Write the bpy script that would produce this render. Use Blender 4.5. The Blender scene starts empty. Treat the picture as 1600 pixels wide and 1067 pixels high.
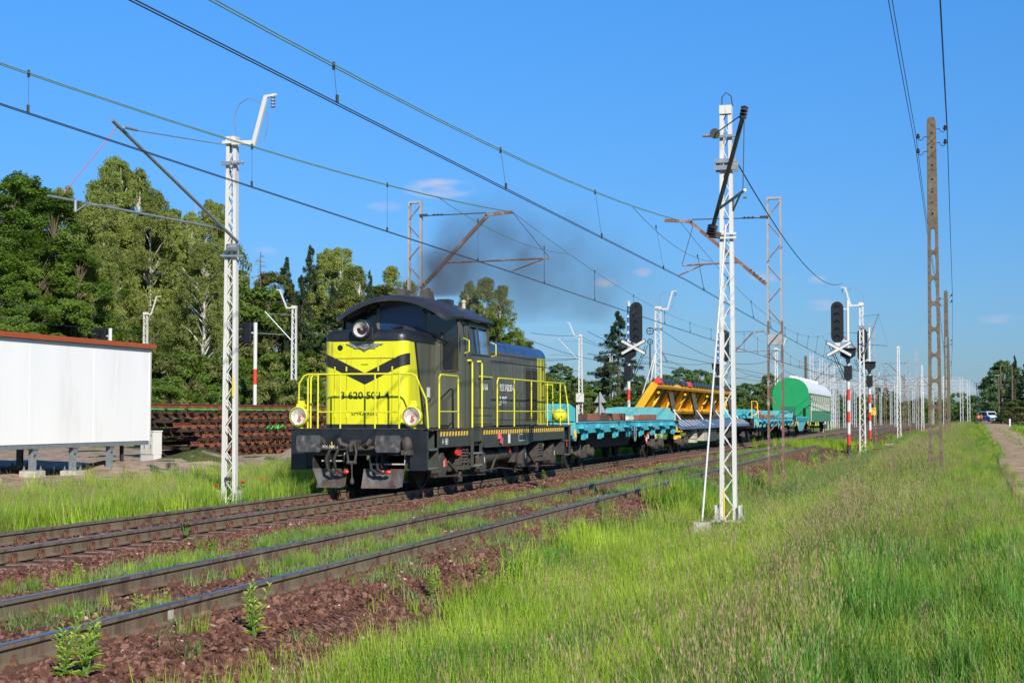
import bpy, bmesh, math, random
import numpy as np
from mathutils import Vector, Matrix
random.seed(7); RNG = np.random.default_rng(11)
S = bpy.context.scene
C = S.collection
R = math.radians
PI = math.pi

# ------------------------------------------------------------------ camera
F = 2401.0; PHI = math.atan(665 / F); TH = math.atan(114.5 / F); CZ = 1.63
cam_d = bpy.data.cameras.new('camera'); cam = bpy.data.objects.new('camera', cam_d); C.objects.link(cam)
cam.location = (0, 0, CZ); cam.rotation_euler = (PI / 2 + TH, 0, PHI)
cam_d.sensor_width = 36; cam_d.lens = F / 1600 * 36; cam_d.clip_start = 0.1; cam_d.clip_end = 6000
S.camera = cam
# ------------------------------------------------------------------ world, sun, exposure
SUN_DIR = Vector((-0.49, 0.68, -0.48)).normalized()      # the way the light travels
SUN_EL = math.asin(-SUN_DIR.z)
SUN_AZ = math.atan2(-SUN_DIR.x, -SUN_DIR.y)              # compass angle of the sun from +Y towards +X
W = bpy.data.worlds.new('World'); S.world = W; W.use_nodes = True
wn = W.node_tree; wn.nodes.clear()
def wnode(t, **k):
    n = wn.nodes.new(t)
    for a, b in k.items(): setattr(n, a, b)
    return n
sky = wnode('ShaderNodeTexSky', sky_type='NISHITA', sun_disc=False, sun_elevation=SUN_EL, sun_rotation=SUN_AZ)
sky.air_density = 1.0; sky.dust_density = 0.25; sky.ozone_density = 3.0; sky.altitude = 100
SKY_TINT = wnode('ShaderNodeMix', data_type='RGBA', blend_type='MULTIPLY')
SKY_TINT.inputs[0].default_value = 1.0
_tc = wnode('ShaderNodeTexCoord'); _sx = wnode('ShaderNodeSeparateXYZ'); wn.links.new(_tc.outputs['Generated'], _sx.inputs[0])
_mr = wnode('ShaderNodeMapRange'); _mr.inputs[1].default_value = .0; _mr.inputs[2].default_value = .26; wn.links.new(_sx.outputs[2], _mr.inputs[0])
_gr = wnode('ShaderNodeMix', data_type='RGBA'); _gr.inputs[6].default_value = (.26, .36, .55, 1); _gr.inputs[7].default_value = (.28, .66, 1.02, 1)   # clear deep blue polarised sky
wn.links.new(_mr.outputs[0], _gr.inputs[0]); wn.links.new(_gr.outputs[2], SKY_TINT.inputs[7])
wn.links.new(sky.outputs[0], SKY_TINT.inputs[6])
SKY_STRENGTH = 0.12
bg = wnode('ShaderNodeBackground'); bg.inputs[1].default_value = SKY_STRENGTH
wo = wnode('ShaderNodeOutputWorld')
# few small low clouds: soft ellipses in direction space broken up by noise
tc = wnode('ShaderNodeTexCoord')
nz = wnode('ShaderNodeTexNoise'); nz.inputs['Scale'].default_value = 38; nz.inputs['Detail'].default_value = 6
mpw = wnode('ShaderNodeMapping'); mpw.inputs['Scale'].default_value = (1, 1, 2.6)
wn.links.new(tc.outputs['Generated'], mpw.inputs[0]); wn.links.new(mpw.outputs[0], nz.inputs[0])
def wmath(op, a, b=None, clamp=False):
    n = wnode('ShaderNodeMath', operation=op); n.use_clamp = clamp
    for i, v in enumerate((a, b)):
        if v is None: continue
        if isinstance(v, (int, float)): n.inputs[i].default_value = v
        else: wn.links.new(v, n.inputs[i])
    return n.outputs[0]
CLOUDS = [(-18.2, 8.4, 1.45, .40, 1.0), (-20.2, 7.7, .8, .22, .35), (-24.6, 6.0, .5, .2, .4), (-12.0, 4.9, .5, .22, .5),
          (-10.6, 5.3, .4, .2, .5), (-5.8, 5.1, .95, .26, .45), (-4.2, 4.9, .4, .2, .6), (-4.0, 4.0, .8, .24, .6), (2.2, 3.4, .9, .2, .25), (-10, 3.6, .8, .2, .25),
          (-14, 2.9, 1.2, .2, .25), (-40, 9, 2, .5, .6), (20, 7, 2, .5, .6), (36, 5, 2, .4, .6), (-70, 7, 2.5, .6, .6)]
total = None
for az, el, wa, we, st in CLOUDS:
    a, e = R(az), R(el)
    cx = Vector((math.sin(a) * math.cos(e), math.cos(a) * math.cos(e), math.sin(e)))
    rt = Vector((math.cos(a), -math.sin(a), 0)); up = rt.cross(cx)
    def dot(v):
        n = wnode('ShaderNodeVectorMath', operation='DOT_PRODUCT'); n.inputs[1].default_value = v
        wn.links.new(tc.outputs['Generated'], n.inputs[0]); return n.outputs['Value']
    dx = wmath('MULTIPLY', dot(rt), 1 / R(wa)); dy = wmath('MULTIPLY', dot(up), 1 / R(we))
    d2 = wmath('ADD', wmath('MULTIPLY', dx, dx), wmath('MULTIPLY', dy, dy))
    fr = wmath('GREATER_THAN', dot(cx), 0.5)
    m = wmath('MULTIPLY', wmath('MULTIPLY', wmath('SUBTRACT', 1.0, d2, True), st), fr)
    total = m if total is None else wmath('MAXIMUM', total, m)
cl = wmath('MULTIPLY', total, wmath('MULTIPLY', wmath('SUBTRACT', nz.outputs[0], 0.36, True), 4.2), True)
cmix = wnode('ShaderNodeMix', data_type='RGBA'); cmix.inputs[7].default_value = (4.3, 4.2, 5.0, 1)
wn.links.new(cl, cmix.inputs[0]); wn.links.new(SKY_TINT.outputs[2], cmix.inputs[6])
wn.links.new(cmix.outputs[2], bg.inputs[0]); wn.links.new(bg.outputs[0], wo.inputs[0])

sl = bpy.data.lights.new('sun', 'SUN'); sl.energy = 5.0; sl.angle = R(0.53); sl.color = (1.0, 0.93, 0.81)
so = bpy.data.objects.new('sun', sl); C.objects.link(so)
so.rotation_euler = SUN_DIR.to_track_quat('-Z', 'Y').to_euler(); so.location = (30, -30, 40)
S.render.engine = 'CYCLES'
S.view_settings.view_transform = 'Standard'; S.view_settings.look = 'None'
S.view_settings.exposure = 0.32; S.view_settings.gamma = 1.0; S.view_settings.use_curve_mapping = False
S.cycles.max_bounces = 6; S.cycles.transparent_max_bounces = 16; S.cycles.volume_bounces = 1
S.cycles.volume_step_rate = 1.0; S.cycles.volume_max_steps = 96

# ------------------------------------------------------------------ helpers
_f = Vector((-math.sin(PHI) * math.cos(TH), math.cos(PHI) * math.cos(TH), math.sin(TH)))
_r = Vector((math.cos(PHI), math.sin(PHI), 0)); _u = _r.cross(_f)
def ray(u, v): return _f + _r * ((u - 800) / F) + _u * ((533.5 - v) / F)
def at(u, v, X=None, Y=None, Z=None, D=None):
    """world point seen at a photo pixel, on the plane X=, Y=, Z= or at depth D"""
    d = ray(u, v)
    if X is not None: t = X / d.x
    elif Y is not None: t = Y / d.y
    elif Z is not None: t = (Z - CZ) / d.z
    else: t = D
    return Vector((0, 0, CZ)) + d * t
def bend(Y): return 0.00018 * max(0.0, Y - 90) ** 2

def tag(o, label=None, cat=None, group=None, kind=None):
    if label: o['label'] = label
    if cat: o['category'] = cat
    if group: o['group'] = group
    if kind: o['kind'] = kind
    return o
def empty(name, loc=(0, 0, 0), rz=0, label=None, cat=None, group=None):
    o = bpy.data.objects.new(name, None); C.objects.link(o); o.location = loc; o.rotation_euler = (0, 0, rz)
    o.empty_display_size = .2
    return tag(o, label, cat, group)
def kids(o): return list(o.children)
def copy_tree(o, parent=None):
    c = o.copy(); C.objects.link(c)
    if parent is not None: c.parent = parent
    for ch in kids(o): copy_tree(ch, c)
    return c

SPLIT = {'axle_box', 'spring', 'anchor_bolt', 'gusset', 'hinge', 'door_hinge', 'speed_sensor', 'red_cover', 'air_reservoir', 'hood_strap', 'roof_fan_cover', 'rain_gutter', 'horn', 'tie_plate', 'triangle_board', 'grab_rail', 'door_edge', 'box_mark', 'tool_box', 'cross_brace', 'clamp_plate', 'air_pipe', 'lacing_bar', 'tension_gear'}
class MB:
    def __init__(s): s.v = []; s.f = []; s.m = []; s.cm = 0
    def add(s, vs, fs):
        n = len(s.v); s.v += [tuple(p) for p in vs]; s.f += [tuple(i + n for i in f) for f in fs]; s.m += [s.cm] * len(fs); return s
    def box(s, x0, x1, y0, y1, z0, z1):
        return s.add([(x0, y0, z0), (x1, y0, z0), (x1, y1, z0), (x0, y1, z0), (x0, y0, z1), (x1, y0, z1), (x1, y1, z1), (x0, y1, z1)],
                     [(3, 2, 1, 0), (4, 5, 6, 7), (0, 1, 5, 4), (1, 2, 6, 5), (2, 3, 7, 6), (3, 0, 4, 7)])
    def cbox(s, c, d): return s.box(c[0] - d[0] / 2, c[0] + d[0] / 2, c[1] - d[1] / 2, c[1] + d[1] / 2, c[2] - d[2] / 2, c[2] + d[2] / 2)
    def bar(s, a, b, w, h, up=(0, 0, 1)):
        a = Vector(a); b = Vector(b); d = (b - a).normalized(); u0 = Vector(up)
        if abs(d.dot(u0)) > .98: u0 = Vector((1, 0, 0))
        sx = d.cross(u0).normalized() * w / 2; sz = sx.cross(d).normalized() * h / 2
        vs = [p + q for p in (a, b) for q in (-sx - sz, sx - sz, sx + sz, -sx + sz)]
        return s.add(vs, [(0, 1, 2, 3), (7, 6, 5, 4), (0, 4, 5, 1), (1, 5, 6, 2), (2, 6, 7, 3), (3, 7, 4, 0)])
    def tube(s, pts, r, n=6, cap=True):
        pts = [Vector(p) for p in pts]; m = len(pts); rs = r if isinstance(r, (list, tuple)) else [r] * m
        vs = []; px = None
        for i, p in enumerate(pts):
            d = (pts[min(i + 1, m - 1)] - pts[max(i - 1, 0)]).normalized()
            if px is None:
                u0 = Vector((0, 0, 1)) if abs(d.z) < .9 else Vector((1, 0, 0)); px = d.cross(u0).normalized()
            else: px = (px - d * px.dot(d)).normalized()
            py = d.cross(px)
            for k in range(n):
                a = 2 * PI * k / n; vs.append(p + (px * math.cos(a) + py * math.sin(a)) * rs[i])
        fs = [(i * n + k, (i + 1) * n + k, (i + 1) * n + (k + 1) % n, i * n + (k + 1) % n) for i in range(m - 1) for k in range(n)]
        if cap: fs += [tuple(range(n)), tuple((m - 1) * n + n - 1 - k for k in range(n))]
        return s.add(vs, fs)
    def lathe(s, prof, c=(0, 0, 0), axis='z', n=16, cap=True):
        """prof: list of (radius, along)"""
        vs = []
        for r, t in prof:
            for k in range(n):
                a = 2 * PI * k / n; p, q = r * math.cos(a), r * math.sin(a)
                v = {'z': (p, q, t), 'y': (p, t, q), 'x': (t, p, q)}[axis]
                vs.append((v[0] + c[0], v[1] + c[1], v[2] + c[2]))
        m = len(prof)
        fs = [(i * n + k, i * n + (k + 1) % n, (i + 1) * n + (k + 1) % n, (i + 1) * n + k) for i in range(m - 1) for k in range(n)]
        if cap and prof[0][0] > 1e-4: fs.append(tuple(range(n - 1, -1, -1)))
        if cap and prof[-1][0] > 1e-4: fs.append(tuple((m - 1) * n + k for k in range(n)))
        return s.add(vs, fs)
    def prism(s, poly, a0, a1, axis='y'):
        """poly in the two other axes (x,z for y; y,z for x; x,y for z)"""
        n = len(poly)
        def P(p, a): return {'y': (p[0], a, p[1]), 'x': (a, p[0], p[1]), 'z': (p[0], p[1], a)}[axis]
        vs = [P(p, a0) for p in poly] + [P(p, a1) for p in poly]
        fs = [tuple(range(n)), tuple(2 * n - 1 - k for k in range(n))] + [(i, i + n, (i + 1) % n + n, (i + 1) % n) for i in range(n)]
        return s.add(vs, fs)
    def loft(s, rings, cap=True):
        n = len(rings[0]); m = len(rings); vs = [p for r in rings for p in r]
        fs = [(i * n + k, i * n + (k + 1) % n, (i + 1) * n + (k + 1) % n, (i + 1) * n + k) for i in range(m - 1) for k in range(n)]
        if cap: fs += [tuple(range(n - 1, -1, -1)), tuple((m - 1) * n + k for k in range(n))]
        return s.add(vs, fs)
    def components(s):
        par = list(range(len(s.v)))
        def find(i):
            while par[i] != i: par[i] = par[par[i]]; i = par[i]
            return i
        for f in s.f:
            a = find(f[0])
            for i in f[1:]: par[find(i)] = a
        out = {}
        for fi, f in enumerate(s.f): out.setdefault(find(f[0]), []).append(fi)
        res = []
        for fs in out.values():
            m = MB(); mp = {}
            for fi in fs:
                for i in s.f[fi]:
                    if i not in mp: mp[i] = len(m.v); m.v.append(s.v[i])
                m.f.append(tuple(mp[i] for i in s.f[fi])); m.m.append(s.m[fi])
            res.append(m)
        return res
    def build(s, name, mat, parent=None, smooth=False, loc=None, bevel=0, sharp=35, fix=True):
        if name in SPLIT:
            cs = s.components()
            if len(cs) > 1:
                o = None
                for c in cs: o = c._build(name, mat, parent, smooth, loc, bevel, sharp, fix)
                return o
        return s._build(name, mat, parent, smooth, loc, bevel, sharp, fix)
    def _build(s, name, mat, parent=None, smooth=False, loc=None, bevel=0, sharp=35, fix=True):
        me = bpy.data.meshes.new(name); me.from_pydata(s.v, [], s.f)
        mats = mat if isinstance(mat, (list, tuple)) else [mat]
        for m in mats: me.materials.append(m)
        if len(mats) > 1: me.polygons.foreach_set('material_index', s.m)
        if fix or bevel:
            b = bmesh.new(); b.from_mesh(me)
            if fix: bmesh.ops.recalc_face_normals(b, faces=b.faces)
            if bevel:
                es = [e for e in b.edges if len(e.link_faces) == 2 and e.calc_face_angle(0) > R(25)]
                bmesh.ops.bevel(b, geom=es, offset=bevel, segments=2, profile=.6, affect='EDGES', clamp_overlap=True)
            b.to_mesh(me); b.free()
        if smooth:
            me.shade_smooth(); me.set_sharp_from_angle(angle=R(sharp))
        o = bpy.data.objects.new(name, me); C.objects.link(o)
        if parent is not None: o.parent = parent
        if loc is not None: o.location = loc
        return o
def clone(o, parent=None, loc=None, rot=None, scale=None):
    c = o.copy(); C.objects.link(c)
    if parent is not None: c.parent = parent
    if loc is not None: c.location = loc
    if rot is not None: c.rotation_euler = rot
    if scale is not None: c.scale = scale
    return c
def text_part(name, s, size, loc, rot, mat, parent, ext=.002, sx=1.0, align='CENTER', bold=0):
    cu = bpy.data.curves.new(name, 'FONT'); cu.body = s; cu.size = size; cu.extrude = ext; cu.align_x = align; cu.align_y = 'CENTER'; cu.offset = bold
    o = bpy.data.objects.new(name, cu); C.objects.link(o)
    dg = bpy.context.evaluated_depsgraph_get(); me = bpy.data.meshes.new_from_object(o.evaluated_get(dg)); me.name = name
    bpy.data.objects.remove(o); bpy.data.curves.remove(cu)
    me.materials.clear(); me.materials.append(mat)
    o = bpy.data.objects.new(name, me); C.objects.link(o); o.parent = parent; o.location = loc; o.rotation_euler = rot; o.scale = (sx, 1, 1)
    return o

# ------------------------------------------------------------------ materials
def mat(name, col, rough=.6, metal=0, var=.15, scale=4, col2=None, c2=.5, c2scale=3, bump=0, bscale=40, spec=.5, trans=0, coat=0, c2sharp=.06, streak=False):
    """base colour with fine value variation, optional second colour in worn patches, optional relief"""
    m = bpy.data.materials.new(name); m.use_nodes = True; nt = m.node_tree; b = nt.nodes['Principled BSDF']
    L = nt.links.new; N = nt.nodes.new
    tc = N('ShaderNodeTexCoord'); src = tc.outputs['Object']
    if streak:
        mp = N('ShaderNodeMapping'); mp.inputs['Scale'].default_value = (1, 1, .12); L(src, mp.inputs[0]); src2 = mp.outputs[0]
    else: src2 = src
    n1 = N('ShaderNodeTexNoise'); n1.inputs['Scale'].default_value = scale; n1.inputs['Detail'].default_value = 5; L(src2, n1.inputs[0])
    r = N('ShaderNodeMapRange'); r.inputs[1].default_value = .25; r.inputs[2].default_value = .75
    r.inputs[3].default_value = 1 - var; r.inputs[4].default_value = 1 + var; L(n1.outputs[0], r.inputs[0])
    mx = N('ShaderNodeMix'); mx.data_type = 'RGBA'; mx.blend_type = 'MULTIPLY'; mx.inputs[0].default_value = 1
    L(r.outputs[0], mx.inputs[7])
    if col2:
        n2 = N('ShaderNodeTexNoise'); n2.inputs['Scale'].default_value = c2scale; n2.inputs['Detail'].default_value = 8; n2.inputs['Roughness'].default_value = .65; L(src2, n2.inputs[0])
        r2 = N('ShaderNodeMapRange'); r2.inputs[1].default_value = c2 - c2sharp; r2.inputs[2].default_value = c2 + c2sharp; L(n2.outputs[0], r2.inputs[0])
        m2 = N('ShaderNodeMix'); m2.data_type = 'RGBA'; m2.inputs[6].default_value = (*col, 1); m2.inputs[7].default_value = (*col2, 1)
        L(r2.outputs[0], m2.inputs[0]); L(m2.outputs[2], mx.inputs[6])
    else: mx.inputs[6].default_value = (*col, 1)
    L(mx.outputs[2], b.inputs['Base Color'])
    r3 = N('ShaderNodeMapRange'); r3.inputs[3].default_value = max(.03, rough - .1); r3.inputs[4].default_value = min(1, rough + .12); L(n1.outputs[0], r3.inputs[0]); L(r3.outputs[0], b.inputs['Roughness'])
    b.inputs['Metallic'].default_value = metal; b.inputs['Specular IOR Level'].default_value = spec
    b.inputs['Coat Weight'].default_value = coat; b.inputs['Transmission Weight'].default_value = trans
    if bump:
        nb = N('ShaderNodeTexNoise'); nb.inputs['Scale'].default_value = bscale; nb.inputs['Detail'].default_value = 6; L(src, nb.inputs[0])
        bp = N('ShaderNodeBump'); bp.inputs['Strength'].default_value = min(1, bump); bp.inputs['Distance'].default_value = .02 * bump; L(nb.outputs[0], bp.inputs['Height']); L(bp.outputs[0], b.inputs['Normal'])
    return m
def leafmat(name, col, col2, tr=.35, nscale=.35, rough=.55, spec=.3, tcol=None):
    m = bpy.data.materials.new(name); m.use_nodes = True; nt = m.node_tree; b = nt.nodes['Principled BSDF']; out = nt.nodes['Material Output']
    L = nt.links.new; N = nt.nodes.new
    g = N('ShaderNodeNewGeometry'); oi = N('ShaderNodeObjectInfo')
    n1 = N('ShaderNodeTexNoise'); n1.inputs['Scale'].default_value = nscale; n1.inputs['Detail'].default_value = 4; L(g.outputs['Position'], n1.inputs[0])
    a = N('ShaderNodeMath'); a.operation = 'MULTIPLY_ADD'; a.inputs[1].default_value = .35; L(g.outputs['Random Per Island'], a.inputs[0])
    r = N('ShaderNodeMapRange'); r.inputs[1].default_value = .32; r.inputs[2].default_value = .68; r.inputs[3].default_value = -.1; r.inputs[4].default_value = .75; L(n1.outputs[0], r.inputs[0]); L(r.outputs[0], a.inputs[2])
    mx = N('ShaderNodeMix'); mx.data_type = 'RGBA'; mx.inputs[6].default_value = (*col, 1); mx.inputs[7].default_value = (*col2, 1); L(a.outputs[0], mx.inputs[0])
    hv = N('ShaderNodeHueSaturation'); L(mx.outputs[2], hv.inputs['Color'])
    r4 = N('ShaderNodeMapRange'); r4.inputs[3].default_value = .82; r4.inputs[4].default_value = 1.18; L(oi.outputs['Random'], r4.inputs[0]); L(r4.outputs[0], hv.inputs['Value'])
    L(hv.outputs[0], b.inputs['Base Color']); b.inputs['Roughness'].default_value = rough; b.inputs['Specular IOR Level'].default_value = spec
    t = N('ShaderNodeBsdfTranslucent'); tm = N('ShaderNodeMix'); tm.data_type = 'RGBA'; tm.blend_type = 'MULTIPLY'; tm.inputs[0].default_value = 1; tm.inputs[7].default_value = (*(tcol or (1.5, 1.6, .7)), 1)
    L(hv.outputs[0], tm.inputs[6]); L(tm.outputs[2], t.inputs[0])
    ms = N('ShaderNodeMixShader'); ms.inputs[0].default_value = tr; L(b.outputs[0], ms.inputs[1]); L(t.outputs[0], ms.inputs[2]); L(ms.outputs[0], out.inputs[0])
    return m
M = {}
M['yellow'] = mat('yellow_paint', (.60, .60, .012), .38, var=.09, scale=3, col2=(.34, .24, .03), c2=.63, c2scale=7, streak=True)
M['rail_yellow'] = mat('handrail_yellow', (.62, .60, .025), .4, var=.06)
M['olive'] = mat('olive_paint', (.075, .084, .062), .42, var=.25, scale=2.5, col2=(.115, .10, .07), c2=.56, c2scale=4, streak=True)
M['black'] = mat('black_paint', (.013, .015, .019), .38, var=.3, scale=5)
M['dark'] = mat('dark_grease', (.018, .017, .016), .7, var=.4, scale=8, col2=(.05, .035, .025), c2=.6, c2scale=9)
M['frame'] = mat('dark_frame_paint', (.045, .048, .040), .5, var=.25, scale=4, col2=(.07, .055, .04), c2=.64, c2scale=7)
M['gear'] = mat('running_gear_dust', (.055, .047, .04), .75, var=.35, scale=10, col2=(.1, .06, .035), c2=.62, c2scale=8)
M['roofgrey'] = mat('roof_grey', (.026, .027, .034), .35, var=.2, scale=3, col2=(.055, .045, .045), c2=.62, c2scale=4)
M['roofblue'] = mat('hood_blue_paint', (.02, .05, .16), .3, var=.2, scale=3, col2=(.015, .018, .02), c2=.6, c2scale=3)
M['glass'] = mat('dark_glass', (.012, .016, .02), .08, var=.05, spec=.8)
M['blueglass'] = mat('blue_tinted_glass', (.008, .03, .10), .25, var=.3, scale=2, spec=.7)
M['skyglass'] = mat('sky_painted_glass', (.10, .2, .34), .08, var=.1, spec=.9)  # sky reflection painted into the base colour of the pane
M['lens'] = mat('lamp_reflector', (.70, .70, .68), .28, metal=.45, var=.25, scale=12)
M['bulb'] = mat('amber_bulb', (.55, .12, .04), .3)
M['silver'] = mat('cast_aluminium', (.30, .30, .31), .45, metal=.4, var=.15, scale=20)
M['hazedwhite'] = mat('distance_faded_white', (.42, .44, .47), .6, var=.1)  # white greyed and blued: the fade of distance is painted in
M['white'] = mat('white_mast_paint', (.56, .555, .53), .55, var=.10, scale=5, col2=(.38, .27, .16), c2=.66, c2scale=7, streak=True)
M['whitetext'] = mat('white_lettering', (.72, .72, .68), .6, var=.1)
M['blacktext'] = mat('black_lettering', (.012, .012, .012), .5)
M['galv'] = mat('galvanised_steel', (.30, .33, .36), .42, metal=.5, var=.15, scale=8)
M['rust'] = mat('rusty_steel', (.16, .055, .028), .8, var=.35, scale=9, col2=(.32, .10, .03), c2=.6, c2scale=14, bump=.3)
M['shadesteel'] = mat('shade_darkened_steel', (.035, .020, .015), .85, var=.4, scale=7, col2=(.10, .04, .02), c2=.62, c2scale=12)  # gap shade of the stacked panels painted into the steel; louvres share it
M['orangerust'] = mat('orange_rust', (.26, .085, .03), .85, var=.45, scale=9, col2=(.12, .045, .025), c2=.5, c2scale=12)
M['rustdark'] = mat('dark_rusty_steel', (.085, .042, .028), .8, var=.35, scale=7, col2=(.18, .06, .03), c2=.62, c2scale=12, bump=.25)
M['oldmast'] = mat('old_mast_brown', (.17, .085, .06), .7, var=.25, scale=4, col2=(.30, .29, .28), c2=.6, c2scale=3)
M['oldmastgrey'] = mat('old_mast_grey', (.30, .30, .30), .65, var=.15, scale=4, col2=(.2, .12, .08), c2=.68, c2scale=3)
M['railside'] = mat('rail_side_brown', (.165, .122, .078), .72, var=.18, scale=3, col2=(.10, .062, .04), c2=.55, c2scale=5, bump=.15, streak=True)
M['railtop'] = mat('polished_rail_top', (.34, .34, .36), .3, metal=1, var=.1, scale=3)
M['concrete'] = mat('weathered_concrete', (.135, .105, .070), .85, var=.25, scale=6, col2=(.075, .058, .04), c2=.56, c2scale=14, bump=.6, bscale=60)
M['concretelight'] = mat('pale_concrete', (.44, .41, .35), .85, var=.15, scale=6, col2=(.28, .24, .18), c2=.6, c2scale=10, bump=.4, bscale=50)
M['sleeper'] = mat('concrete_sleeper', (.25, .21, .16), .9, var=.25, scale=8, col2=(.15, .08, .05), c2=.55, c2scale=9, bump=.4)
M['wood'] = mat('creosoted_timber', (.085, .045, .03), .85, var=.35, scale=6, bump=.4, bscale=25)
M['redwood'] = mat('red_brown_timber', (.24, .095, .05), .8, var=.4, scale=5, bump=.4, bscale=25)
M['cyan'] = mat('cyan_paint', (.055, .38, .46), .5, var=.22, scale=4, col2=(.13, .10, .08), c2=.62, c2scale=7, streak=True)
M['cyanold'] = mat('faded_cyan_paint', (.10, .38, .40), .6, var=.15, scale=3, col2=(.20, .15, .11), c2=.63, c2scale=4)
M['orange'] = mat('orange_yellow_paint', (.74, .38, .012), .45, var=.15, scale=3, col2=(.32, .17, .04), c2=.64, c2scale=5)
M['slate'] = mat('blue_grey_deck', (.085, .12, .19), .55, var=.2, scale=3)
M['greenv'] = mat('fresh_green_paint', (.006, .26, .085), .45, var=.06, scale=2)
M['green'] = mat('faded_green_paint', (.05, .22, .105), .5, var=.1, scale=2, col2=(.09, .25, .15), c2=.6, c2scale=2)
M['roofwhite'] = mat('white_roof_paint', (.66, .67, .68), .45, var=.08, scale=2)
M['cream'] = mat('cream_panel', (.62, .60, .50), .5, var=.08)
M['red'] = mat('red_paint', (.62, .035, .02), .45, var=.08)
M['pink'] = mat('pink_red_paint', (.62, .12, .13), .6)
M['sblue'] = mat('blue_paint', (.03, .12, .33), .45)
M['wallwhite'] = mat('white_sandwich_panel', (.84, .84, .83), .55, var=.035, scale=1.2, col2=(.70, .68, .63), c2=.68, c2scale=2, c2sharp=.12, streak=True, bump=.04, bscale=6)
M['fascia'] = mat('brick_red_fascia', (.36, .075, .02), .45, var=.08)
M['cabinet'] = mat('light_grey_cabinet', (.58, .57, .54), .6, var=.05)
M['signyellow'] = mat('sign_yellow', (.75, .48, .04), .5, var=.08)
M['spray'] = mat('green_spray_paint', (.02, .62, .06), .6)
M['copper'] = mat('green_patina_wire', (.16, .26, .12), .6, var=.2)
M['wire'] = mat('dark_wire', (.035, .04, .045), .5)
M['birchbark'] = mat('birch_bark', (.48, .45, .40), .8, var=.25, scale=6, col2=(.05, .045, .04), c2=.60, c2scale=5)
M['bark'] = mat('brown_bark', (.11, .08, .055), .9, var=.35, scale=8, bump=.5)
M['porcelain'] = mat('brown_porcelain', (.035, .022, .018), .2)
M['signal'] = mat('signal_black', (.008, .009, .010), .42)
M['signallens'] = mat('unlit_signal_lens', (.02, .018, .018), .1, spec=.8)
M['orangevest'] = mat('orange_vest', (.8, .16, .02), .7)
M['navy'] = mat('navy_cloth', (.02, .025, .05), .8)
M['skin'] = mat('skin', (.48, .27, .19), .6)
M['vanwhite'] = mat('van_white', (.70, .72, .75), .35)
M['vanblue'] = mat('van_blue', (.05, .18, .45), .35)
M['rubber'] = mat('rubber', (.02, .02, .02), .8)
M['poppy'] = mat('poppy_red', (.75, .05, .015), .6)
M['stem'] = mat('plant_stem', (.10, .17, .04), .7)
M['leaf'] = leafmat('leaf_deciduous', (.068, .132, .018), (.165, .25, .034), .4)
M['birchleaf'] = leafmat('leaf_birch', (.15, .195, .042), (.29, .33, .09), .42)
M['spruceleaf'] = leafmat('leaf_spruce', (.035, .062, .024), (.075, .105, .040), .15)
M['mixleaf'] = leafmat('leaf_mixed', (.095, .12, .030), (.19, .205, .055), .35)
M['farleaf'] = leafmat('leaf_far', (.075, .135, .045), (.12, .19, .06), .3)
M['lightleaf'] = leafmat('leaf_light', (.10, .19, .025), (.16, .26, .04), .35)
M['grass'] = leafmat('grass_green', (.20, .33, .024), (.42, .54, .065), .40, nscale=.5, spec=.25, tcol=(1.5, 1.5, .6))
M['grassdeep'] = leafmat('grass_deep_green', (.08, .20, .028), (.17, .33, .05), .36, nscale=.5, tcol=(1.4, 1.6, .7))
M['grassdry'] = leafmat('grass_seedheads', (.26, .20, .10), (.42, .33, .19), .3, nscale=.5, tcol=(1.2, 1.1, .8))
M['grassolive'] = leafmat('grass_olive', (.14, .20, .028), (.30, .36, .065), .36, nscale=.5, tcol=(1.3, 1.3, .6))
M['grassgrey'] = leafmat('weed_greygreen', (.14, .20, .06), (.25, .31, .12), .3, nscale=.7)
M['weed'] = leafmat('weed_leaf', (.11, .22, .025), (.24, .36, .05), .3, nscale=1)
M['leafyweed'] = leafmat('leafy_weed', (.20, .32, .035), (.36, .46, .08), .35, nscale=1)
M['purple'] = leafmat('purple_weed', (.09, .025, .04), (.16, .05, .06), .3, nscale=1)
# ------------------------------------------------------------------ terrain
PX = [-400, -60, -30, -24, -19, -16, -14.6, -13.6, -13.2, -10.3, -9.8, -9.2, -8.8, -5.75, -4.7, -4.1, -3.2, -2.0, -0.9, -0.1, 0.5, 4.0, 7, 14, 400]
PZ = [.4, .1, .05, -.02, -.12, -.30, -.36, -.30, -.215, -.215, -.28, -.28, -.225, -.225, -.74, -.80, -.76, -.52, -.12, .12, .28, .30, .22, .15, .2]
def gz(x, y):
    x = x - bend(y)
    z = float(np.interp(x, PX, PZ))
    if x > -13.6 and x < -5.6: return z
    a = .5 + .5 * math.sin(x * 1.7 + math.sin(y * .31) * 2) * math.sin(y * .47 + x * .3)
    z += (a - .5) * (.10 if x < .2 or x > 7 else .012)
    # spoil heaps by the building and the little sand heap before the track stack
    for (hx, hy, hr, hh) in ((-22.4, 44.0, 2.6, .62), (-23.2, 40.5, 2.0, .35), (-22.5, 48.5, 2.2, .35), (-22.6, 53.6, 1.5, .95), (-21.6, 55.5, 1.3, .4), (-24.5, 35.0, 2.2, .3)):
        d = math.hypot(x - hx, (y - hy) * .8) / hr
        if d < 1: z += hh * (1 - d) ** 1.2 * (1 + .12 * math.sin(x * 9) * math.sin(y * 8))
    return z
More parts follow.
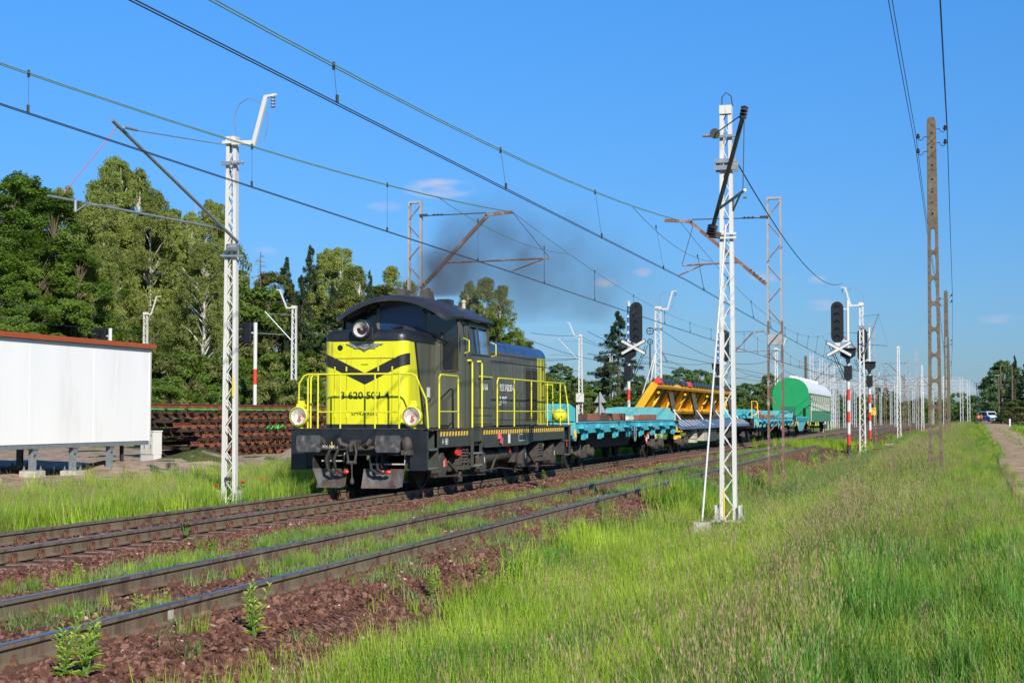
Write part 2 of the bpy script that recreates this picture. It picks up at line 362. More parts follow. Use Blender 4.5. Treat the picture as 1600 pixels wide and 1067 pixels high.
def gridmesh(name, xs, ys, mt, zf=gz, dz=0, kind='structure', parent=None, straight=True):
    v = [(x + (bend(y) if straight else 0), y, 0) for y in ys for x in xs]
    v = [(a, b, zf(a, b) + dz) for a, b, _ in v]
    n = len(xs); f = [(j * n + i, j * n + i + 1, (j + 1) * n + i + 1, (j + 1) * n + i) for j in range(len(ys) - 1) for i in range(n - 1)]
    b = MB(); b.v = v; b.f = f; b.m = [0] * len(f)
    o = b.build(name, mt, parent, smooth=True, sharp=80, fix=False); 
    if parent is None: tag(o, kind=kind)
    return o
def groundmat():
    m = bpy.data.materials.new('meadow_soil'); m.use_nodes = True; nt = m.node_tree; b = nt.nodes['Principled BSDF']; L = nt.links.new; N = nt.nodes.new
    g = N('ShaderNodeNewGeometry')
    n1 = N('ShaderNodeTexNoise'); n1.inputs['Scale'].default_value = .6; n1.inputs['Detail'].default_value = 8; L(g.outputs['Position'], n1.inputs[0])
    n2 = N('ShaderNodeTexNoise'); n2.inputs['Scale'].default_value = 14; n2.inputs['Detail'].default_value = 6; L(g.outputs['Position'], n2.inputs[0])
    cr = N('ShaderNodeValToRGB'); e = cr.color_ramp.elements; e[0].position = .35; e[0].color = (.07, .10, .02, 1); e[1].position = .7; e[1].color = (.13, .14, .04, 1); L(n1.outputs[0], cr.inputs[0])
    mx = N('ShaderNodeMix'); mx.data_type = 'RGBA'; mx.inputs[7].default_value = (.05, .065, .02, 1)
    r = N('ShaderNodeMapRange'); r.inputs[1].default_value = .45; r.inputs[2].default_value = .6; L(n2.outputs[0], r.inputs[0]); L(r.outputs[0], mx.inputs[0]); L(cr.outputs[0], mx.inputs[6])
    L(mx.outputs[2], b.inputs['Base Color']); b.inputs['Roughness'].default_value = .95; b.inputs['Specular IOR Level'].default_value = .1
    bp = N('ShaderNodeBump'); bp.inputs['Strength'].default_value = .8; bp.inputs['Distance'].default_value = .08; L(n2.outputs[0], bp.inputs['Height']); L(bp.outputs[0], b.inputs['Normal'])
    return m
M['soil'] = groundmat()
M['dirt'] = mat('bare_dirt', (.36, .27, .20), 1, var=.2, scale=1.2, col2=(.20, .155, .11), c2=.55, c2scale=2.5, bump=1, bscale=22, spec=.1)
M['pathdirt'] = mat('path_dirt', (.42, .31, .215), 1, var=.3, scale=2.0, col2=(.30, .22, .12), c2=.52, c2scale=2.2, bump=.5, bscale=30, spec=.0)
def ballastmat(name, c1, c2, c3):
    m = bpy.data.materials.new(name); m.use_nodes = True; nt = m.node_tree; b = nt.nodes['Principled BSDF']; L = nt.links.new; N = nt.nodes.new
    g = N('ShaderNodeNewGeometry'); v = N('ShaderNodeTexVoronoi'); v.inputs['Scale'].default_value = 17; L(g.outputs['Position'], v.inputs[0])
    cr = N('ShaderNodeValToRGB'); e = cr.color_ramp.elements; e[0].color = (*c1, 1); e[1].color = (*c3, 1); em = cr.color_ramp.elements.new(.5); em.color = (*c2, 1)
    sp = N('ShaderNodeSeparateColor'); L(v.outputs['Color'], sp.inputs[0]); L(sp.outputs[0], cr.inputs[0]); L(cr.outputs[0], b.inputs['Base Color'])
    b.inputs['Roughness'].default_value = .9; b.inputs['Specular IOR Level'].default_value = .2
    bp = N('ShaderNodeBump'); bp.inputs['Strength'].default_value = 1; bp.inputs['Distance'].default_value = .05; bp.invert = True; L(v.outputs[0], bp.inputs['Height']); L(bp.outputs[0], b.inputs['Normal'])
    return m
M['ballast'] = ballastmat('ballast_bed', (.065, .030, .021), (.12, .054, .037), (.20, .11, .08))
def stonemat(name, c1, c2, c3):
    m = bpy.data.materials.new(name); m.use_nodes = True; nt = m.node_tree; b = nt.nodes['Principled BSDF']; L = nt.links.new; N = nt.nodes.new
    oi = N('ShaderNodeObjectInfo'); cr = N('ShaderNodeValToRGB'); e = cr.color_ramp.elements; e[0].color = (*c1, 1); e[1].color = (*c3, 1); em = cr.color_ramp.elements.new(.55); em.color = (*c2, 1)
    e2 = cr.color_ramp.elements.new(.985); e2.color = (*c3, 1); cr.color_ramp.elements[-1].color = (.55, .45, .36, 1)
    L(oi.outputs['Random'], cr.inputs[0]); L(cr.outputs[0], b.inputs['Base Color']); b.inputs['Roughness'].default_value = .85; b.inputs['Specular IOR Level'].default_value = .25
    return m
M['stone'] = stonemat('ballast_stone', (.060, .028, .020), (.125, .054, .037), (.23, .12, .085))

xs = sorted(set([-400, -200, -120, -80, -60, -45] + list(np.arange(-34, 10.01, .45)) + [12, 16, 25, 45, 80, 140, 400]))
ys = list(np.arange(-6, 70, .55)) + list(np.arange(70, 160, 2.5)) + list(np.arange(160, 420, 12)) + [480, 600, 800, 1200, 2000, 4000]
ground = gridmesh('ground', xs, ys, M['soil'], dz=-.012)
ys2 = list(np.arange(-2, 90, 1.0)) + list(np.arange(90, 340, 5))
bed = gridmesh('ballast_bed', [-13.3, -12.9, -11.7, -10.4, -10.2, -9.8, -9.4, -9.0, -8.8, -7.2, -6.0, -5.75, -5.2, -4.75, -4.55], ys2, M['ballast'], dz=.02)
# dirt yard on the far side
yard = gridmesh('dirt_yard', list(np.arange(-60, -16.4, .7)), list(np.arange(25, 110, .9)), M['dirt'], dz=.012, straight=False)
for v in yard.data.vertices:
    lim = -18.3 + .6 * math.sin(v.co.y * .5) + .4 * math.sin(v.co.y * 1.3)
    if v.co.x > lim: v.co.z -= .12
    v.co.z += .025 * math.sin(v.co.x * 5.1) * math.sin(v.co.y * 4.3)
# dirt path on the right
def pathx(y): return .40 + .024 * y + .10 * math.sin(y * .12) * min(1, y / 40)
pv = []; pys = list(np.arange(4, 60, .7)) + list(np.arange(60, 500, 8))
b = MB()
for y in pys:
    w = 2.6 + .15 * math.sin(y * .21) + y * .006
    for k in range(9):
        t = k / 8; x = pathx(y)  + t * w
        rut = -.05 * (math.exp(-((t - .25) / .09) ** 2) + math.exp(-((t - .75) / .09) ** 2))
        b.v.append((x, y, gz(x, y) + .035 + rut * .7 + (-.12 if k in (0, 8) else 0)))
b.f = [(j * 9 + i, j * 9 + i + 1, (j + 1) * 9 + i + 1, (j + 1) * 9 + i) for j in range(len(pys) - 1) for i in range(8)]; b.m = [0] * len(b.f)
tag(b.build('path', M['pathdirt'], smooth=True, sharp=80, fix=False), kind='structure')

# ------------------------------------------------------------------ scatter by geometry nodes (uncountable stuff only)
def proto_collection(name, objs):
    c = bpy.data.collections.new(name)
    for o in objs:
        for cc in list(o.users_collection): cc.objects.unlink(o)
        c.objects.link(o)
    return c
def scatter(name, pts, scl, idx, coll, label=None, cat=None, rot=None, tilt=.0, kind='stuff', parent=None):
    n = len(pts); me = bpy.data.meshes.new(name); me.vertices.add(n); me.vertices.foreach_set('co', np.asarray(pts, dtype=np.float32).ravel())
    rot = RNG.uniform(0, 2 * PI, n) if rot is None else rot
    rv = np.stack([RNG.normal(0, tilt, n), RNG.normal(0, tilt, n), rot], 1).astype(np.float32)
    a = me.attributes.new('rv', 'FLOAT_VECTOR', 'POINT'); a.data.foreach_set('vector', rv.ravel())
    a = me.attributes.new('sc', 'FLOAT', 'POINT'); a.data.foreach_set('value', np.asarray(scl, dtype=np.float32))
    a = me.attributes.new('ix', 'INT', 'POINT'); a.data.foreach_set('value', np.asarray(idx, dtype=np.int32))
    o = bpy.data.objects.new(name, me); C.objects.link(o)
    if parent is not None: o.parent = parent
    t = bpy.data.node_groups.new(name + '_nodes', 'GeometryNodeTree')
    t.interface.new_socket('Geometry', in_out='INPUT', socket_type='NodeSocketGeometry'); t.interface.new_socket('Geometry', in_out='OUTPUT', socket_type='NodeSocketGeometry')
    N = t.nodes.new; L = t.links.new
    gi = N('NodeGroupInput'); go = N('NodeGroupOutput'); ip = N('GeometryNodeInstanceOnPoints'); ci = N('GeometryNodeCollectionInfo')
    ci.inputs[0].default_value = coll; ci.inputs[1].default_value = True; ci.inputs[2].default_value = True
    def attr(nm, ty):
        a = N('GeometryNodeInputNamedAttribute'); a.data_type = ty; a.inputs[0].default_value = nm; return a.outputs[0]
    L(gi.outputs[0], ip.inputs['Points']); L(ci.outputs[0], ip.inputs['Instance']); ip.inputs['Pick Instance'].default_value = True
    L(attr('ix', 'INT'), ip.inputs['Instance Index'])
    e = N('FunctionNodeEulerToRotation'); L(attr('rv', 'FLOAT_VECTOR'), e.inputs[0]); L(e.outputs[0], ip.inputs['Rotation'])
    L(attr('sc', 'FLOAT'), ip.inputs['Scale']); L(ip.outputs[0], go.inputs[0])
    md = o.modifiers.new('scatter', 'NODES'); md.node_group = t
    return tag(o, label, cat, kind=kind)

# stones
st = []
for k in range(7):
    bm = bmesh.new()
    for q in range(11): u_ = Vector((random.gauss(0, 1), random.gauss(0, 1), random.gauss(0, 1))).normalized() * random.uniform(.8, 1.1); bm.verts.new((u_.x * 1.2, u_.y * .9, u_.z * .62))
    h_ = bmesh.ops.convex_hull(bm, input=bm.verts[:]); bmesh.ops.delete(bm, geom=[g for g in h_['geom_interior'] if isinstance(g, bmesh.types.BMVert)], context='VERTS')
    me = bpy.data.meshes.new('stone'); bm.to_mesh(me); bm.free(); me.materials.append(M['stone'])
    st.append(bpy.data.objects.new('stone', me))
stones = proto_collection('stones', st)
def rnd_region(n, x0, x1, y0, y1, power=1.0):
    x = RNG.uniform(x0, x1, n); t = RNG.uniform(0, 1, n) ** power; return x, y0 + (y1 - y0) * t
P = []; SC = []
for n, x0, x1, y0, y1, s0, s1 in ((30000, -6.4, -4.45, 8.5, 36, .022, .042), (22000, -10.48, -8.85, 12, 36, .020, .036), (9000, -10.5, -8.9, 34, 70, .03, .055), (9000, -6.3, -4.6, 34, 70, .03, .05),
                                  (6000, -8.0, -6.5, 8, 40, .02, .04), (3500, -12.4, -11.1, 14, 40, .02, .04)):
    x, y = rnd_region(n, x0, x1, y0, y1, 1.25)
    for a, c in zip(x, y):
        P.append((a, c, gz(a, c) + .03 + random.uniform(-.012, .012))); SC.append(random.uniform(s0, s1) * random.choice((1, 1, 1, 1.3)))
scatter('ballast_stones', P, SC, RNG.integers(0, 7, len(P)), stones, 'reddish brown crushed stone ballast along both tracks', 'ballast', tilt=.6)

# ------------------------------------------------------------------ tracks
HEAD = [(-.036, -.004), (-.030, 0), (.030, 0), (.036, -.004), (.036, -.036), (.010, -.05), (.009, -.140), (.07, -.158), (.07, -.172), (-.07, -.172), (-.07, -.158), (-.009, -.140), (-.010, -.05), (-.036, -.036)]
def rail_path(X, y0, y1):
    ys = [y0] + [y for y in range(int(y0) + 1, int(y1)) if (y > 88 and y % 6 == 0) or y == 88] + [y1]
    return [(X + bend(y), y) for y in ys]
def rail(X, y0, y1, parent, name='rail', shiny=True, dark=None):
    b = MB(); path = rail_path(X, y0, y1); n = len(HEAD)
    for (x, y) in path: b.v += [(x + p[0], y, p[1]) for p in HEAD]
    for i in range(len(path) - 1):
        for k in range(n):
            b.f.append((i * n + k, i * n + (k + 1) % n, (i + 1) * n + (k + 1) % n, (i + 1) * n + k)); b.m.append(1 if k in (0, 1, 2) and shiny else 0)
    b.f += [tuple(range(n)), tuple(len(path) * n - n + n - 1 - k for k in range(n))]; b.m += [0, 0]
    return b.build(name, [M['railside'], M['railtop']], parent)
M['clip'] = mat('rusty_rail_clip', (.10, .05, .032), .8, var=.3, scale=20, col2=(.22, .085, .035), c2=.6, c2scale=25)
def clip_round():
    b = MB()
    b.box(-.17, .17, -.075, .075, -.188, -.176)
    for s in (-1, 1):
        for dy, rr in ((-.016, .072), (.036, .062)):
            pts = [(s * (.083 + .006 * k / 8), dy + math.cos(PI * (k / 8 * 1.5 - .25)) * rr, -.128 + math.sin(PI * (k / 8 * 1.5 - .25)) * rr) for k in range(9)]
            b.tube(pts, .014, 5)
        b.lathe([(.022, -.176), (.022, -.13), (.012, -.12)], (s * .1, 0, 0), 'z', 6)
    return b
def clip_k():
    b = MB(); b.box(-.2, .2, -.08, .08, -.19, -.174)
    for s in (-1, 1):
        b.box(s * .11 - .045, s * .11 + .045, -.06, .06, -.174, -.14); b.lathe([(.032, -.14), (.032, -.105), (.016, -.10), (.016, -.065)], (s * .10, 0, 0), 'z', 6)
        b.lathe([(.024, -.174), (.024, -.15)], (s * .165, .045, 0), 'z', 6)
    return b
def track(name, Xc, y0, y1, yp, sl_mat, clipf, clipmat, phase, half=1.25, ztop=-.188, gs=.6, wob=0):
    t = empty(name, (Xc, 0, 0)); tag(t, kind='structure')
    for s in (-1, 1): rail(s * .7525, y0, y1, t)
    b = MB(); zt = ztop
    b.prism([(-.13, zt - .17), (.13, zt - .17), (.11, zt), (-.11, zt)], -half, half, 'x')
    if yp < 112:
        sp = b.build('sleeper', sl_mat, t, bevel=.012)
        cp = clipf().build('rail_clip', clipmat, sp); cp.location = (.7525, 0, 0); c2 = clone(cp, sp, (-.7525, 0, 0))
    else: yp = y0
    y = yp; first = True; cnt = 0
    while yp != y0 and y < 112 and cnt < 146:
        if first: s = sp; first = False
        else:
            s = clone(sp, t)
            for q in (.7525, -.7525): clone(cp, s, (q, 0, 0), rot=(0, 0, random.uniform(-.06, .06)))
        s.location = (bend(y) + random.uniform(-wob, wob), y, random.uniform(-.004, .002)); y += gs * random.uniform(.985, 1.015); cnt += 1
    b = MB()
    while y < y1 - 2:
        x = bend(y); b.box(x - half, x + half, y - .12, y + .12, zt - .1, zt); y += gs
    tag(b.build('sleeper', sl_mat, t), kind='stuff')
    return t
T1 = track('train_track', -11.77, 4, 330, 14.2, M['sleeper'], clip_round, M['clip'], 0)
T2 = track('front_track', -7.2, 3, 330, 9.0, M['wood'], clip_k, M['clip'], .3, gs=.65, wob=.03)
# rail joints, white paint mark, insulated joints on the front track
for (X, Y, mt) in ((-6.4475, 12.15, 'concretelight'), (-6.4475, at(932, 778, X=-6.45).y, 'black'), (-7.9525, at(889, 762, X=-7.95).y, 'black'), (-6.4475, at(975, 768, X=-6.45).y, 'black')):
    b = MB(); w = .05 if mt != 'black' else .16
    b.box(.010, .034 if mt == 'black' else .0125, -w, w, -.138, -.045)
    if mt == 'black': b.box(-.040, .040, -.05, .05, -.045, .002); b.box(-.034, -.010, -w, w, -.138, -.045)
    o = b.build('rail_joint', M[mt], T2); o.location = (X + 7.2, Y, 0)
for i, X in enumerate((-17.5, -22.5)):
    track('far_track', X, 150, 330, 400, M['sleeper'], clip_round, M['rust'], 0)
far_bed = gridmesh('far_ballast_bed', [-26, -24, -20, -16, -14], list(np.arange(150, 335, 6)), M['ballast'], zf=lambda x, y: -.21)
# ------------------------------------------------------------------ lattice masts
def lattice_mast(root, w0, w1, z0, z1, depth=.13, leg=.075, cell=.28, mt='white', bar=.018, both=True, name='leg'):
    """two channel posts joined by zigzag lacing on the near and far side; w = overall width at foot / top"""
    for s in (-1, 1):
        b = MB(); r = []
        for z, w in ((z0, w0), (z1, w1)):
            xo = s * w / 2; xi = s * (w / 2 - leg); d = depth / 2
            r.append([(xo, -d, z), (xi, -d, z), (xi, -d + .02, z), (xo - s * .02, -d + .02, z), (xo - s * .02, d - .02, z), (xi, d - .02, z), (xi, d, z), (xo, d, z)])
        b.loft(r); b.build('post', M[mt], root)
    H = z1 - z0; n = max(4, int(H / cell / 1.0))
    for face in ((-1, 1) if both else (-1,)):
        b = MB(); yy = face * (depth / 2 - .012) 
        for i in range(n):
            za = z0 + H * i / n; zb = z0 + H * (i + 1) / n
            wa = (w0 + (w1 - w0) * i / n) / 2 - leg * .75; wb = (w0 + (w1 - w0) * (i + 1) / n) / 2 - leg * .75
            s = 1 if (i % 2) else -1
            b.bar((s * wa, yy + face * .004, za), (-s * wb, yy + face * .004, zb), bar, .010, up=(0, 1, 0))
        b.build('lacing', M[mt], root)
def mast_foot(root, z, w=.62, mt='white', high=.30):
    b = MB(); b.box(-w / 2, w / 2, -.24, .24, z, z + .035)
    b.box(-w / 2 + .06, -w / 2 + .10, -.16, .16, z + .035, z + .32); b.box(w / 2 - .10, w / 2 - .06, -.16, .16, z + .035, z + .32)
    b.prism([(-w / 2 + .09, z + .035), (-.12, z + .035), (-w / 2 + .09, z + .30)], -.02, .02); b.prism([(w / 2 - .09, z + .035), (.12, z + .035), (w / 2 - .09, z + .30)], -.02, .02)
    b.build('base_plate', M[mt], root)
    b = MB()
    for sx in (-1, 1):
        for sy in (-1, 1): b.lathe([(.018, z - .16), (.018, z + .05), (.03, z + .05), (.03, z + .08), (.012, z + .08), (.012, z + .12)], (sx * (w / 2 - .04), sy * .18, 0), 'z', 6)
    b.build('anchor_bolt', M['galv'], root)
    b = MB(); b.box(-w / 2 + .02, w / 2 - .02, -.26, .26, z - .16 - 1.0, z - .16)
    b.build('foundation', M['concretelight'], root, bevel=.02)
def insul(b, a, c, r=.055, n=5):
    """string of shed discs from a to c"""
    a = Vector(a); c = Vector(c)
    for i in range(n):
        p = a.lerp(c, (i + .5) / n); d = (c - a).normalized() * .018
        b.tube([p - d, p - d * .3, p + d], [r * .5, r, r * .45], 8)
    b.tube([a, c], .016, 6)

WM = []
def white_mast(X, Y, z0, z1, label, w0=.335, w1=.235, group='white lattice masts carrying the new overhead line', side=1, foot=True, det=True, return_arm=True):
    t = empty('lattice_mast', (X + bend(Y), Y, 0), 0, label, 'mast', group)
    lattice_mast(t, w0, w1, z0, z1, cell=.28 if det else .7, both=det and Y < 60, bar=.019 if Y < 60 else .03)
    b = MB(); b.box(-w1 / 2 - .004, w1 / 2 + .004, -.1, .1, z1 - .16, z1 + .01); b.build('top_plate', M['white'], t)
    if foot: mast_foot(t, z0)
    return t
def swan_arm(t, z1, s=1, ins=True, sc=1.0):
    b = MB()
    b.bar((-.18, -.12, z1 - .12), (.15, -.12, z1 - .12), .04, .06); b.bar((.05, -.13, z1 - .14), (.56 * s, -.13, z1 - .16), .06, .09)
    b.bar((.55 * s, -.13, z1 - .22), (.84 * s, -.13, z1 + .82), .07, .09); b.bar((.80 * s, -.13, z1 + .82), (1.08 * s, -.13, z1 + .85), .05, .05)
    b.build('top_arm', M['white'], t)
    if ins:
        b = MB(); insul(b, (1.0 * s, -.13, z1 + .82), (1.0 * s, -.13, z1 + .55), .06, 4); b.build('insulator', M['galv'], t)
        b = MB(); pts = [(.12, -.1, z1 + .0)] + [(.12 + .62 * s * (1 - math.cos(a)) , -.1, z1 + .1 + .75 * math.sin(a) ** .7) for a in [k * PI / 12 for k in range(1, 9)]] + [(1.15 * .75 * s + .0, -.1, z1 + .35), (.82 * s, -.1, z1 - .1)]
        b.tube([(.12, -.1, z1), (.09, -.1, z1 + .45), (.2 * s, -.1, z1 + .7), (.42 * s, -.1, z1 + .82), (.66 * s, -.1, z1 + .72), (.86 * s, -.1, z1 + .45), (.86 * s, -.1, z1 + .15), (.78 * s, -.1, z1 - .15)], .011, 5)
        b.build('jumper_cable', M['galv'], t)

# near right white mast with its swung cantilever and stay
t = white_mast(-3.97, 30.2, -.45, 7.72, 'tall white lattice mast on a bolted foot, nearest the camera, dark cantilever folded against it')
RM = t
b = MB(); b.tube([(-.08, 0, 7.72), (-.08, 0, 7.9), (0, 0, 8.0), (.1, 0, 7.92), (.13, 0, 7.72)], .012, 5); b.build('lifting_loop', M['wire'], t)
b = MB(); b.box(-.22, .22, -.16, -.10, 6.58, 6.66); b.box(-.22, .22, -.16, -.10, 6.44, 6.53); b.box(-.22, .22, .10, .15, 6.44, 6.66); b.build('clamp_plate', M['galv'], t)
b = MB(); b.box(-.20, .20, -.14, -.10, 5.08, 5.12); b.box(-.20, .20, -.14, -.10, 5.16, 5.20); b.build('clamp_plate', M['white'], t)
b = MB(); b.lathe([(.035, -.16), (.035, -.0)], (-.28, -.16, 7.13), 'x', 8); insul(b, (-.42, -.16, 7.13), (-.14, -.16, 7.13), .05, 3); b.bar((-.2, -.12, 7.1), (.24, -.12, 7.12), .05, .05); b.build('tie_bracket', M['galv'], t)
# cantilever frame: hinge, long tube, tie, registration tube
def rl(root, p): return Vector(p) - Vector(root.location)
ct = empty('cantilever', (-4.25, 30.0, 0), 0, 'dark cantilever of the near white mast, folded up parallel to the track', 'cantilever'); 
h0 = at(1112, 362, D=30.0); hT = at(1161, 182, D=28.2); rg0 = at(1124, 326, D=29.6); rg1 = at(1164, 297, D=27.9); ti0 = at(1118, 209, D=30.0); ti1 = at(1157, 181, D=28.4)
b = MB(); b.tube([rl(ct, h0), rl(ct, hT)], .045, 8); b.build('main_tube', M['frame'], ct)
b = MB(); b.tube([rl(ct, rg0), rl(ct, rg1)], .028, 8); b.tube([rl(ct, rg0.lerp(rg1, .55)), rl(ct, at(1146, 330, D=28.8))], .02, 6); b.tube([rl(ct, rg0.lerp(rg1, .85)), rl(ct, at(1146, 328, D=28.8))], .02, 6); b.lathe([(.03, -.03), (.03, .03)], rl(ct, at(1164, 308, D=27.9)), 'x', 8); b.build('registration_tube', M['galv'], ct)
b = MB(); insul(b, rl(ct, at(1114, 352, D=29.9)), rl(ct, at(1111, 368, D=30.0)), .11, 4); b.build('insulator', M['porcelain'], ct); b = MB(); insul(b, rl(ct, at(1160, 186, D=28.3)), rl(ct, at(1164, 166, D=28.1)), .075, 4); b.build('insulator', M['porcelain'], ct)
b = MB(); b.tube([rl(ct, ti0), rl(ct, ti1)], .012, 5); b.tube([rl(ct, at(1163, 185, D=28.2)), rl(ct, at(1161, 297, D=28.0))], .009, 5); b.build('tie_rod', M['wire'], ct)
b = MB(); b.lathe([(.10, -.03), (.10, .03)], rl(ct, at(1117, 209, D=30)), 'y', 10); b.bar(rl(ct, at(1110, 366, D=30)), rl(ct, at(1122, 368, D=30.1)), .1, .12); b.build('hinge', M['frame'], ct)
st_ = empty('stay_rod', (-4.0, 26.9, 0), 0, 'thin white stay rod leaning from a square block up to the near white mast', 'stay')
b = MB(); b.tube([(0, 0, -.22), rl(st_, at(1134, 352, D=30.0))], .017, 7); b.build('rod', M['white'], st_)
b = MB(); b.box(-.14, .14, -.13, .13, -.95, -.24); b.build('anchor_block', M['concretelight'], st_, bevel=.015)
b = MB(); b.box(-.155, -.13, -.262, -.256, -1.0, -.2); 
b = MB(); b.tube([(-3.97 - .06, 29.9, -1.0), (-3.97 - .05, 29.9, -.35), (-3.97 - .06, 29.95, .2)], .016, 6); tag(b.build('earthing_cable', M['signyellow']), 'yellow sleeved cable running down the foot of the near white mast', 'cable')
b = MB(); b.box(-3.99, -3.93, 30.05, 30.08, 0, 0)

# left white mast, its swan arm and long swung cantilever
t = white_mast(-14.64, 30.2, -.30, 7.62, 'white lattice mast beside the far rail, left of the locomotive, with grey swung cantilever'); LM = t
swan_arm(t, 7.62)
b = MB(); b.box(-.20, .20, -.15, -.10, 7.0, 7.08); insul(b, (.05, -.15, 7.04), (.35, -.15, 7.04), .05, 4); b.build('clamp_insulator', M['galv'], t); b = MB(); b.bar((-.2, -.12, 5.05), (.34, -.12, 5.03), .06, .05); b.lathe([(.09, -.12), (.09, .12)], (.12, -.2, 5.2), 'x', 8); b.build('clamp', M['galv'], t)
b = MB(); b.box(.09, .125, -.106, -.095, 2.02, 2.42); b.build('number_plate', M['signyellow'], t)
b = MB(); b.box(-.07, .10, -.105, -.095, .22, .30); b.tube([(.1, 0, .0), (.22, .03, .10), (.38, .06, .10), (.52, .1, .0), (.6, .12, -.2)], .010, 5); b.build('earth_lead', M['wire'], t)
ct = empty('cantilever', (-14.64, 30.0, 0), 0, 'light grey cantilever of the left white mast, swung out towards the camera above the building', 'cantilever')
hT = at(175, 188, D=27.6); m0 = at(371, 378, D=33.0); r1 = at(75, 306, Z=5.61); r0 = at(366, 352, Z=5.58) 
b = MB(); b.tube([rl(ct, m0), rl(ct, hT)], .034, 8); b.build('main_tube', M['galv'], ct)
b = MB(); b.tube([rl(ct, m0.lerp(hT, .12)), rl(ct, r1)], .024, 8); q = at(118, 313, D=28.1); q2 = at(118, 331, D=28.1); b.tube([rl(ct, q), rl(ct, q2)], .03, 6); b.tube([rl(ct, q2), rl(ct, at(133, 320, D=28.3)), rl(ct, at(180, 322, D=28.9))], .014, 6); b.tube([rl(ct, at(306, 312, D=31.8)), rl(ct, at(306, 334, D=31.8))], .012, 5); b.build('registration_tube', M['galv'], ct)
b = MB(); b.tube([rl(ct, at(354, 227, D=32.8)), rl(ct, at(225, 206, D=28.6)), rl(ct, at(192, 200, D=27.9))], .012, 5); b.tube([rl(ct, at(214, 204, D=28.3)), rl(ct, at(194, 199, D=27.9))], .026, 6); b.build('tie_rod', M['galv'], ct)
b = MB(); b.tube([rl(ct, at(184, 198, D=27.8)), rl(ct, at(100, 302, D=27.9))], .008, 5); b.build('support_cord', M['pink'], ct)

# further white masts along both sides (spacing 56 m)
names = ['second', 'third', 'fourth', 'fifth']
for i, (X, Y) in enumerate(((-3.97, 85.9), (-3.85, 142), (-3.95, 198), (-3.95, 255))):
    t = white_mast(X, Y, gz(X + bend(Y), Y) - .02, 7.75, ['white lattice mast right of the tracks between the two nearer signals', 'thin white lattice mast right of the tracks beyond the kilometre stone', 'white lattice mast just left of the big concrete pole', 'small far white mast behind the concrete poles'][i], foot=i < 2, det=i < 2, w0=.38)
    swan_arm(t, 7.75, -1, ins=i < 1) if i < 1 else None
    if i == 0:
        b = MB(); b.tube([(.1, -.1, 7.0), (.95, -.5, 7.05)], .012, 5); b.tube([(.15, -.15, 5.0), (.95, -.5, 7.1)], .03, 6); b.tube([(-.1, -.1, 5.5), (1.35, -.6, 5.35)], .022, 6); b.tube([(.95, -.5, 7.0), (1.4, -.6, 5.3)], .008, 4); b.build('cantilever', M['galv'], t)
        b = MB(); b.box(-.22, .22, -.14, -.10, 6.35, 6.5); b.build('clamp_plate', M['galv'], t)
for i, (X, Y) in enumerate(((-15.2, 85.9), (-14.7, 142), (-14.7, 198), (-14.7, 255))):
    t = white_mast(X, Y, gz(X, Y) - .02, 7.75, ['stout white tensioning mast behind the yellow tilted platform, with black pulley wheels', 'white lattice mast rising behind the green coach', 'far white mast left of the tracks, behind the coach roof', 'distant white mast left of the tracks in the station throat'][i], foot=False, det=i < 1, w0=.44 if i == 0 else .36, w1=.38 if i == 0 else .25)
    swan_arm(t, 7.75, 1, ins=i < 2)
    if i == 0:
        for zz, rr in ((6.35, .20), (5.75, .15), (2.9, .20)):
            b = MB(); x0 = -.42
            prof = [(rr, -.02), (rr + .025, -.02), (rr + .025, .02), (rr, .02)]; b.lathe([(rr - .03, -.02), (rr + .02, -.02), (rr + .02, .02), (rr - .03, .02), (rr - .03, -.02)], (x0, -.3, zz), 'y', 16, cap=False)
            for a in range(4): b.bar((x0 + rr * math.cos(a * PI / 2), -.3, zz + rr * math.sin(a * PI / 2)), (x0, -.3, zz), .025, .03)
            b.build('pulley_wheel', M['frame'], t)
        b = MB(); b.tube([(-.42, -.3, 5.6), (-.42, -.3, 2.9)], .05, 6); b.build('weight_rod', M['frame'], t)
        for dx in (-1.6, -.9):
            b = MB(); b.tube([(-.1, -.1, 5.3), (dx, -1.2, .0)], .03, 6); b.build('stay', M['white'], t)
        b = MB(); b.bar((-.5, -.1, 6.5), (.3, -.1, 6.5), .1, .08); b.bar((.15, 0, 5.3), (.55, -.2, 4.6), .06, .06); b.build('tension_gear', M['galv'], t)

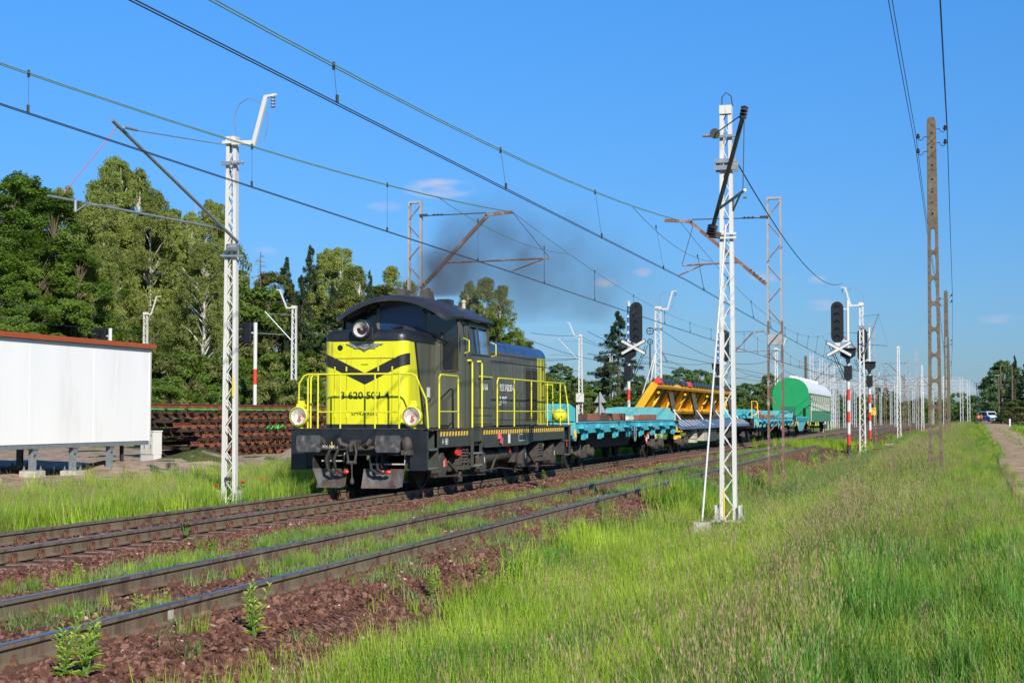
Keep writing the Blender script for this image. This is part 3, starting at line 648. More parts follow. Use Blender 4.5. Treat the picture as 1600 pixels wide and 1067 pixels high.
# masts of the diverging tracks on the far left
def small_cant(t, z, s, dirx=1):
    b = MB(); b.tube([(.1 * dirx, 0, z - 2.0), (1.7 * dirx, -.2, z - .3)], .03, 6); b.tube([(0, 0, z - .5), (1.6 * dirx, -.2, z - .42)], .014, 5); b.tube([(.5 * dirx, 0, z - 1.6), (2.3 * dirx, -.3, z - 1.5)], .02, 5)
    b.build('cantilever', M['galv'], t)
for i, (u, vt, D, lab, dr) in enumerate(((228, 488, 91, 'white mast rising behind the white building, cantilever to its right', 1), (460, 478, 86, 'white mast before the dark trees left of the locomotive, cantilever to its left', -1),
                                   (905, 523, 117, 'slim white mast behind the first flat wagon and yellow lamp', -1), (946, 552, 149, 'shorter slim white mast just right of the previous one, before the big spruce', 1))):
    p = at(u, vt, D=D); t = white_mast(p.x, p.y, gz(p.x, p.y), p.z, lab, foot=False, det=True, w0=.38, w1=.28, group='white masts of the diverging line on the left')
    small_cant(t, p.z, 1, dr)
    if i != 3: 
        b = MB(); s = dr if i != 2 else -1; s = 1 if i == 0 else -1; b.bar((0, -.1, p.z - .1), (.42 * s, -.1, p.z - .12), .05, .08); b.bar((.4 * s, -.1, p.z - .15), (.75 * s, -.1, p.z + .9), .06, .08) if i == 0 else b.bar((.4 * s, -.1, p.z - .15), (.85 * s, -.1, p.z + .9), .06, .08); b.bar((.75 * s, -.1, p.z + .9), (1.05 * s, -.1, p.z + .92), .05, .05); b.build('top_arm', M['white'], t)
    if i == 2: b = MB(); b.box(-.3, .3, -.3, -.15, 2.6, 3.25); b.build('junction_box', M['cabinet'], t)

# old brown masts with their brackets
def old_mast(X, Y, z1, label, toward, tipx, tipz, det=True, z0=None, grey=True):
    x = X + bend(Y); t = empty('lattice_mast', (x, Y, 0), 0, label, 'mast', 'old brown masts of the present overhead line')
    z0 = gz(x, Y) if z0 is None else z0; zc = 4.3 if grey else z1
    b = MB()
    for s in (-1, 1):
        for (za, zb, mt) in ((z0, zc, 'oldmast'), (zc, z1, 'oldmastgrey')):
            if zb <= za: continue
            w = lambda z: (.42 + (.36 - .42) * (z - z0) / (z1 - z0)) / 2
            b = MB(); b.loft([[(s * w(z) - .028, -.07, z), (s * w(z) + .028, -.07, z), (s * w(z) + .028, .07, z), (s * w(z) - .028, .07, z)] for z in (za, zb)]); b.build('post', M[mt], t)
    b = MB(); b.box(-.19, .19, -.072, .072, z1 - .06, z1); b.box(-.21, .21, -.075, .075, 3.62, 3.92); b.build('tie_plate', M['oldmastgrey'], t)
    b = MB(); n = 14
    for i in range(n):
        za = z0 + (z1 - z0) * (i + .1) / n; zb = z0 + (z1 - z0) * (i + .75) / n; s = -1 if i % 2 else 1
        b.bar((s * .17, -.06, za), (-s * .17, -.06, zb), .030, .030)
    b.build('lacing_bar', M['oldmast'], t)
    if det: b = MB(); b.box(-.42, .42, -.3, .3, z0 - .8, z0 + .12); b.build('foundation', M['concrete'], t)
    # bracket
    q = toward; tx = q * abs(tipx)          # tip relative x
    b = MB(); b.bar((q * .24, -.09, 5.35), (q * (abs(tipx) - .75), -.09, tipz - .08), .07, .10); b.bar((q * (abs(tipx) - .80), -.09, tipz - .06), (tx, -.09, tipz), .07, .09); b.build('bracket_arm', M['oldmast'], t)
    b = MB(); b.tube([(q * .2, -.09, tipz - .02), (q * (abs(tipx) - .8), -.09, tipz + .0)], .016, 5); insul(b, (q * .55, -.09, tipz), (q * .9, -.09, tipz), .045, 3); b.bar((q * .16, -.08, tipz), (q * .4, -.08, tipz), .06, .07); b.build('tie_rod', M['wire'], t)
    fx = q * (abs(tipx) + 1.05 if toward > 0 else abs(tipx) - .1); sx = q * (.24 + (abs(tipx) - 1.0) * .26)
    if toward > 0:
        b = MB(); b.tube([(q * 1.0, -.09, 6.05), (q * (abs(tipx) + 1.1), -.09, 6.1)], .028, 6); b.tube([(q * (abs(tipx) + 1.0), -.09, 6.1), (q * abs(tipx), -.09, 5.76)], .022, 6); b.build('registration_arm', M['oldmast'], t)
        b = MB(); b.tube([(tx, -.09, tipz), (q * (abs(tipx) + 1.1), -.09, 6.12)], .009, 4); b.build('support_wire', M['wire'], t)
    else:
        b = MB(); b.tube([(q * .95, -.09, 6.0), (q * 2.65, -.09, 5.95)], .028, 6); b.tube([(q * 2.0, -.09, 5.97), (q * 2.75, -.09, 5.66)], .022, 6); b.build('registration_arm', M['oldmast'], t)
        b = MB(); b.tube([(q * 2.65, -.09, 5.97), (q * (abs(tipx) - .85), -.09, tipz - .1)], .009, 4); b.build('support_wire', M['wire'], t)
    b = MB(); insul(b, (q * .26, -.09, 5.38), (q * .72, -.09, 5.8), .07, 5); b.build('insulator', M['porcelain' if toward > 0 else 'frame'], t)
    return t
LB = [old_mast(-14.75, 42.6, 7.9, 'old grey lattice mast behind the locomotive cab roof, rusty bracket reaching over the train track', 1, 2.98, 7.47)]
RB = [old_mast(-4.45, 44.2, 7.85, 'old lattice mast, brown below and grey above, in front of the green coach', -1, 3.15, 7.28)]
for i, Y in enumerate((108.4, 174, 240)):
    old_mast(-14.75, Y, 7.9, ['old brown mast behind the near white mast, bracket over the train', 'third old mast left of the tracks, beyond the coach', 'far old mast left of the tracks among the station masts'][i], 1, 2.98, 7.47, det=i < 1)
    t = old_mast(-4.40, Y, 7.85, ['old brown mast carrying the yellow kilometre sign', 'old brown mast right of the tracks beyond the kilometre sign', 'far old mast right of the tracks'][i], -1, 2.8, 7.28, det=i < 1)
    if i == 0: KM = t
b = MB(); b.box(-.23, .23, -.12, -.10, 1.62, 2.12); b.build('sign_plate', M['signyellow'], KM)
kp = [o for o in KM.children if o.name.startswith('sign_plate')][0]
text_part('lettering', '170', .26, (0, -.122, 1.99), (PI / 2, 0, 0), M['blacktext'], kp, .001, .85); text_part('lettering', '4', .22, (0, -.122, 1.74), (PI / 2, 0, 0), M['blacktext'], kp, .001, .9)
b = MB(); b.bar((-.25, -.1, .9), (.2, -.1, 1.45), .07, .02); b.bar((-.2, -.1, 1.45), (.25, -.1, .9), .07, .02); b.build('cross_brace', M['black'], KM)

# ------------------------------------------------------------------ overhead lines
def para(y, ya, yb, zs, zm):
    t = (y - ya) / (yb - ya) * 2 - 1; return zm + (zs - zm) * t * t
def overhead(X, zs, zm, zc, sup, stag, label, stitch, twin=True, wr=.008):
    root = empty('overhead_line', (0, 0, 0), 0, label, 'overhead wires', 'overhead lines of the two main tracks')
    spans = list(zip(sup[:-1], sup[1:]))
    def xm(y): return X + bend(y)
    def xc(y):
        t = 0
        for i, (a, c) in enumerate(spans):
            if a <= y <= c: f = (y - a) / (c - a); t = stag * ((1 - 2 * f) if i % 2 == 0 else (2 * f - 1))
        return X + t + bend(y)
    mb = MB(); cb = MB(); db = MB(); sb = MB()
    for i, (a, c) in enumerate(spans):
        st = [a + (c - a) * k / 24 for k in range(25)]
        for off in ((-.03, .03) if twin and i < 1 else (0,)):
            mb.tube([(xm(y) + off, y, para(y, a, c, zs, zm) + .06 * (k2 in ()) ) for k2, y in enumerate(st)], wr if a < 100 else wr * 1.7, 5, cap=False)
        for off in ((-.02, .035) if i < 3 else (0,)):
            cb.tube([(xc(y) + off, y, zc - .04 * math.sin(PI * (y - a) / (c - a))) for y in st[::3]], wr if a < 100 else wr * 1.9, 5, cap=False)
        n = 9; 
        for k in range(n):
            y = a + (c - a) * (k + .5) / n
            near = min(abs(y - a), abs(y - c))
            ztop = para(y, a, c, zs, zm)
            if near < 7: ztop = para(7 + a, a, c, zs, zm) - .30 * (1 - near / 7)
            o = MB(); o.tube([(xm(y), y, ztop + .03), (xc(y), y, zc)], .004 if a < 40 else .009, 4); o.lathe([(.022, -.05), (.022, .05)], (xc(y), y, zc + .03), 'z', 5); o.lathe([(.02, -.05), (.02, .05)], (xm(y), y, ztop), 'z', 5)
            if a < 60: o.build('dropper', M['wire'], root)
            else: db.v, db.f, db.m = db.v, db.f, db.m; db.add(o.v, o.f)
        if i > 0 or True:
            pass
    for y in sup[1:-1]:
        if y > 120: continue
        za = para(7 + y, y, y + (sup[2] - sup[1]), zs, zm)
        sb.tube([(xm(q), q, za - .30 * (1 - (abs(q - y) / 7) ** 2)) for q in [y - 7 + k * 1.4 for k in range(11)]], wr, 5, cap=False)
    mb.build('messenger_wire', M['copper'] , root); cb.build('contact_wire', M['wire'], root); sb.build('stitch_wire', M['copper'], root)
    if db.v: tag(db.build('dropper', M['wire'], root), kind='stuff')
    return root
OV2 = overhead(-7.2, 7.28, 5.90, 5.52, (-24, 44.2, 108.4, 174, 240, 306), -.22, 'dark wires and greenish messenger over the front track, highest in the sky', True)
OV1 = overhead(-11.77, 7.47, 6.16, 5.72, (-20.5, 42.6, 108.4, 174, 240, 306), .0, 'wires and greenish messenger over the train track, lower on the left of the sky', True)
# feeder hanging between the masts on the right
b = MB(); a = at(1152, 255, D=30.6); c = at(1316, 442, D=86)
b.tube([a.lerp(c, k / 16) - Vector((0, 0, .9 * 4 * (k / 16) * (1 - k / 16))) for k in range(17)], .014, 5); tag(b.build('feeder_wire', M['wire']), 'thick dark wire falling from the near white mast to the next white mast', 'wire')

# ------------------------------------------------------------------ station throat: portals and many masts far away
def portal(Y, x0, x1, z, label):
    t = empty('catenary_portal', ((x0 + x1) / 2 + bend(Y), Y, 0), 0, label, 'portal', 'white lattice portals over the station tracks')
    w = (x1 - x0) / 2; b = MB()
    for dz in (0, .7): b.box(-w, w, -.06, .06, z + dz - .035, z + dz + .035)
    n = int((x1 - x0) / .9)
    for i in range(n):
        xa = -w + 2 * w * i / n; xb = -w + 2 * w * (i + 1) / n
        b.bar((xa, -.02, z if i % 2 else z + .7), (xb, -.02, z + .7 if i % 2 else z), .045, .045)
    b.build('girder', M['hazedwhite'], t)
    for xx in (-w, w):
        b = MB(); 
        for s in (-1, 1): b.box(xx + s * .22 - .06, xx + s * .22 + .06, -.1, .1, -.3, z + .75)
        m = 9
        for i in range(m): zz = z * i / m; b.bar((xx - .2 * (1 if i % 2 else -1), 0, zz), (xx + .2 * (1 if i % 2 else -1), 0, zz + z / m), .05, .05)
        b.build('upright', M['hazedwhite'], t)
    b = MB()
    for k in range(int((x1 - x0) / 5)): xx = -w + 2.5 + 5 * k; b.bar((xx, -.1, z), (xx, -.1, z - .9), .06, .06); b.bar((xx, -.1, z - .9), (xx + .9, -.1, z - .95), .05, .05)
    b.build('dropper_bracket', M['galv'], t)
for i, (Y, xl) in enumerate(((278, -26), (300, -34), (330, -40), (356, -46), (385, -50), (415, -56), (450, -60))):
    portal(Y, xl, -2.4 if i < 3 else -1.0, 7.4, 'white lattice portal over the station tracks, %s' % ('nearest of the far row', 'second of the far row', 'third of the far row', 'fourth of the far row', 'fifth of the far row', 'sixth of the far row', 'most distant')[i])
def thin_mast(X, Y, z, mt, label, arm=0):
    x = X + bend(Y); t = empty('mast', (x, Y, 0), 0, label, 'mast', 'slim masts standing among the station tracks')
    b = MB()
    for s in (-1, 1): b.box(s * .14 - .045, s * .14 + .045, -.07, .07, -.3, z)
    n = 10
    for i in range(n): zz = z * i / n; b.bar(((-.13 if i % 2 else .13), 0, zz), ((.13 if i % 2 else -.13), 0, zz + z / n), .04, .04)
    b.build('post', M['hazedwhite' if mt == 'white' and Y > 140 else mt], t)
    if arm: b = MB(); b.bar((0, 0, z - 2), (arm * 2.6, 0, z - .4), .07, .07); b.bar((arm * 2.5, 0, z - .4), (arm * 3.2, 0, z - .35), .06, .06); b.bar((arm * .6, 0, z - 1.6), (arm * 3, 0, z - 1.7), .04, .04); b.build('bracket', M['oldmast'], t)
rr = random.Random(4); seq = {}; ords = ['first', 'second', 'third', 'fourth', 'fifth', 'sixth', 'seventh', 'eighth', 'ninth', 'tenth']
for i, (u, vt, D, mt, arm) in enumerate(((1268, 552, 150, 'white', 0), (1276, 575, 175, 'white', 1), (1283, 560, 160, 'white', 0), (1291, 566, 170, 'white', -1), (1299, 588, 190, 'white', 0), (1309, 600, 210, 'white', 0), (1319, 592, 215, 'white', 1), (1336, 598, 230, 'white', 0),
     (1383, 590, 240, 'oldmast', 1), (1392, 602, 260, 'white', 0), (1399, 596, 235, 'white', -1), (1412, 585, 225, 'oldmast', 1), (1420, 600, 260, 'oldmastgrey', 0), (1427, 606, 280, 'white', 0), (1435, 596, 265, 'oldmast', -1), (1442, 610, 300, 'white', 0), (1457, 604, 270, 'white', 0), (1330, 612, 260, 'white', 0),
     (1376, 614, 270, 'white', 0), (1244, 600, 170, 'white', 0), (1254, 604, 185, 'white', 0), (1432, 545, 205, 'oldmastgrey', 0), (1300, 572, 175, 'white', 1), (1287, 590, 200, 'white', 0), (1303, 606, 220, 'white', 0))):
    p = at(u, vt, D=D); wk = (mt, u < 1305, u < 1370); thin_mast(p.x - bend(p.y), p.y, p.z, mt, ('slim %s mast in the station, %s, %s' % ('white' if mt == 'white' else 'brown' if mt == 'oldmast' else 'grey', 'with bracket to the right' if arm > 0 else 'with bracket to the left' if arm < 0 else 'tall' if (648 - vt) > 55 else 'short', 'behind the coach' if u < 1305 else 'between the signals' if u < 1370 else 'right of the kilometre sign')), arm)
p = at(1259, 556, D=150); b = MB(); b.tube([(p.x, p.y, -.2), (p.x, p.y, p.z)], [.19, .13], 8); tag(b.build('wooden_pole', M['bark']), 'brown wooden pole rising behind the coach roof', 'pole')
# far wires over the station, one bundle per portal row
for i, (X, z) in enumerate(((-17.5, 7.2), (-22.5, 7.2), (-28, 7.3), (-17.5, 5.7), (-22.5, 5.7))):
    b = MB(); pts = []
    for s in range(0, 5):
        ya = 100 + s * 60
        for k in range(8): y = ya + 60 * k / 8; pts.append((X + bend(y) * 1, y, z - (1.1 * 4 * (k / 8) * (1 - k / 8) if z > 6 else 0)))
    b.tube(pts, .018, 4, cap=False); tag(b.build('overhead_wire', M['wire']), 'thin wire over the station tracks behind the train', 'wire', 'far overhead wires behind the train')
for i, (u1, v1, u2, v2, D1, D2, sag) in enumerate(((905, 530, 1150, 585, 117, 190, .8), (905, 560, 700, 545, 117, 60, .3), (228, 500, 0, 470, 91, 70, .2), (228, 520, 0, 500, 91, 70, .0), (460, 490, 228, 500, 86, 91, .5), (460, 497, 905, 560, 86, 117, .8), (946, 575, 1150, 600, 149, 220, .5),
                                               (830, 520, 905, 524, 90, 117, .1), (905, 524, 1010, 560, 117, 150, .3), (470, 520, 905, 580, 86, 117, .2))):
    a = at(u1, v1, D=D1); c = at(u2, v2, D=D2); b = MB(); b.tube([a.lerp(c, k / 12) - Vector((0, 0, sag * 4 * (k / 12) * (1 - k / 12))) for k in range(13)], .014, 4, cap=False)
    tag(b.build('overhead_wire', M['wire']), 'thin overhead wire %s behind the train' % ('above the white building' if u2 <= 230 else 'left of the locomotive' if u1 < 500 and i != 5 and i != 9 else 'right of the blue hood end'), 'wire', 'wires of the diverging line')

# ------------------------------------------------------------------ signals
def signal(X, Y, zh, label, ydir=1, heads=5, cross=0, z0=None, post='rw', sc=1.0, hood=True, offx=.45, box=True, blue=False):
    """ydir 1: lamps face the camera"""
    x = X + bend(Y); t = empty('signal', (x, Y, 0), 0, label, 'signal')
    z0 = gz(x, Y) if z0 is None else z0
    r = .085
    segs = [(z0, .08, 'black'), (.08, .65, 'red'), (.65, 1.23, 'white'), (1.23, 1.80, 'red'), (1.80, 2.37, 'white'), (2.37, 2.95, 'red'), (2.95, 3.5, 'white'), (3.5, 3.9, 'red')] if post == 'rw' else [(z0, 3.9, 'white')]
    for a, c, m in segs:
        b = MB(); rr_ = r + (.06 if m == 'black' else 0); b.lathe([(rr_, a), (r, c)], (0, 0, 0), 'z', 12); b.build('post_band', M[m], t, smooth=True)
    b = MB(); b.lathe([(.075, 3.9), (.075, zh + .05)], (0, .02, 0), 'z', 10); b.build('upper_post', M['white'], t, smooth=True)
    if blue:
        b = MB(); b.lathe([(.078, 4.7), (.078, zh - .2)], (0, .02, 0), 'z', 10); b.build('blue_sleeve', M['sblue'], t, smooth=True)
        b = MB()
        for k in range(5): z = 4.95 + k * .42; b.prism([(-.07, z), (.07, z), (0, z + .2)], -.085, -.075)
        b.build('white_arrow', M['white'], t)
    if box:
        b = MB(); b.box(-.2, .2, -.24, .14, 3.45, 4.15); b.build('relay_box', M['signal'], t, bevel=.02)
    b = MB(); b.prism([(-.40, 5.02), (.40, 5.02), (.37, 4.66), (.12, 4.50), (.07, 4.28), (-.07, 4.28), (-.12, 4.50), (-.37, 4.66)], -.30, .12); b.box(-.42, .42, -.42, .12, 5.0, 5.05); b.build('speed_indicator', M['signal'], t)
    # head
    hx = offx; ht = heads * .385 + .22; w = .32; zt = zh; zb = zh - ht
    poly = []
    for k in range(9): a = PI * k / 8; poly.append((hx + w * math.cos(a), zt - w + w * math.sin(a)))
    for k in range(9): a = PI + PI * k / 8; poly.append((hx + w * math.cos(a), zb + w + w * math.sin(a)))
    b = MB(); b.prism(poly, -.10 if ydir > 0 else -.05, -.05 if ydir > 0 else .05); hd = b.build('head', M['signal'], t, bevel=.01)
    b = MB(); b.prism([(hx + (p[0] - hx) * .55, (p[1] - (zt + zb) / 2) * .85 + (zt + zb) / 2) for p in poly], -.05 if ydir > 0 else .05, .28 if ydir > 0 else -.25); b.build('lamp_case', M['signal'], t, bevel=.02)
    if ydir > 0:
        for k in range(heads):
            z = zt - .30 - k * .385
            b = MB(); b.lathe([(.001, -.108), (.095, -.112), (.10, -.10)], (hx, 0, z), 'y', 14); b.build('lens', M['signallens'], hd)
            b = MB(); n = 9; ring = []
            for d, rr_ in ((-.11, .12), (-.30, .115)):
                ring.append([(hx + rr_ * math.cos(a) , d + (.12 * (1 - math.sin(a)) if d < -.2 else 0), z + rr_ * math.sin(a)) for a in [PI * (-.12) + PI * 1.24 * q / n for q in range(n + 1)]])
            m = n + 1; b.v = ring[0] + ring[1]; b.f = [(i, i + 1, m + i + 1, m + i) for i in range(n)]; b.m = [0] * n; o = b.build('visor', M['signal'], hd, fix=False)
    b = MB(); b.bar((0, 0, zb + .1), (hx, 0, zb + .1), .08, .08); b.bar((0, 0, zt - .4), (hx, 0, zt - .4), .08, .08); b.box(hx - .12, hx + .12, -.1, .1, zb - .18, zb + .02); b.build('head_bracket', M['white'], t)
    if ydir > 0 or True:
        s = 1 if offx > 0 else -1
        b = MB(); b.bar((.1 * s, .1, 3.4), (.85 * s, .2, 5.2), .05, .03); b.bar((.22 * s, .1, 3.4), (.97 * s, .2, 5.2), .05, .03)
        for k in range(5): b.bar(((.1 + .15 * k) * s, .1 + .02 * k, 3.5 + .36 * k), ((.22 + .15 * k) * s, .1 + .02 * k, 3.5 + .36 * k), .03, .03)
        b.build('ladder', M['signal'], t)
    if cross:
        for q, sg in enumerate((-1, 1)):
            b = MB(); cx, cz = cross
            b.bar((cx - .60, -.47 - .03 * q, cz - .33 * sg), (cx + .60, -.47 - .03 * q, cz + .33 * sg), .03, .13); o = b.build('cross_board', M['white'], t); b = MB(); b.bar((cx - .63, -.43 - .03 * q, cz - .345 * sg), (cx + .63, -.43 - .03 * q, cz + .345 * sg), .02, .19); b.build('cross_border', M['black'], o)
    return t
signal(-15.3, 77.7, 7.42, 'five-lamp black signal on a red and white post left of the train, white cross below', cross=(.34, 5.08), blue=True, offx=.42, z0=-.4)
signal(-4.43, 80.8, 7.47, 'five-lamp black signal right of the front track, red and white post, white cross board', cross=(-.42, 5.0), offx=-.52, z0=-.75)
signal(-4.25, 101.5, 7.2, 'dark signal seen from behind, slimmer red and white post further along the right side', ydir=-1, offx=-.42, heads=5, cross=0)
signal(-14.2, 103.0, 7.3, 'signal seen from behind with blue sleeved post, hidden mostly by the near white mast', ydir=-1, offx=.42, blue=True)
def mini_signal(u, vt, vb, D, lab, post_v, whiteleft=False):
    p = at(u, vt, D=D); t = empty('signal', (p.x, p.y, 0), 0, lab, 'signal'); h = (vb - vt) * D / F
    b = MB(); b.box(-.22, .22, -.1, .12, p.z - h, p.z); b.build('head', M['signal'], t, bevel=.05)
    for k in range(3):
        z = p.z - h * (k + .5) / 3; b = MB(); b.prism([(-.12, z - .05), (-.62, z - .12), (-.6, z + .06), (-.12, z + .17)], -.2, .12); b.build('visor', M['signal'], t)
    z0 = gz(p.x, p.y)
    for a, c, m in ((z0, 1.6, 'white'), (1.6, 2.0, 'red'), (2.0, 3.2, 'white'), (3.2, 4.0, 'red'), (4.0, p.z, 'white')):
        b = MB(); b.lathe([(.10, a), (.10, c)], (.42, .05, 0), 'z', 8); b.build('post_band', M[m], t)
    b = MB(); b.bar((.0, .05, p.z - h * .5), (.42, .05, p.z - h * .5), .08, .08); b.build('head_bracket', M['white'], t)
mini_signal(387, 504, 536, 80, 'small three-lamp signal facing left, on a red and white post before the dark trees', 0)
mini_signal(161, 513, 537, 84, 'small three-lamp signal just showing above the roof of the white building', 0)
# back of two triangular boards on a post
p = at(938, 640, D=90); t = empty('warning_board', (p.x, p.y, 0), 0, 'grey backs of two triangular boards on a post behind the first flat wagon', 'sign'); z = CZ + (648 - 612) * 90 / F * .0 + 1.63
for zz in (2.35, 1.75): b = MB(); b.prism([(-.36, zz), (.36, zz), (0, zz + .62)], -.02, .02); b.build('triangle_board', M['oldmastgrey'], t)
b = MB(); b.lathe([(.06, -.2), (.06, 2.95)], (0, -.08, 0), 'z', 8); b.build('post', M['galv'], t)
# kilometre stone
p = at(1389, 683, D=97); t = empty('kilometre_stone', (p.x, p.y, gz(p.x, p.y)), R(-8), 'whitish kilometre stone in the grass right of the tracks', 'marker')
b = MB(); b.prism([(-.30, -.2), (.30, -.2), (.30, .42), (.20, .52), (-.20, .52), (-.30, .42)], -.12, .12); b.build('stone_block', M['concretelight'], t, bevel=.02)
text_part('lettering', '170', .26, (0, -.125, .24), (PI / 2, 0, 0), M['frame'], t, .002, .9)

# ------------------------------------------------------------------ concrete telephone poles
def concrete_pole(X, Y, z1, label, w0=.29, w1=.19, first=False):
    z0 = gz(X, Y) - .3; zg = gz(X, Y)
    t = empty('concrete_pole', (X, Y, 0), R(0), label, 'pole', 'concrete telephone poles with oval openings')
    H = z1 - zg; W = lambda z: (w0 + (w1 - w0) * (z - zg) / H) / 2
    zs = zg + H * .70          # openings below, drilled solid shaft above
    n = 10; ch = (zs - zg) / n; b = MB(); D = .075
    # lower ladder part: two legs and rounded cross pieces
    for s in (-1, 1):
        rings = []
        for k in range(2 * n + 1):
            z = z0 if k == 0 else zg + (zs - zg) * k / (2 * n)
            wi = W(z) - .072
            rings.append([(s * W(z), -D, z), (s * W(z), D, z), (s * wi, D, z), (s * wi, -D, z)])
        b.loft(rings)
    for k in range(n + 1):
        z = zg + ch * k; wi = W(z) - .072 + .002; h = .038
        pts = [(-wi, z - h * 2.6), (-wi * .75, z - h * 1.5), (-wi * .35, z - h), (wi * .35, z - h), (wi * .75, z - h * 1.5), (wi, z - h * 2.6), (wi, z + h * 2.6), (wi * .75, z + h * 1.5), (wi * .35, z + h), (-wi * .35, z + h), (-wi * .75, z + h * 1.5), (-wi, z + h * 2.6)]
        b.prism(pts, -D + .003, D - .003)
    b.build('ladder_shaft', M['concrete'], t)
    b = MB(); r = []
    for z, k in ((zs - .02, 1), (z1 - .10, 1), (z1 - .03, .8), (z1, .45)): r.append([(-W(z) * k, -D * .9, z), (W(z) * k, -D * .9, z), (W(z) * k, D * .9, z), (-W(z) * k, D * .9, z)])
    b.loft(r); b.build('upper_shaft', M['concrete'], t, bevel=.012)
    b = MB()
    for k in range(13):
        z = z1 - .18 - (z1 - zs) * .068 * k * (1 + .04 * (k % 3)); b.lathe([(.026 if k % 2 else .018, -D * .9 - .004), (.026 if k % 2 else .018, -D * .9 + .01)], (0, 0, z), 'y', 8)
    b.build('drilled_hole', M['black'], t)
    for (s, dz) in ((1, .26), (-1, .42), (1, .56), (-1, .74)):
        z = z1 - dz; w = W(z); hk = MB(); hk.tube([(s * (w - .02), 0, z), (s * (w + .07), 0, z), (s * (w + .09), 0, z - .05), (s * (w + .13), 0, z - .075), (s * (w + .18), 0, z - .05), (s * (w + .185), 0, z + .01)], .009, 5); ho = hk.build('hook', M['wire'], t)
        ins = MB(); ins.lathe([(.02, -.03), (.04, -.02), (.042, .02), (.028, .03), (.034, .05), (.02, .075)], (s * (w + .185), 0, z), 'z', 10); ins.build('insulator', M['porcelain'], ho, smooth=True)
        hk2 = 0
    return t
PP = [(-.06, 34.2, 8.05), (.45, 80.5, 7.9), (.80, 123, 7.6), (1.1, 168, 7.4), (1.5, 214, 7.2)]
PL = ['big concrete telephone pole with oval openings, right of centre in the grass', 'second concrete pole, just right of the big one', 'third concrete pole, overlapping the second', 'fourth concrete pole, mostly hidden behind the third', 'farthest concrete pole by the path']
for (X, Y, z), l in zip(PP, PL): concrete_pole(X, Y, z, l, w0=.30)
allp = [(-.75, -14, 8.4)] + PP
for (s, dz), wl in zip(((1, .20), (-1, .36), (1, .50), (-1, .68)), ('upper wire on the right side', 'upper wire on the left side', 'lower wire on the right side', 'lower wire on the left side')):
    b = MB(); pts = []
    for (X0, Y0, z0_), (X1, Y1, z1_) in zip(allp[:-1], allp[1:]):
        for k in range(10):
            f = k / 10; pts.append((X0 + (X1 - X0) * f + s * .33, Y0 + (Y1 - Y0) * f, z0_ + (z1_ - z0_) * f - dz - .3 * 4 * f * (1 - f)))
    b.tube(pts, .0065, 4, cap=False); tag(b.build('telephone_wire', M['wire']), 'thin telephone wire, ' + wl + ' of the concrete poles', 'wire', 'telephone wires on the concrete poles')
# ------------------------------------------------------------------ rolling stock helpers
XT = -11.77
def wheelset(root, y, r=.50, mt='dark', gauge=.7525, discs=True, n=20, name='wheel'):
    for s in (-1, 1):
        b = MB(); x = s * gauge
        b.lathe([(r + .028, -.07 * s - .0), (r + .028, -.045 * s), (r, -.04 * s), (r - .004, .065 * s), (r - .06, .065 * s), (r - .08, .03 * s), (.16, .03 * s), (.14, .09 * s), (.001, .09 * s)], (x, y, r), 'x', n)
        b.build(name, M[mt], root, smooth=True)
    b = MB(); b.lathe([(.085, -.75), (.085, .75)], (0, y, r), 'x', 10); b.build('axle', M['dark'], root)
def buffer_pair(root, y, d, z=1.02, rect=True, hx=.875, mt='dark'):
    """d = -1 front end (towards -y), +1 rear"""
    for s in (-1, 1):
        bb = MB(); bb.lathe([(.16, 0), (.16, .06), (.12, .07), (.115, .34), (.085, .35), (.085, .56)], (0, 0, 0), 'y', 14)
        if d < 0: bb.v = [(p[0], -p[1], p[2]) for p in bb.v]
        o = bb.build('buffer', M[mt], root, smooth=True, loc=(s * hx, y, z))
        h = MB()
        if rect:
            h.prism([(-.27, -.14), (-.24, -.175), (.24, -.175), (.27, -.14), (.27, .14), (.24, .175), (-.24, .175), (-.27, .14)], .56, .60)
        else: h.lathe([(.001, .60), (.2, .58), (.225, .555), (.2, .54)], (0, 0, 0), 'y', 16)
        if d < 0: h.v = [(p[0], -p[1], p[2]) for p in h.v]
        h.build('buffer_plate', M['bufferface'], o, bevel=.008)
def coil(root, x, y, z0, z1, r=.11, n=5, mt='gear'):
    b = MB(); k = n * 9
    b.tube([(x + r * math.cos(2 * PI * n * i / k), y + r * math.sin(2 * PI * n * i / k), z0 + (z1 - z0) * i / k) for i in range(k + 1)], .022, 5); b.build('coil_spring', M[mt], root)
M['plough'] = mat('worn_plough', (.09, .088, .085), .6, var=.3, scale=5, col2=(.07, .045, .035), c2=.5, c2scale=4)
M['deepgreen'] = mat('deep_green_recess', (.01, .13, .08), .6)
M['rustseam'] = mat('rusty_seam', (.22, .20, .02), .7, col2=(.25, .09, .02), c2=.5, c2scale=6)
M['bufferface'] = mat('greasy_buffer_face', (.055, .055, .057), .4, var=.6, scale=9, col2=(.16, .14, .12), c2=.6, c2scale=7)

# ------------------------------------------------------------------ diesel shunting locomotive
LY = 30.36; LL = 13.0
lo = empty('locomotive', (XT, LY, 0), 0, 'dark olive and yellow diesel shunting locomotive with a black V on its yellow nose', 'locomotive', None)
def L_(b, name, m, **k): return b.build(name, M[m] if isinstance(m, str) else m, lo, **k)
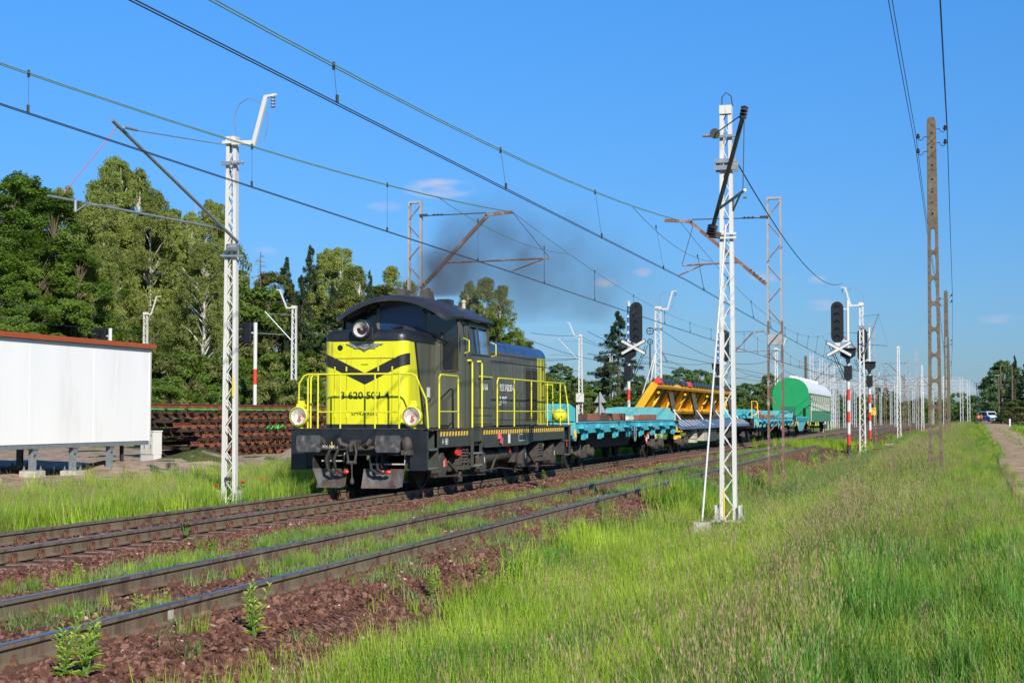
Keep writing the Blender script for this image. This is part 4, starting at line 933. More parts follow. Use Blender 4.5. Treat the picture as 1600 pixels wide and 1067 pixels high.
# frame: side sills with profiled underside, deck, headstocks with step boxes
for s in (-1, 1):
    b = MB(); x0, x1 = (1.44, 1.50) if s > 0 else (-1.50, -1.44)
    b.prism([(.75, .93), (3.9, .93), (4.35, .86), (8.2, .86), (8.8, .94), (LL - .72, .96), (LL - .72, 1.30), (.75, 1.30)], x0, x1, 'x'); L_(b, 'side_sill', 'frame')
    # hazard stripes near the top of the sill
    xs_ = 1.5025 * s
    for (ya, yb, n) in ((.95, 3.05, 10), (4.2, LL - .75, 38)):
        b = MB(); st = (yb - ya) / n
        for k in range(n):
            y = ya + st * k; vs = [(xs_, y, 1.17), (xs_, y + st * .55, 1.17), (xs_, y + st * .72, 1.27), (xs_, y + st * .17, 1.27)]
            b.add(vs + [(v[0] + .002 * s, v[1], v[2]) for v in vs], [(0, 1, 2, 3), (7, 6, 5, 4), (0, 4, 5, 1), (1, 5, 6, 2), (2, 6, 7, 3), (3, 7, 4, 0)])
        L_(b, 'hazard_stripes', 'signyellow')
    b = MB(); b.box(x0 + .005, x1 + .02 * max(s, 0), 0, LL, 1.30, 1.335); 
    for k in range(24): b.box(xs_ - .0 if s > 0 else xs_ - .02, xs_ + .02 if s > 0 else xs_, .4 + .53 * k, .43 + .53 * k, 1.28, 1.30)
    L_(b, 'edge_strip', 'gear')
b = MB(); b.box(-1.44, 1.44, .02, LL - .02, 1.27, 1.325); L_(b, 'deck', 'dark')
b = MB(); b.box(-.95, .95, .6, LL - .6, .85, 1.27); L_(b, 'main_frame', 'dark')
for (ya, yb, fr) in ((0, .045, 1), (LL - .045, LL, 0)):
    b = MB(); b.prism([(-1.52, 1.33), (1.52, 1.33), (1.52, .47), (1.16, .47), (1.16, .78), (-1.16, .78), (-1.16, .47), (-1.52, .47)], ya, yb); L_(b, 'headstock', 'black')
    b = MB(); b.box(-1.56, 1.56, ya - .02, yb + .02, 1.33, 1.345); L_(b, 'headstock_lip', 'gear')
for fr in (0, 1):
    for s in (-1, 1):
        ya, yb = (.045, .80) if fr == 0 else (LL - .80, LL - .045)
        xo, xi = s * 1.52, s * 1.02
        b = MB(); X0, X1 = min(xo, xi), max(xo, xi)
        b.box(X0, X1, ya, yb, .47, .50); b.box(X0, X1, ya, yb, .87, .895); b.box(min(xi, xi + .03 * s), max(xi, xi + .03 * s), ya, yb, .5, 1.27)
        yy = yb - .05 if fr == 0 else ya
        b.prism([(X0, .47), (X1, .47), (X1, 1.30), (X0, 1.30)], yy, yy + .05)
        b.prism([(ya if fr == 0 else yb, 1.30), (ya if fr == 0 else yb, .47), ((ya + .08) if fr == 0 else (yb - .08), .47), ((ya + .08) if fr == 0 else (yb - .08), 1.30)], min(xo, xo - .03 * s), max(xo, xo - .03 * s), 'x')
        L_(b, 'step_box', 'frame')
        b = MB(); e = .03; b.box(min(xo, xo - .12 * s) - .005, max(xo, xo - .12 * s) + .005, ya + .06, yb - .02, .498, .508); b.box(min(xo, xo - .12 * s), max(xo, xo - .12 * s), ya + .06, yb - .02, .893, .903); L_(b, 'step_tread', 'silver')
# short hood: rounded plan, rounded top edge
def hood_ring(hw, ya, yb, z, r, inset, rear_square=True, cx=-.13, n=6):
    hw -= inset; ya += inset; rr_ = max(.02, r - inset); pts = []
    for k in range(n + 1): a = PI + PI / 2 * k / n; pts.append((cx - hw + rr_ + rr_ * math.cos(a), ya + rr_ + rr_ * math.sin(a), z))
    for k in range(n + 1): a = 1.5 * PI + PI / 2 * k / n; pts.append((cx + hw - rr_ + rr_ * math.cos(a), ya + rr_ + rr_ * math.sin(a), z))
    pts += [(cx + hw, yb, z), (cx - hw, yb, z)]
    return pts
HW = .96; HY = .72; CY = 2.62   # hood half width, face, cab front
b = MB(); b.loft([hood_ring(HW, HY, CY, z, .20, 0) for z in (1.42, 3.22)]); 
# paint split: yellow nose, sloping edge to olive
def hoodpaint(o):
    me = o.data; me.materials.append(M['olive'])
b2 = MB(); o = L_(b, 'short_hood', 'yellow', smooth=True)
bm = bmesh.new(); bm.from_mesh(o.data)
for co, no in (((0, 1.78, 1.42), Vector((0, 1.8, .60)).normalized()),):
    bmesh.ops.bisect_plane(bm, geom=bm.verts[:] + bm.edges[:] + bm.faces[:], plane_co=(0, 1.78, 1.42), plane_no=Vector((0, 1.8, .60)).normalized())
    bmesh.ops.bisect_plane(bm, geom=bm.verts[:] + bm.edges[:] + bm.faces[:], plane_co=(0, 1.92, 1.42), plane_no=Vector((0, 1.8, .60)).normalized())
nn = Vector((0, 1.8, .60)).normalized()
o.data.materials.append(M['black']); o.data.materials.append(M['olive'])
for f in bm.faces:
    d = (f.calc_center_median() - Vector((0, 1.78, 1.42))).dot(nn); d2 = (f.calc_center_median() - Vector((0, 1.92, 1.42))).dot(nn)
    f.material_index = 2 if d2 > 0 else 1 if d > 0 else 0
bm.to_mesh(o.data); bm.free(); o.data.shade_smooth(); o.data.set_sharp_from_angle(angle=R(35))
b = MB(); b.loft([hood_ring(HW + .012, HY - .012, CY, 1.33, .2, 0), hood_ring(HW + .012, HY - .012, CY, 1.43, .2, 0)]); L_(b, 'hood_skirt', 'black')
b = MB(); prof = [(3.218, 0), (3.30, .0), (3.36, .015), (3.41, .05), (3.45, .11), (3.475, .19), (3.485, .32)]
b.loft([hood_ring(HW + .015, HY - .015, CY, z, .26, i * .9) for z, i in prof]); L_(b, 'hood_top', 'black', smooth=True, sharp=50)
# V stripe, wrapped on the front face
def vstripe():
    b = MB(); y = HY - .004; cx = -.13
    for s in (-1, 1):
        n = 40; top = []; bot = []
        for k in range(n + 1):
            t = k / n; x = s * t * (HW - .0)
            # arc end of plan near the corner
            yy = y
            if abs(x) > HW - .20:
                q = (abs(x) - (HW - .20)) / .20; q = min(q, 1); yy = HY + .20 - math.sqrt(max(0, 1 - q * q)) * .20 - .008
            e = t - max(0, t - .72) ** 2 * .9; zt = 2.53 + .46 * e; zb = zt - .25
            top.append((cx + x * 1.006, yy, zt)); bot.append((cx + x * 1.006, yy, zb))
        m = len(top); b.add(top + bot, [(i, i + 1, m + i + 1, m + i) for i in range(m - 1)])
    return b
L_(vstripe(), 'v_stripe', 'blacktext')
# door panel seams, hinges and vent on the nose
def on_face(x, z, w, h, d=.006): return (x - w / 2, x + w / 2, HY - d, HY + .01, z - h / 2, z + h / 2)
b = MB()
for x in (-.70, -.42, .30, .62): b.box(*on_face(x - .13, 2.13, .010, 1.40, .003))
b.box(*on_face(-.13, 2.85, 1.42, .014, .012)); b.box(*on_face(-.13, 2.0, .008, 1.1, .002)); L_(b, 'door_seam', 'rustseam')
b = MB()
for x in (-.69, .63, -.42, .31):
    for z in (1.62, 2.1, 2.62): b.box(*on_face(x - .13, z, .03, .10, .016))
b.tube([(-.19, HY, 2.73), (-.19, HY - .03, 2.73), (-.05, HY - .03, 2.73), (-.05, HY, 2.73)], .008, 5); L_(b, 'door_hinge', 'yellow')
b = MB(); b.lathe([(.125, HY - .006), (.10, HY - .008), (.10, HY)], (-.70, 0, 3.08), 'y', 20, cap=False); L_(b, 'vent_ring', 'yellow')
b = MB(); b.lathe([(.001, HY - .012), (.062, HY - .012), (.062, HY)], (-.70, 0, 3.08), 'y', 16); L_(b, 'vent_hole', 'black')
# winged maker's badge
def badge(parent, cx=-.13, z=3.10, y=HY):
    b = MB(); half = [(0, .09), (.20, .09), (.21, .065), (.43, .065), (.40, .035), (.35, .035), (.32, .005), (.27, .005), (.24, -.04), (.10, -.04), (0, -.105)]
    poly = [(cx + p[0], z + p[1]) for p in half] + [(cx - p[0], z + p[1]) for p in half[-2:0:-1]]
    b.prism(poly, y - .03, y); o = b.build('maker_badge', M['silver'], parent)
    g = MB(); 
    for s in (-1, 1): g.bar((cx, y - .034, z - .085), (cx + s * .20, y - .034, z + .02), .006, .010); g.bar((cx + s * .20, y - .034, z + .02), (cx + s * .2, y - .034, z + .085), .006, .010)
    g.build('badge_rim', M['dark'], o); 
    text_part('lettering', 'FABLOK', .115, (cx, y - .031, z + .03), (PI / 2, 0, 0), M['dark'], o, .003, .75)
badge(lo)
text_part('number', '3 620 503-4', .215, (-.13, HY - .006, 2.04), (PI / 2, 0, 0), M['blacktext'], lo, .001, 1.08, bold=.003)
text_part('number', 'SM42-9260', .12, (-.13, HY - .006, 1.655), (PI / 2, 0, 0), M['blacktext'], lo, .001, 1.15)
b = MB()  # rust runs
# nose lamp
hl = MB(); hl.lathe([(.001, HY - .05), (.165, HY - .05), (.185, HY - .24), (.205, HY - .23), (.215, HY - .18), (.215, HY + .15), (.18, HY + .35)], (-.15, 0, 3.46), 'y', 24); ho = L_(hl, 'headlight_housing', 'black', smooth=True)
hl = MB(); hl.prism([(-.32, 3.22), (.12, 3.22), (.10, 3.5), (-.30, 3.5)], HY - .14, HY + .2); hl.build('lamp_bracket', M['black'], ho, bevel=.02)
def reflector(cx, y, cz, r, parent):
    b = MB(); b.lathe([(r, y), (r * .9, y + .04), (r * .6, y + .10), (r * .25, y + .135), (.001, y + .14)], (cx, 0, cz), 'y', 20, cap=False); b.build('reflector', M['lens'], parent, smooth=True, fix=False)
    b = MB(); b.lathe([(.001, y + .03), (.025, y + .04), (.028, y + .08), (.012, y + .13)], (cx, 0, cz), 'y', 8); b.build('bulb', M['bulb'], parent)
    b = MB(); b.lathe([(r, y - .004), (r + .02, y - .01), (r + .025, y + .02), (r, y + .02)], (cx, 0, cz), 'y', 24, cap=False); b.build('lamp_rim', M['black'], parent)
reflector(-.15, HY - .22, 3.46, .165, ho)
for s, x in ((-1, -1.32), (1, 1.22)):
    hl = MB(); hl.lathe([(.001, .06), (.17, .06), (.188, -.10), (.205, -.09), (.21, -.05), (.20, .06), (.14, .16), (.05, .20), (.001, .205)], (x, -.02, 1.60), 'y', 24); o = L_(hl, 'headlight', 'rail_yellow', smooth=True)
    reflector(x, -.10, 1.60, .175, o)
    hl = MB(); hl.box(x - .08, x + .10, -.03, .12, 1.79, 1.86); hl.box(x - .05, x + .07, -.02, .1, 1.74, 1.93); hl.build('lamp_cap', M['rail_yellow'], o, bevel=.01)
    hl = MB(); hl.box(x - .05, x + .05, -.02, .06, 1.34, 1.42); hl.build('lamp_foot', M['rail_yellow'], o)
    b = MB(); b.lathe([(.001, -.105), (.045, -.105), (.045, -.09)], (x + .02, 0, 1.52), 'y', 10); b.build('red_filter', M['bulb'], o)
# handrails
def hr(pts, r=.021, name='handrail'): b = MB(); b.tube(pts, r, 7); return L_(b, name, 'rail_yellow', smooth=True)
Fy = .04
hr([(-1.46, .25, 1.34), (-1.44, .2, 1.80), (-1.36, Fy, 2.30), (-1.25, Fy, 2.46), (-1.16, Fy, 2.49), (1.18, Fy, 2.49), (1.26, Fy, 2.45), (1.46, .15, 1.95), (1.48, .22, 1.34)])
hr([(-.93, Fy, 1.69), (.90, Fy, 1.69)], .016)
for x in (-.93, -.42, .36, .90): hr([(x, Fy, 1.34), (x, Fy, 2.49)], .019, 'rail_post')
hr([(-1.17, Fy + .02, 1.34), (-1.17, Fy + .02, 2.40), (-1.10, Fy, 2.49)], .019, 'rail_post')
hr([(1.48, .95, 1.34), (1.48, .95, 2.42), (1.48, 1.03, 2.49), (1.48, 2.22, 2.49), (1.48, 2.30, 2.42), (1.48, 2.32, 1.34)]); hr([(1.48, .95, 1.70), (1.48, 2.31, 1.70)], .016)
hr([(-1.48, .95, 1.34), (-1.48, .95, 2.42), (-1.48, 1.03, 2.49), (-1.48, 2.22, 2.49), (-1.48, 2.32, 2.42), (-1.48, 2.32, 1.34)])
for y in (3.18, 3.95): hr([(1.44, y - .14, 2.86), (1.53, y - .10, 2.87), (1.54, y, 2.82), (1.54, y, 1.34)], .023)
hr([(1.53, 3.80, 2.52), (1.50, 4.95, 2.52)], .016)
for sx in (1.48, -1.48):
    s = 1 if sx > 0 else -1
    hr([(sx, 5.45, 1.34), (sx, 5.45, 2.44), (sx, 5.55, 2.52), (sx, 12.3, 2.52), (sx * .93, LL - .15, 2.50), (sx * .97, LL - .02, 1.95), (sx * .99, LL - .02, 1.34)]); hr([(sx, 5.45, 1.72), (sx, 12.5, 1.72)], .016)
    for y in (7.0, 8.7, 10.4, 11.9): hr([(sx, y, 1.34), (sx, y, 2.52)], .019, 'rail_post')
hr([(-1.0, LL - .05, 1.34), (-1.0, LL - .05, 2.5), (1.0, LL - .05, 2.5), (1.0, LL - .05, 1.34)])
# rear lamp bowls
for x in (-1.22, 1.22):
    b = MB(); b.lathe([(.001, -.24), (.10, -.22), (.18, -.14), (.21, 0), (.20, .10), (.16, .12), (.001, .12)], (x, LL - .12, 1.60), 'y', 20); L_(b, 'headlight', 'rail_yellow', smooth=True)
# cab
def sec(y, zt=3.86, xw=1.47, xt=1.36, zw=2.95):  # cab cross section, waist to eave tapers in
    return y
CR = 4.92   # cab rear
ZE = 3.80
b = MB()
for s in (-1, 1):
    # side wall below the windows and window band pillars, all 4 cm thick
    def sp(z): return s * (1.47 if z <= 2.95 else 1.47 - (z - 2.95) / (ZE - 2.95) * .10)
    def sq(y0, y1, z0, z1, off=0, th=.04):
        vs = []
        for y in (y0, y1):
            for z in (z0, z1): vs += [(sp(z) + off * s, y, z), (sp(z) - th * s + off * s, y, z)]
        b.add(vs, [(0, 2, 6, 4), (1, 5, 7, 3), (0, 1, 3, 2), (4, 6, 7, 5), (0, 4, 5, 1), (2, 3, 7, 6)])
    sq(CY, CR, 1.34, 2.95)
    for y0, y1 in ((CY, CY + .28), (CY + .50, CY + .78), (CR - .10, CR)): sq(y0, y1, 2.95, ZE)
    sq(CY + .28, CR - .1, 3.68, ZE); sq(CY + .28, CR - .1, 2.95, 3.02)
L_(b, 'cab_side', 'olive')
for s in (-1, 1):
    def sp(z, s=s): return s * (1.435 - (0 if z <= 2.95 else (z - 2.95) / (ZE - 2.95) * .10))
    for (y0, y1, m, nm) in ((CY + .28, CY + .50, 'glass', 'door_window'), (CY + .78, CY + 1.38, 'glass', 'side_window'), (CY + 1.40, CR - .1, 'skyglass', 'side_window')):
        b = MB(); vs = [(sp(z) - o, y, z) for o in (0, .02 * s) for y, z in ((y0, 3.02), (y1, 3.02), (y1, 3.68), (y0, 3.68))]
        b.add(vs, [(0, 1, 2, 3), (7, 6, 5, 4), (0, 4, 5, 1), (1, 5, 6, 2), (2, 6, 7, 3), (3, 7, 4, 0)]); L_(b, nm, m)
    b = MB(); x = s * 1.485
    for (ya, yb) in ((CY + .74, CR - .07),):
        for z in (3.03, 3.67): b.bar((sp(z) + .05 * s, ya, z), (sp(z) + .05 * s, yb, z), .03, .03)
        for y in (ya, CY + 1.39, yb): b.bar((sp(3.03) + .05 * s, y, 3.03), (sp(3.67) + .05 * s, y, 3.67), .035, .03)
    L_(b, 'window_frame', 'frame')
    b = MB(); b.box(min(s * 1.47, s * 1.485), max(s * 1.47, s * 1.485), CY + .22, CY + .26, 1.36, 3.6); b.box(min(s * 1.47, s * 1.49), max(s * 1.47, s * 1.49), CY + .56, CY + .60, 1.36, 3.6)
    L_(b, 'door_edge', 'frame')
    b = MB(); b.box(min(s * 1.47, s * 1.52), max(s * 1.47, s * 1.52), CY + .72, CR - .02, 1.36, 1.80); o = L_(b, 'battery_box', 'olive', bevel=.01)
    b = MB()
    for z in (1.42, 1.62, 1.80): b.box(min(s * 1.52, s * 1.535), max(s * 1.52, s * 1.535), CY + .70, CR - .0, z - .012, z + .012)
    for k in range(9): b.lathe([(.012, 0), (.012, .012 * s)], (s * 1.52, CY + .8 + k * .17, 1.52), 'x', 6)
    b.build('box_trim', M['rustdark'], o)
# inside of the cab: driver's shape is dark; a red object by the window as in the photo
b = MB(); b.box(-1.2, 1.2, CY + .2, CR - .2, 1.4, 2.7); L_(b, 'cab_desk', 'dark')
b = MB(); b.box(1.18, 1.30, CY + .9, CY + 1.15, 2.9, 3.10); L_(b, 'window_cushion', 'pink', bevel=.02)
b = MB(); b.box(1.15, 1.28, CY + 1.2, CY + 1.34, 2.85, 3.35); L_(b, 'cab_curtain', 'cream')
# cab front and rear walls with window openings
def wall(y0, y1, nm):
    b = MB()
    b.box(-1.43, 1.43, y0, y1, 1.34, 2.60)
    b.box(-1.43, -1.02, y0, y1, 2.6, 3.50); b.box(-1.02, 1.00, y0, y1, 2.6, 3.50)
    b.box(1.38, 1.43, y0, y1, 2.6, 3.5)
    b.prism([(-1.43, 3.5), (-1.36, 3.5), (-1.32, 3.86), (-1.385, 3.86)], y0, y1); b.prism([(1.43, 3.5), (1.36, 3.5), (1.32, 3.86), (1.385, 3.86)], y0, y1)
    for x in (-.54, .58): b.box(x - .035, x + .035, y0, y1, 3.5, 4.14)
    pts = [(-1.36, 3.86)] + [(x, 4.24 - .38 * (x / 1.36) ** 2 * .98) for x in np.linspace(-1.36, 1.36, 13)] 
    lo2 = [(x, 4.24 - .38 * (x / 1.36) ** 2 * .98 - .10) for x in np.linspace(1.30, -1.30, 13)]
    b.prism([(x, 4.24 - .37 * (x / 1.36) ** 2) for x in np.linspace(-1.38, 1.38, 13)] + lo2, y0, y1)
    L_(b, nm, 'olive')
wall(CY, CY + .04, 'cab_front'); wall(CR - .04, CR, 'cab_rear')
def pane(x0, x1, z0, zt, m, y, nm='windscreen'):
    b = MB(); xs_ = np.linspace(x0, x1, 8); b.prism([(x0, z0), (x1, z0)] + [(x, min(zt, 4.24 - .37 * (x / 1.36) ** 2 - .03)) for x in xs_[::-1]], y, y + .015); return L_(b, nm, m)
for y in (CY + .012, CR - .03):
    pane(-1.33, -.56, 3.46, 4.2, 'glass', y); pane(-.52, .56, 3.46, 4.2, 'blueglass', y); pane(.60, .98, 3.46, 4.2, 'glass', y)
pane(.98, 1.37, 2.62, 4.2, 'glass', CY + .010); 
b = MB(); fr = [(.99, 3.49), (.99, 2.66), (1.03, 2.615), (1.34, 2.615), (1.39, 2.66), (1.39, 3.55), (1.35, 3.82)]
b.tube([(p[0], CY - .005, p[1]) for p in fr], .022, 6); L_(b, 'window_frame', 'gear')
b = MB(); b.prism([(.52, 3.46), (-.40, 3.46)] + [(-.40 + .92 * k / 8, 3.46 + .20 * math.sin(PI * k / 8) ** .7) for k in range(9)], CY - .03, CY + .008); L_(b, 'sun_screen', 'roofgrey')
b = MB(); b.bar((.35, CY - .03, 3.62), (1.15, CY - .04, 3.28), .03, .03); b.bar((.38, CY - .05, 3.56), (1.12, CY - .06, 3.24), .014, .014); b.bar((-.2, CY - .1, 3.6), (.12, CY - .1, 3.66), .03, .03); L_(b, 'wiper', 'black')
# cab roof: arched shell with forward visor
n = 14; b = MB(); R1 = []; 
def roofsec(y, hw, zc, ze, th=.05):
    top = [(x, y, zc - (zc - ze) * (abs(x) / hw) ** 2.1) for x in np.linspace(-hw, hw, n)]
    bot = [(x * .985, y, zc - th - (zc - ze) * (abs(x) / hw) ** 2.1) for x in np.linspace(hw, -hw, n)]
    return top + bot
b.loft([roofsec(1.98, 1.24, 4.25, 3.82, .07), roofsec(2.05, 1.32, 4.30, 3.82, .10), roofsec(2.22, 1.42, 4.33, 3.82), roofsec(CY + .02, 1.49, 4.35, 3.83), roofsec(CY + .5, 1.52, 4.36, 3.84), roofsec(CR, 1.52, 4.34, 3.82), roofsec(CR + .14, 1.50, 4.30, 3.79, .07)])
L_(b, 'cab_roof', 'roofgrey', smooth=True, sharp=50)
b = MB()
for s in (-1, 1): b.tube([(s * 1.49, CY + .05, 3.81), (s * 1.515, CR + .1, 3.81)], .03, 6)
L_(b, 'rain_gutter', 'roofgrey', smooth=True)
for x, y, w, h in ((-.46, 3.9, .24, .30), (.12, 3.9, .24, .26)):
    b = MB(); z = 4.33; b.loft([[(x - w / 2, y, z), (x + w / 2, y, z), (x + w / 2, y + .5, z), (x - w / 2, y + .5, z)], [(x - w * .38, y + .03, z + h), (x + w * .38, y + .03, z + h * .9), (x + w * .38, y + .45, z + h * .9), (x - w * .38, y + .45, z + h)]]); o = L_(b, 'roof_ventilator', 'gear', bevel=.01)
b = MB(); b.box(.38, .68, 4.1, 4.5, 4.20, 4.36); b.tube([(.62, 4.0, 4.28), (.72, 4.0, 4.30), (.74, 4.1, 4.2)], .02, 6); L_(b, 'roof_hatch', 'roofgrey', bevel=.01)
b = MB(); b.lathe([(.05, 4.15), (.04, 4.28), (.06, 4.29), (.06, 4.33), (.02, 4.36)], (.92, 4.5, 0), 'z', 10); L_(b, 'roof_horn', 'concretelight', smooth=True)  # small cream horn on the cab roof, not a lamp
b = MB(); b.lathe([(.06, CY - .22), (.075, CY - .24), (.03, CY - .02)], (.70, 0, 3.98), 'y', 12); b.lathe([(.06, CY - .22), (.075, CY - .24), (.03, CY - .02)], (-.70, 0, 4.0), 'y', 12); L_(b, 'horn', 'black', smooth=True)
for y in (CY + .14, CR + .02): b = MB(); b.tube([(1.49, y, 3.02), (1.60, y - .02, 3.05), (1.60, y - .02, 3.30), (1.46, y, 3.36)], .016, 6); L_(b, 'grab_handle', 'rail_yellow')
# long hood
LH0, LH1 = CR, 12.45
def lhring(y, inset=0, r=.0):
    hw = 1.0 - inset; pts = []; zt = 3.52 - inset; rr_ = .30
    pts = [(hw - .06, y, 1.36), (hw - .06, y, 3.15)]
    for k in range(1, 8): a = PI / 2 * k / 7; pts.append((hw - .06 - rr_ + rr_ * math.cos(a), y, zt - rr_ + rr_ * math.sin(a)))
    pts += [(-p[0], p[1], p[2]) for p in pts[::-1]]
    return pts
b = MB(); b.loft([lhring(LH0), lhring(LH1 - .12), lhring(LH1, .05)]); o = L_(b, 'long_hood', 'olive', smooth=True)
o.data.materials.append(M['roofblue']); o.data.materials.append(M['yellow'])
bm = bmesh.new(); bm.from_mesh(o.data)
for co, no in (((0, 0, 3.22), (0, 0, 1)), ((0, 11.40, 0), (0, 1, 0))): bmesh.ops.bisect_plane(bm, geom=bm.verts[:] + bm.edges[:] + bm.faces[:], plane_co=co, plane_no=no)
for f in bm.faces:
    c = f.calc_center_median(); f.material_index = 1 if c.z > 3.22 else 2 if c.y > 11.40 else 0
bm.to_mesh(o.data); bm.free(); o.data.shade_smooth(); o.data.set_sharp_from_angle(angle=R(40))
for s in (-1, 1):
    x0 = s * .94; x1 = s * .958
    b = MB(); b.box(min(x0, x1), max(x0, x1), LH0 + .05, 11.3, 3.16, 3.19); b.box(min(x0, x1), max(x0, x1), LH0, LH1, 2.98, 3.0); L_(b, 'drip_rail', 'rustdark')
    for k in range(9):
        y0 = LH0 + .35 + k * .56; p = MB(); p.box(min(x0, x1), max(x0, x1), y0, y0 + .52, 1.50, 2.94); d = L_(p, 'hood_door', 'olive', bevel=.008)
        h = MB(); 
        for z in (1.7, 2.2, 2.75): h.box(min(x1, x1 + .015 * s), max(x1, x1 + .015 * s), y0 + .02, y0 + .05, z, z + .10)
        h.box(min(x1, x1 + .02 * s), max(x1, x1 + .02 * s), y0 + .42, y0 + .45, 2.1, 2.25); h.build('hinge', M['frame'], d)
    for k, y0 in enumerate((10.05, 10.72)):
        fr_ = MB(); fr_.box(min(x0, x1 + .01 * s), max(x0, x1 + .01 * s), y0, y0 + .60, 1.48, 2.92); d = L_(fr_, 'louvre_panel', 'frame')
        for c in range(1):
            h = MB()
            for q in range(22): z = 1.54 + q * .062; xx = x1 + .012 * s; h.add([(xx, y0 + .04, z), (xx, y0 + .55, z), (xx + .025 * s, y0 + .55, z - .02), (xx + .025 * s, y0 + .04, z - .02), (xx, y0 + .04, z + .012), (xx, y0 + .55, z + .012)], [(0, 1, 2, 3), (3, 2, 5, 4)])
            h.build('louvre', M['shadesteel'], d)
    for y in (11.55, 11.9, 12.15): b = MB(); b.box(min(x0, x1), max(x0, x1), y, y + .025, 1.4, 3.18); L_(b, 'door_seam', 'dark')
    b = MB(); 
    for z in (1.7, 2.1, 2.5, 2.9): b.box(min(x1, x1 + .03 * s), max(x1, x1 + .03 * s), 11.86, 11.98, z, z + .04)
    L_(b, 'door_hinge', 'dark')
b = MB()
for y in (5.6, 7.4, 9.2, 11.2): b.tube([(x, y, (3.52 if abs(x) < .6 else 3.52 - .30 * (1 - math.sqrt(max(0, 1 - ((abs(x) - .64) / .3) ** 2)))) + .006) for x in np.linspace(-.9, .9, 15)], .012, 5)
L_(b, 'hood_strap', 'roofblue')
b = MB(); b.lathe([(.30, 3.50), (.30, 3.58), (.22, 3.62), (.001, 3.63)], (.1, 10.2, 0), 'z', 18); b.lathe([(.16, 3.50), (.16, 3.66), (.1, 3.7)], (0, 5.7, 0), 'z', 12); L_(b, 'roof_fan_cover', 'black', smooth=True)
b = MB(); b.box(-.22, .22, 5.3, 5.9, 3.5, 3.78); L_(b, 'exhaust_stack', 'dark', bevel=.02)
text_part('number', 'SM42-9260', .20, (1.478, 4.33, 2.28), (PI / 2, 0, PI / 2), M['whitetext'], lo, .001, .70, bold=.002)
text_part('number', '92 51 3 620 503-4', .25, (.965, 8.15, 2.32), (PI / 2, 0, PI / 2), M['whitetext'], lo, .001, .72, bold=.004)
text_part('number', 'PL-PPMT', .25, (.965, 7.80, 2.0), (PI / 2, 0, PI / 2), M['whitetext'], lo, .001, .72, bold=.004)
b = MB(); b.box(.960, .966, 7.40, 7.62, 1.88, 1.90); L_(b, 'underline', 'whitetext')
text_part('mark', 'A', .15, (1.503, 1.15, 1.05), (PI / 2, 0, PI / 2), M['whitetext'], lo, .001)
b = MB()
def outline(ya, yb, za, zb, x=1.503, w=.012):
    b.box(x - .001, x + .001, ya, yb, za, za + w); b.box(x - .001, x + .001, ya, yb, zb - w, zb); b.box(x - .001, x + .001, ya, ya + w, za, zb); b.box(x - .001, x + .001, yb - w, yb, za, zb)
outline(1.30, 1.5, .99, 1.12); outline(7.35, 7.95, .97, 1.14); b.box(1.502, 1.504, 6.35, 6.55, .93, 1.16); b.box(1.502, 1.504, 1.36, 1.44, 1.02, 1.09); L_(b, 'data_mark', 'whitetext')
b = MB(); b.box(1.502, 1.506, LL - .46, LL - .36, .72, .88); L_(b, 'red_mark', 'red')
# warning label on hood side
b = MB(); b.box(.832, .838, 2.05, 2.25, 2.02, 2.24); L_(b, 'label_plate', 'cream'); b = MB(); b.box(1.43, 1.50, 2.2, 2.21, 1.4, 1.41)
b = MB(); b.box(.83, 1.16, 1.95, 2.55, 1.34, 1.98); o = L_(b, 'sand_box', 'olive', bevel=.02)
# cab steps on the frame
for s in (1, -1):
    b = MB(); x = s * 1.53
    for y in (3.22, 3.90): b.box(x - .03, x + .03, y - .025, y + .025, .44, 1.31)
    L_(b, 'cab_ladder', 'frame')
    for z in (.46, .74, 1.02): b = MB(); b.box(x - .08, x + .05, 3.24, 3.88, z, z + .03); L_(b, 'step_tread', 'silver' if z < .8 else 'frame')
# ends: buffers, coupling, hoses, snow ploughs, beacon
for d, y in ((-1, 0), (1, LL)): buffer_pair(lo, y, d, z=1.03)
b = MB(); b.lathe([(.055, -1.0), (.055, 1.0)], (0, -.10, .93), 'x', 10); L_(b, 'cross_tube', 'gear')
text_part('mark', 'XX XX  K', .09, (-.55, -.158, .96), (PI / 2, 0, 0), M['whitetext'], lo, .001)
b = MB(); b.prism([(-.07, 1.10), (.07, 1.10), (.06, .88), (-.06, .88)], -.30, 0); b.tube([(0, -.28, 1.06), (-.02, -.40, .98), (0, -.42, .86)], .045, 8); L_(b, 'draw_hook', 'gear', bevel=.01)
b = MB()
for s in (-1, 1): b.tube([(s * .05, -.33, 1.0), (s * .10, -.36, .85), (s * .075, -.36, .66), (0, -.36, .60)], .024, 6)
b.tube([(-.10, -.36, .64), (.10, -.36, .64)], .035, 8); b.tube([(0, -.36, .62), (.01, -.36, .28)], .014, 6); b.lathe([(.001, .18), (.035, .20), (.045, .26), (.02, .32)], (.01, -.36, 0), 'z', 10)
for s in (-1, 1): b.tube([(s * .16, -.1, .96), (s * .30, -.22, 1.02), (s * .36, -.2, 1.12)], .05, 7)
L_(b, 'screw_coupling', 'gear', smooth=True)
for x, cc in ((-.56, 'signyellow'), (-.38, 'red'), (.42, 'red'), (.56, 'signyellow')):
    h = MB(); h.tube([(x, -.05, .93), (x, -.18, .90), (x - .06, -.24, .72), (x - .03, -.24, .50), (x + .08, -.22, .42), (x + .17, -.2, .44)], .032, 8); o = L_(h, 'brake_hose', 'rubber', smooth=True)
    h = MB(); h.lathe([(.04, 0), (.045, .05), (.02, .09)], (x + .16, -.2, .44), 'x', 8); h.build('hose_cap', M['red'], o); h = MB(); h.bar((x + .03, -.14, .93), (x + .04, -.19, 1.06), .02, .03); h.build('cock_handle', M[cc], o)
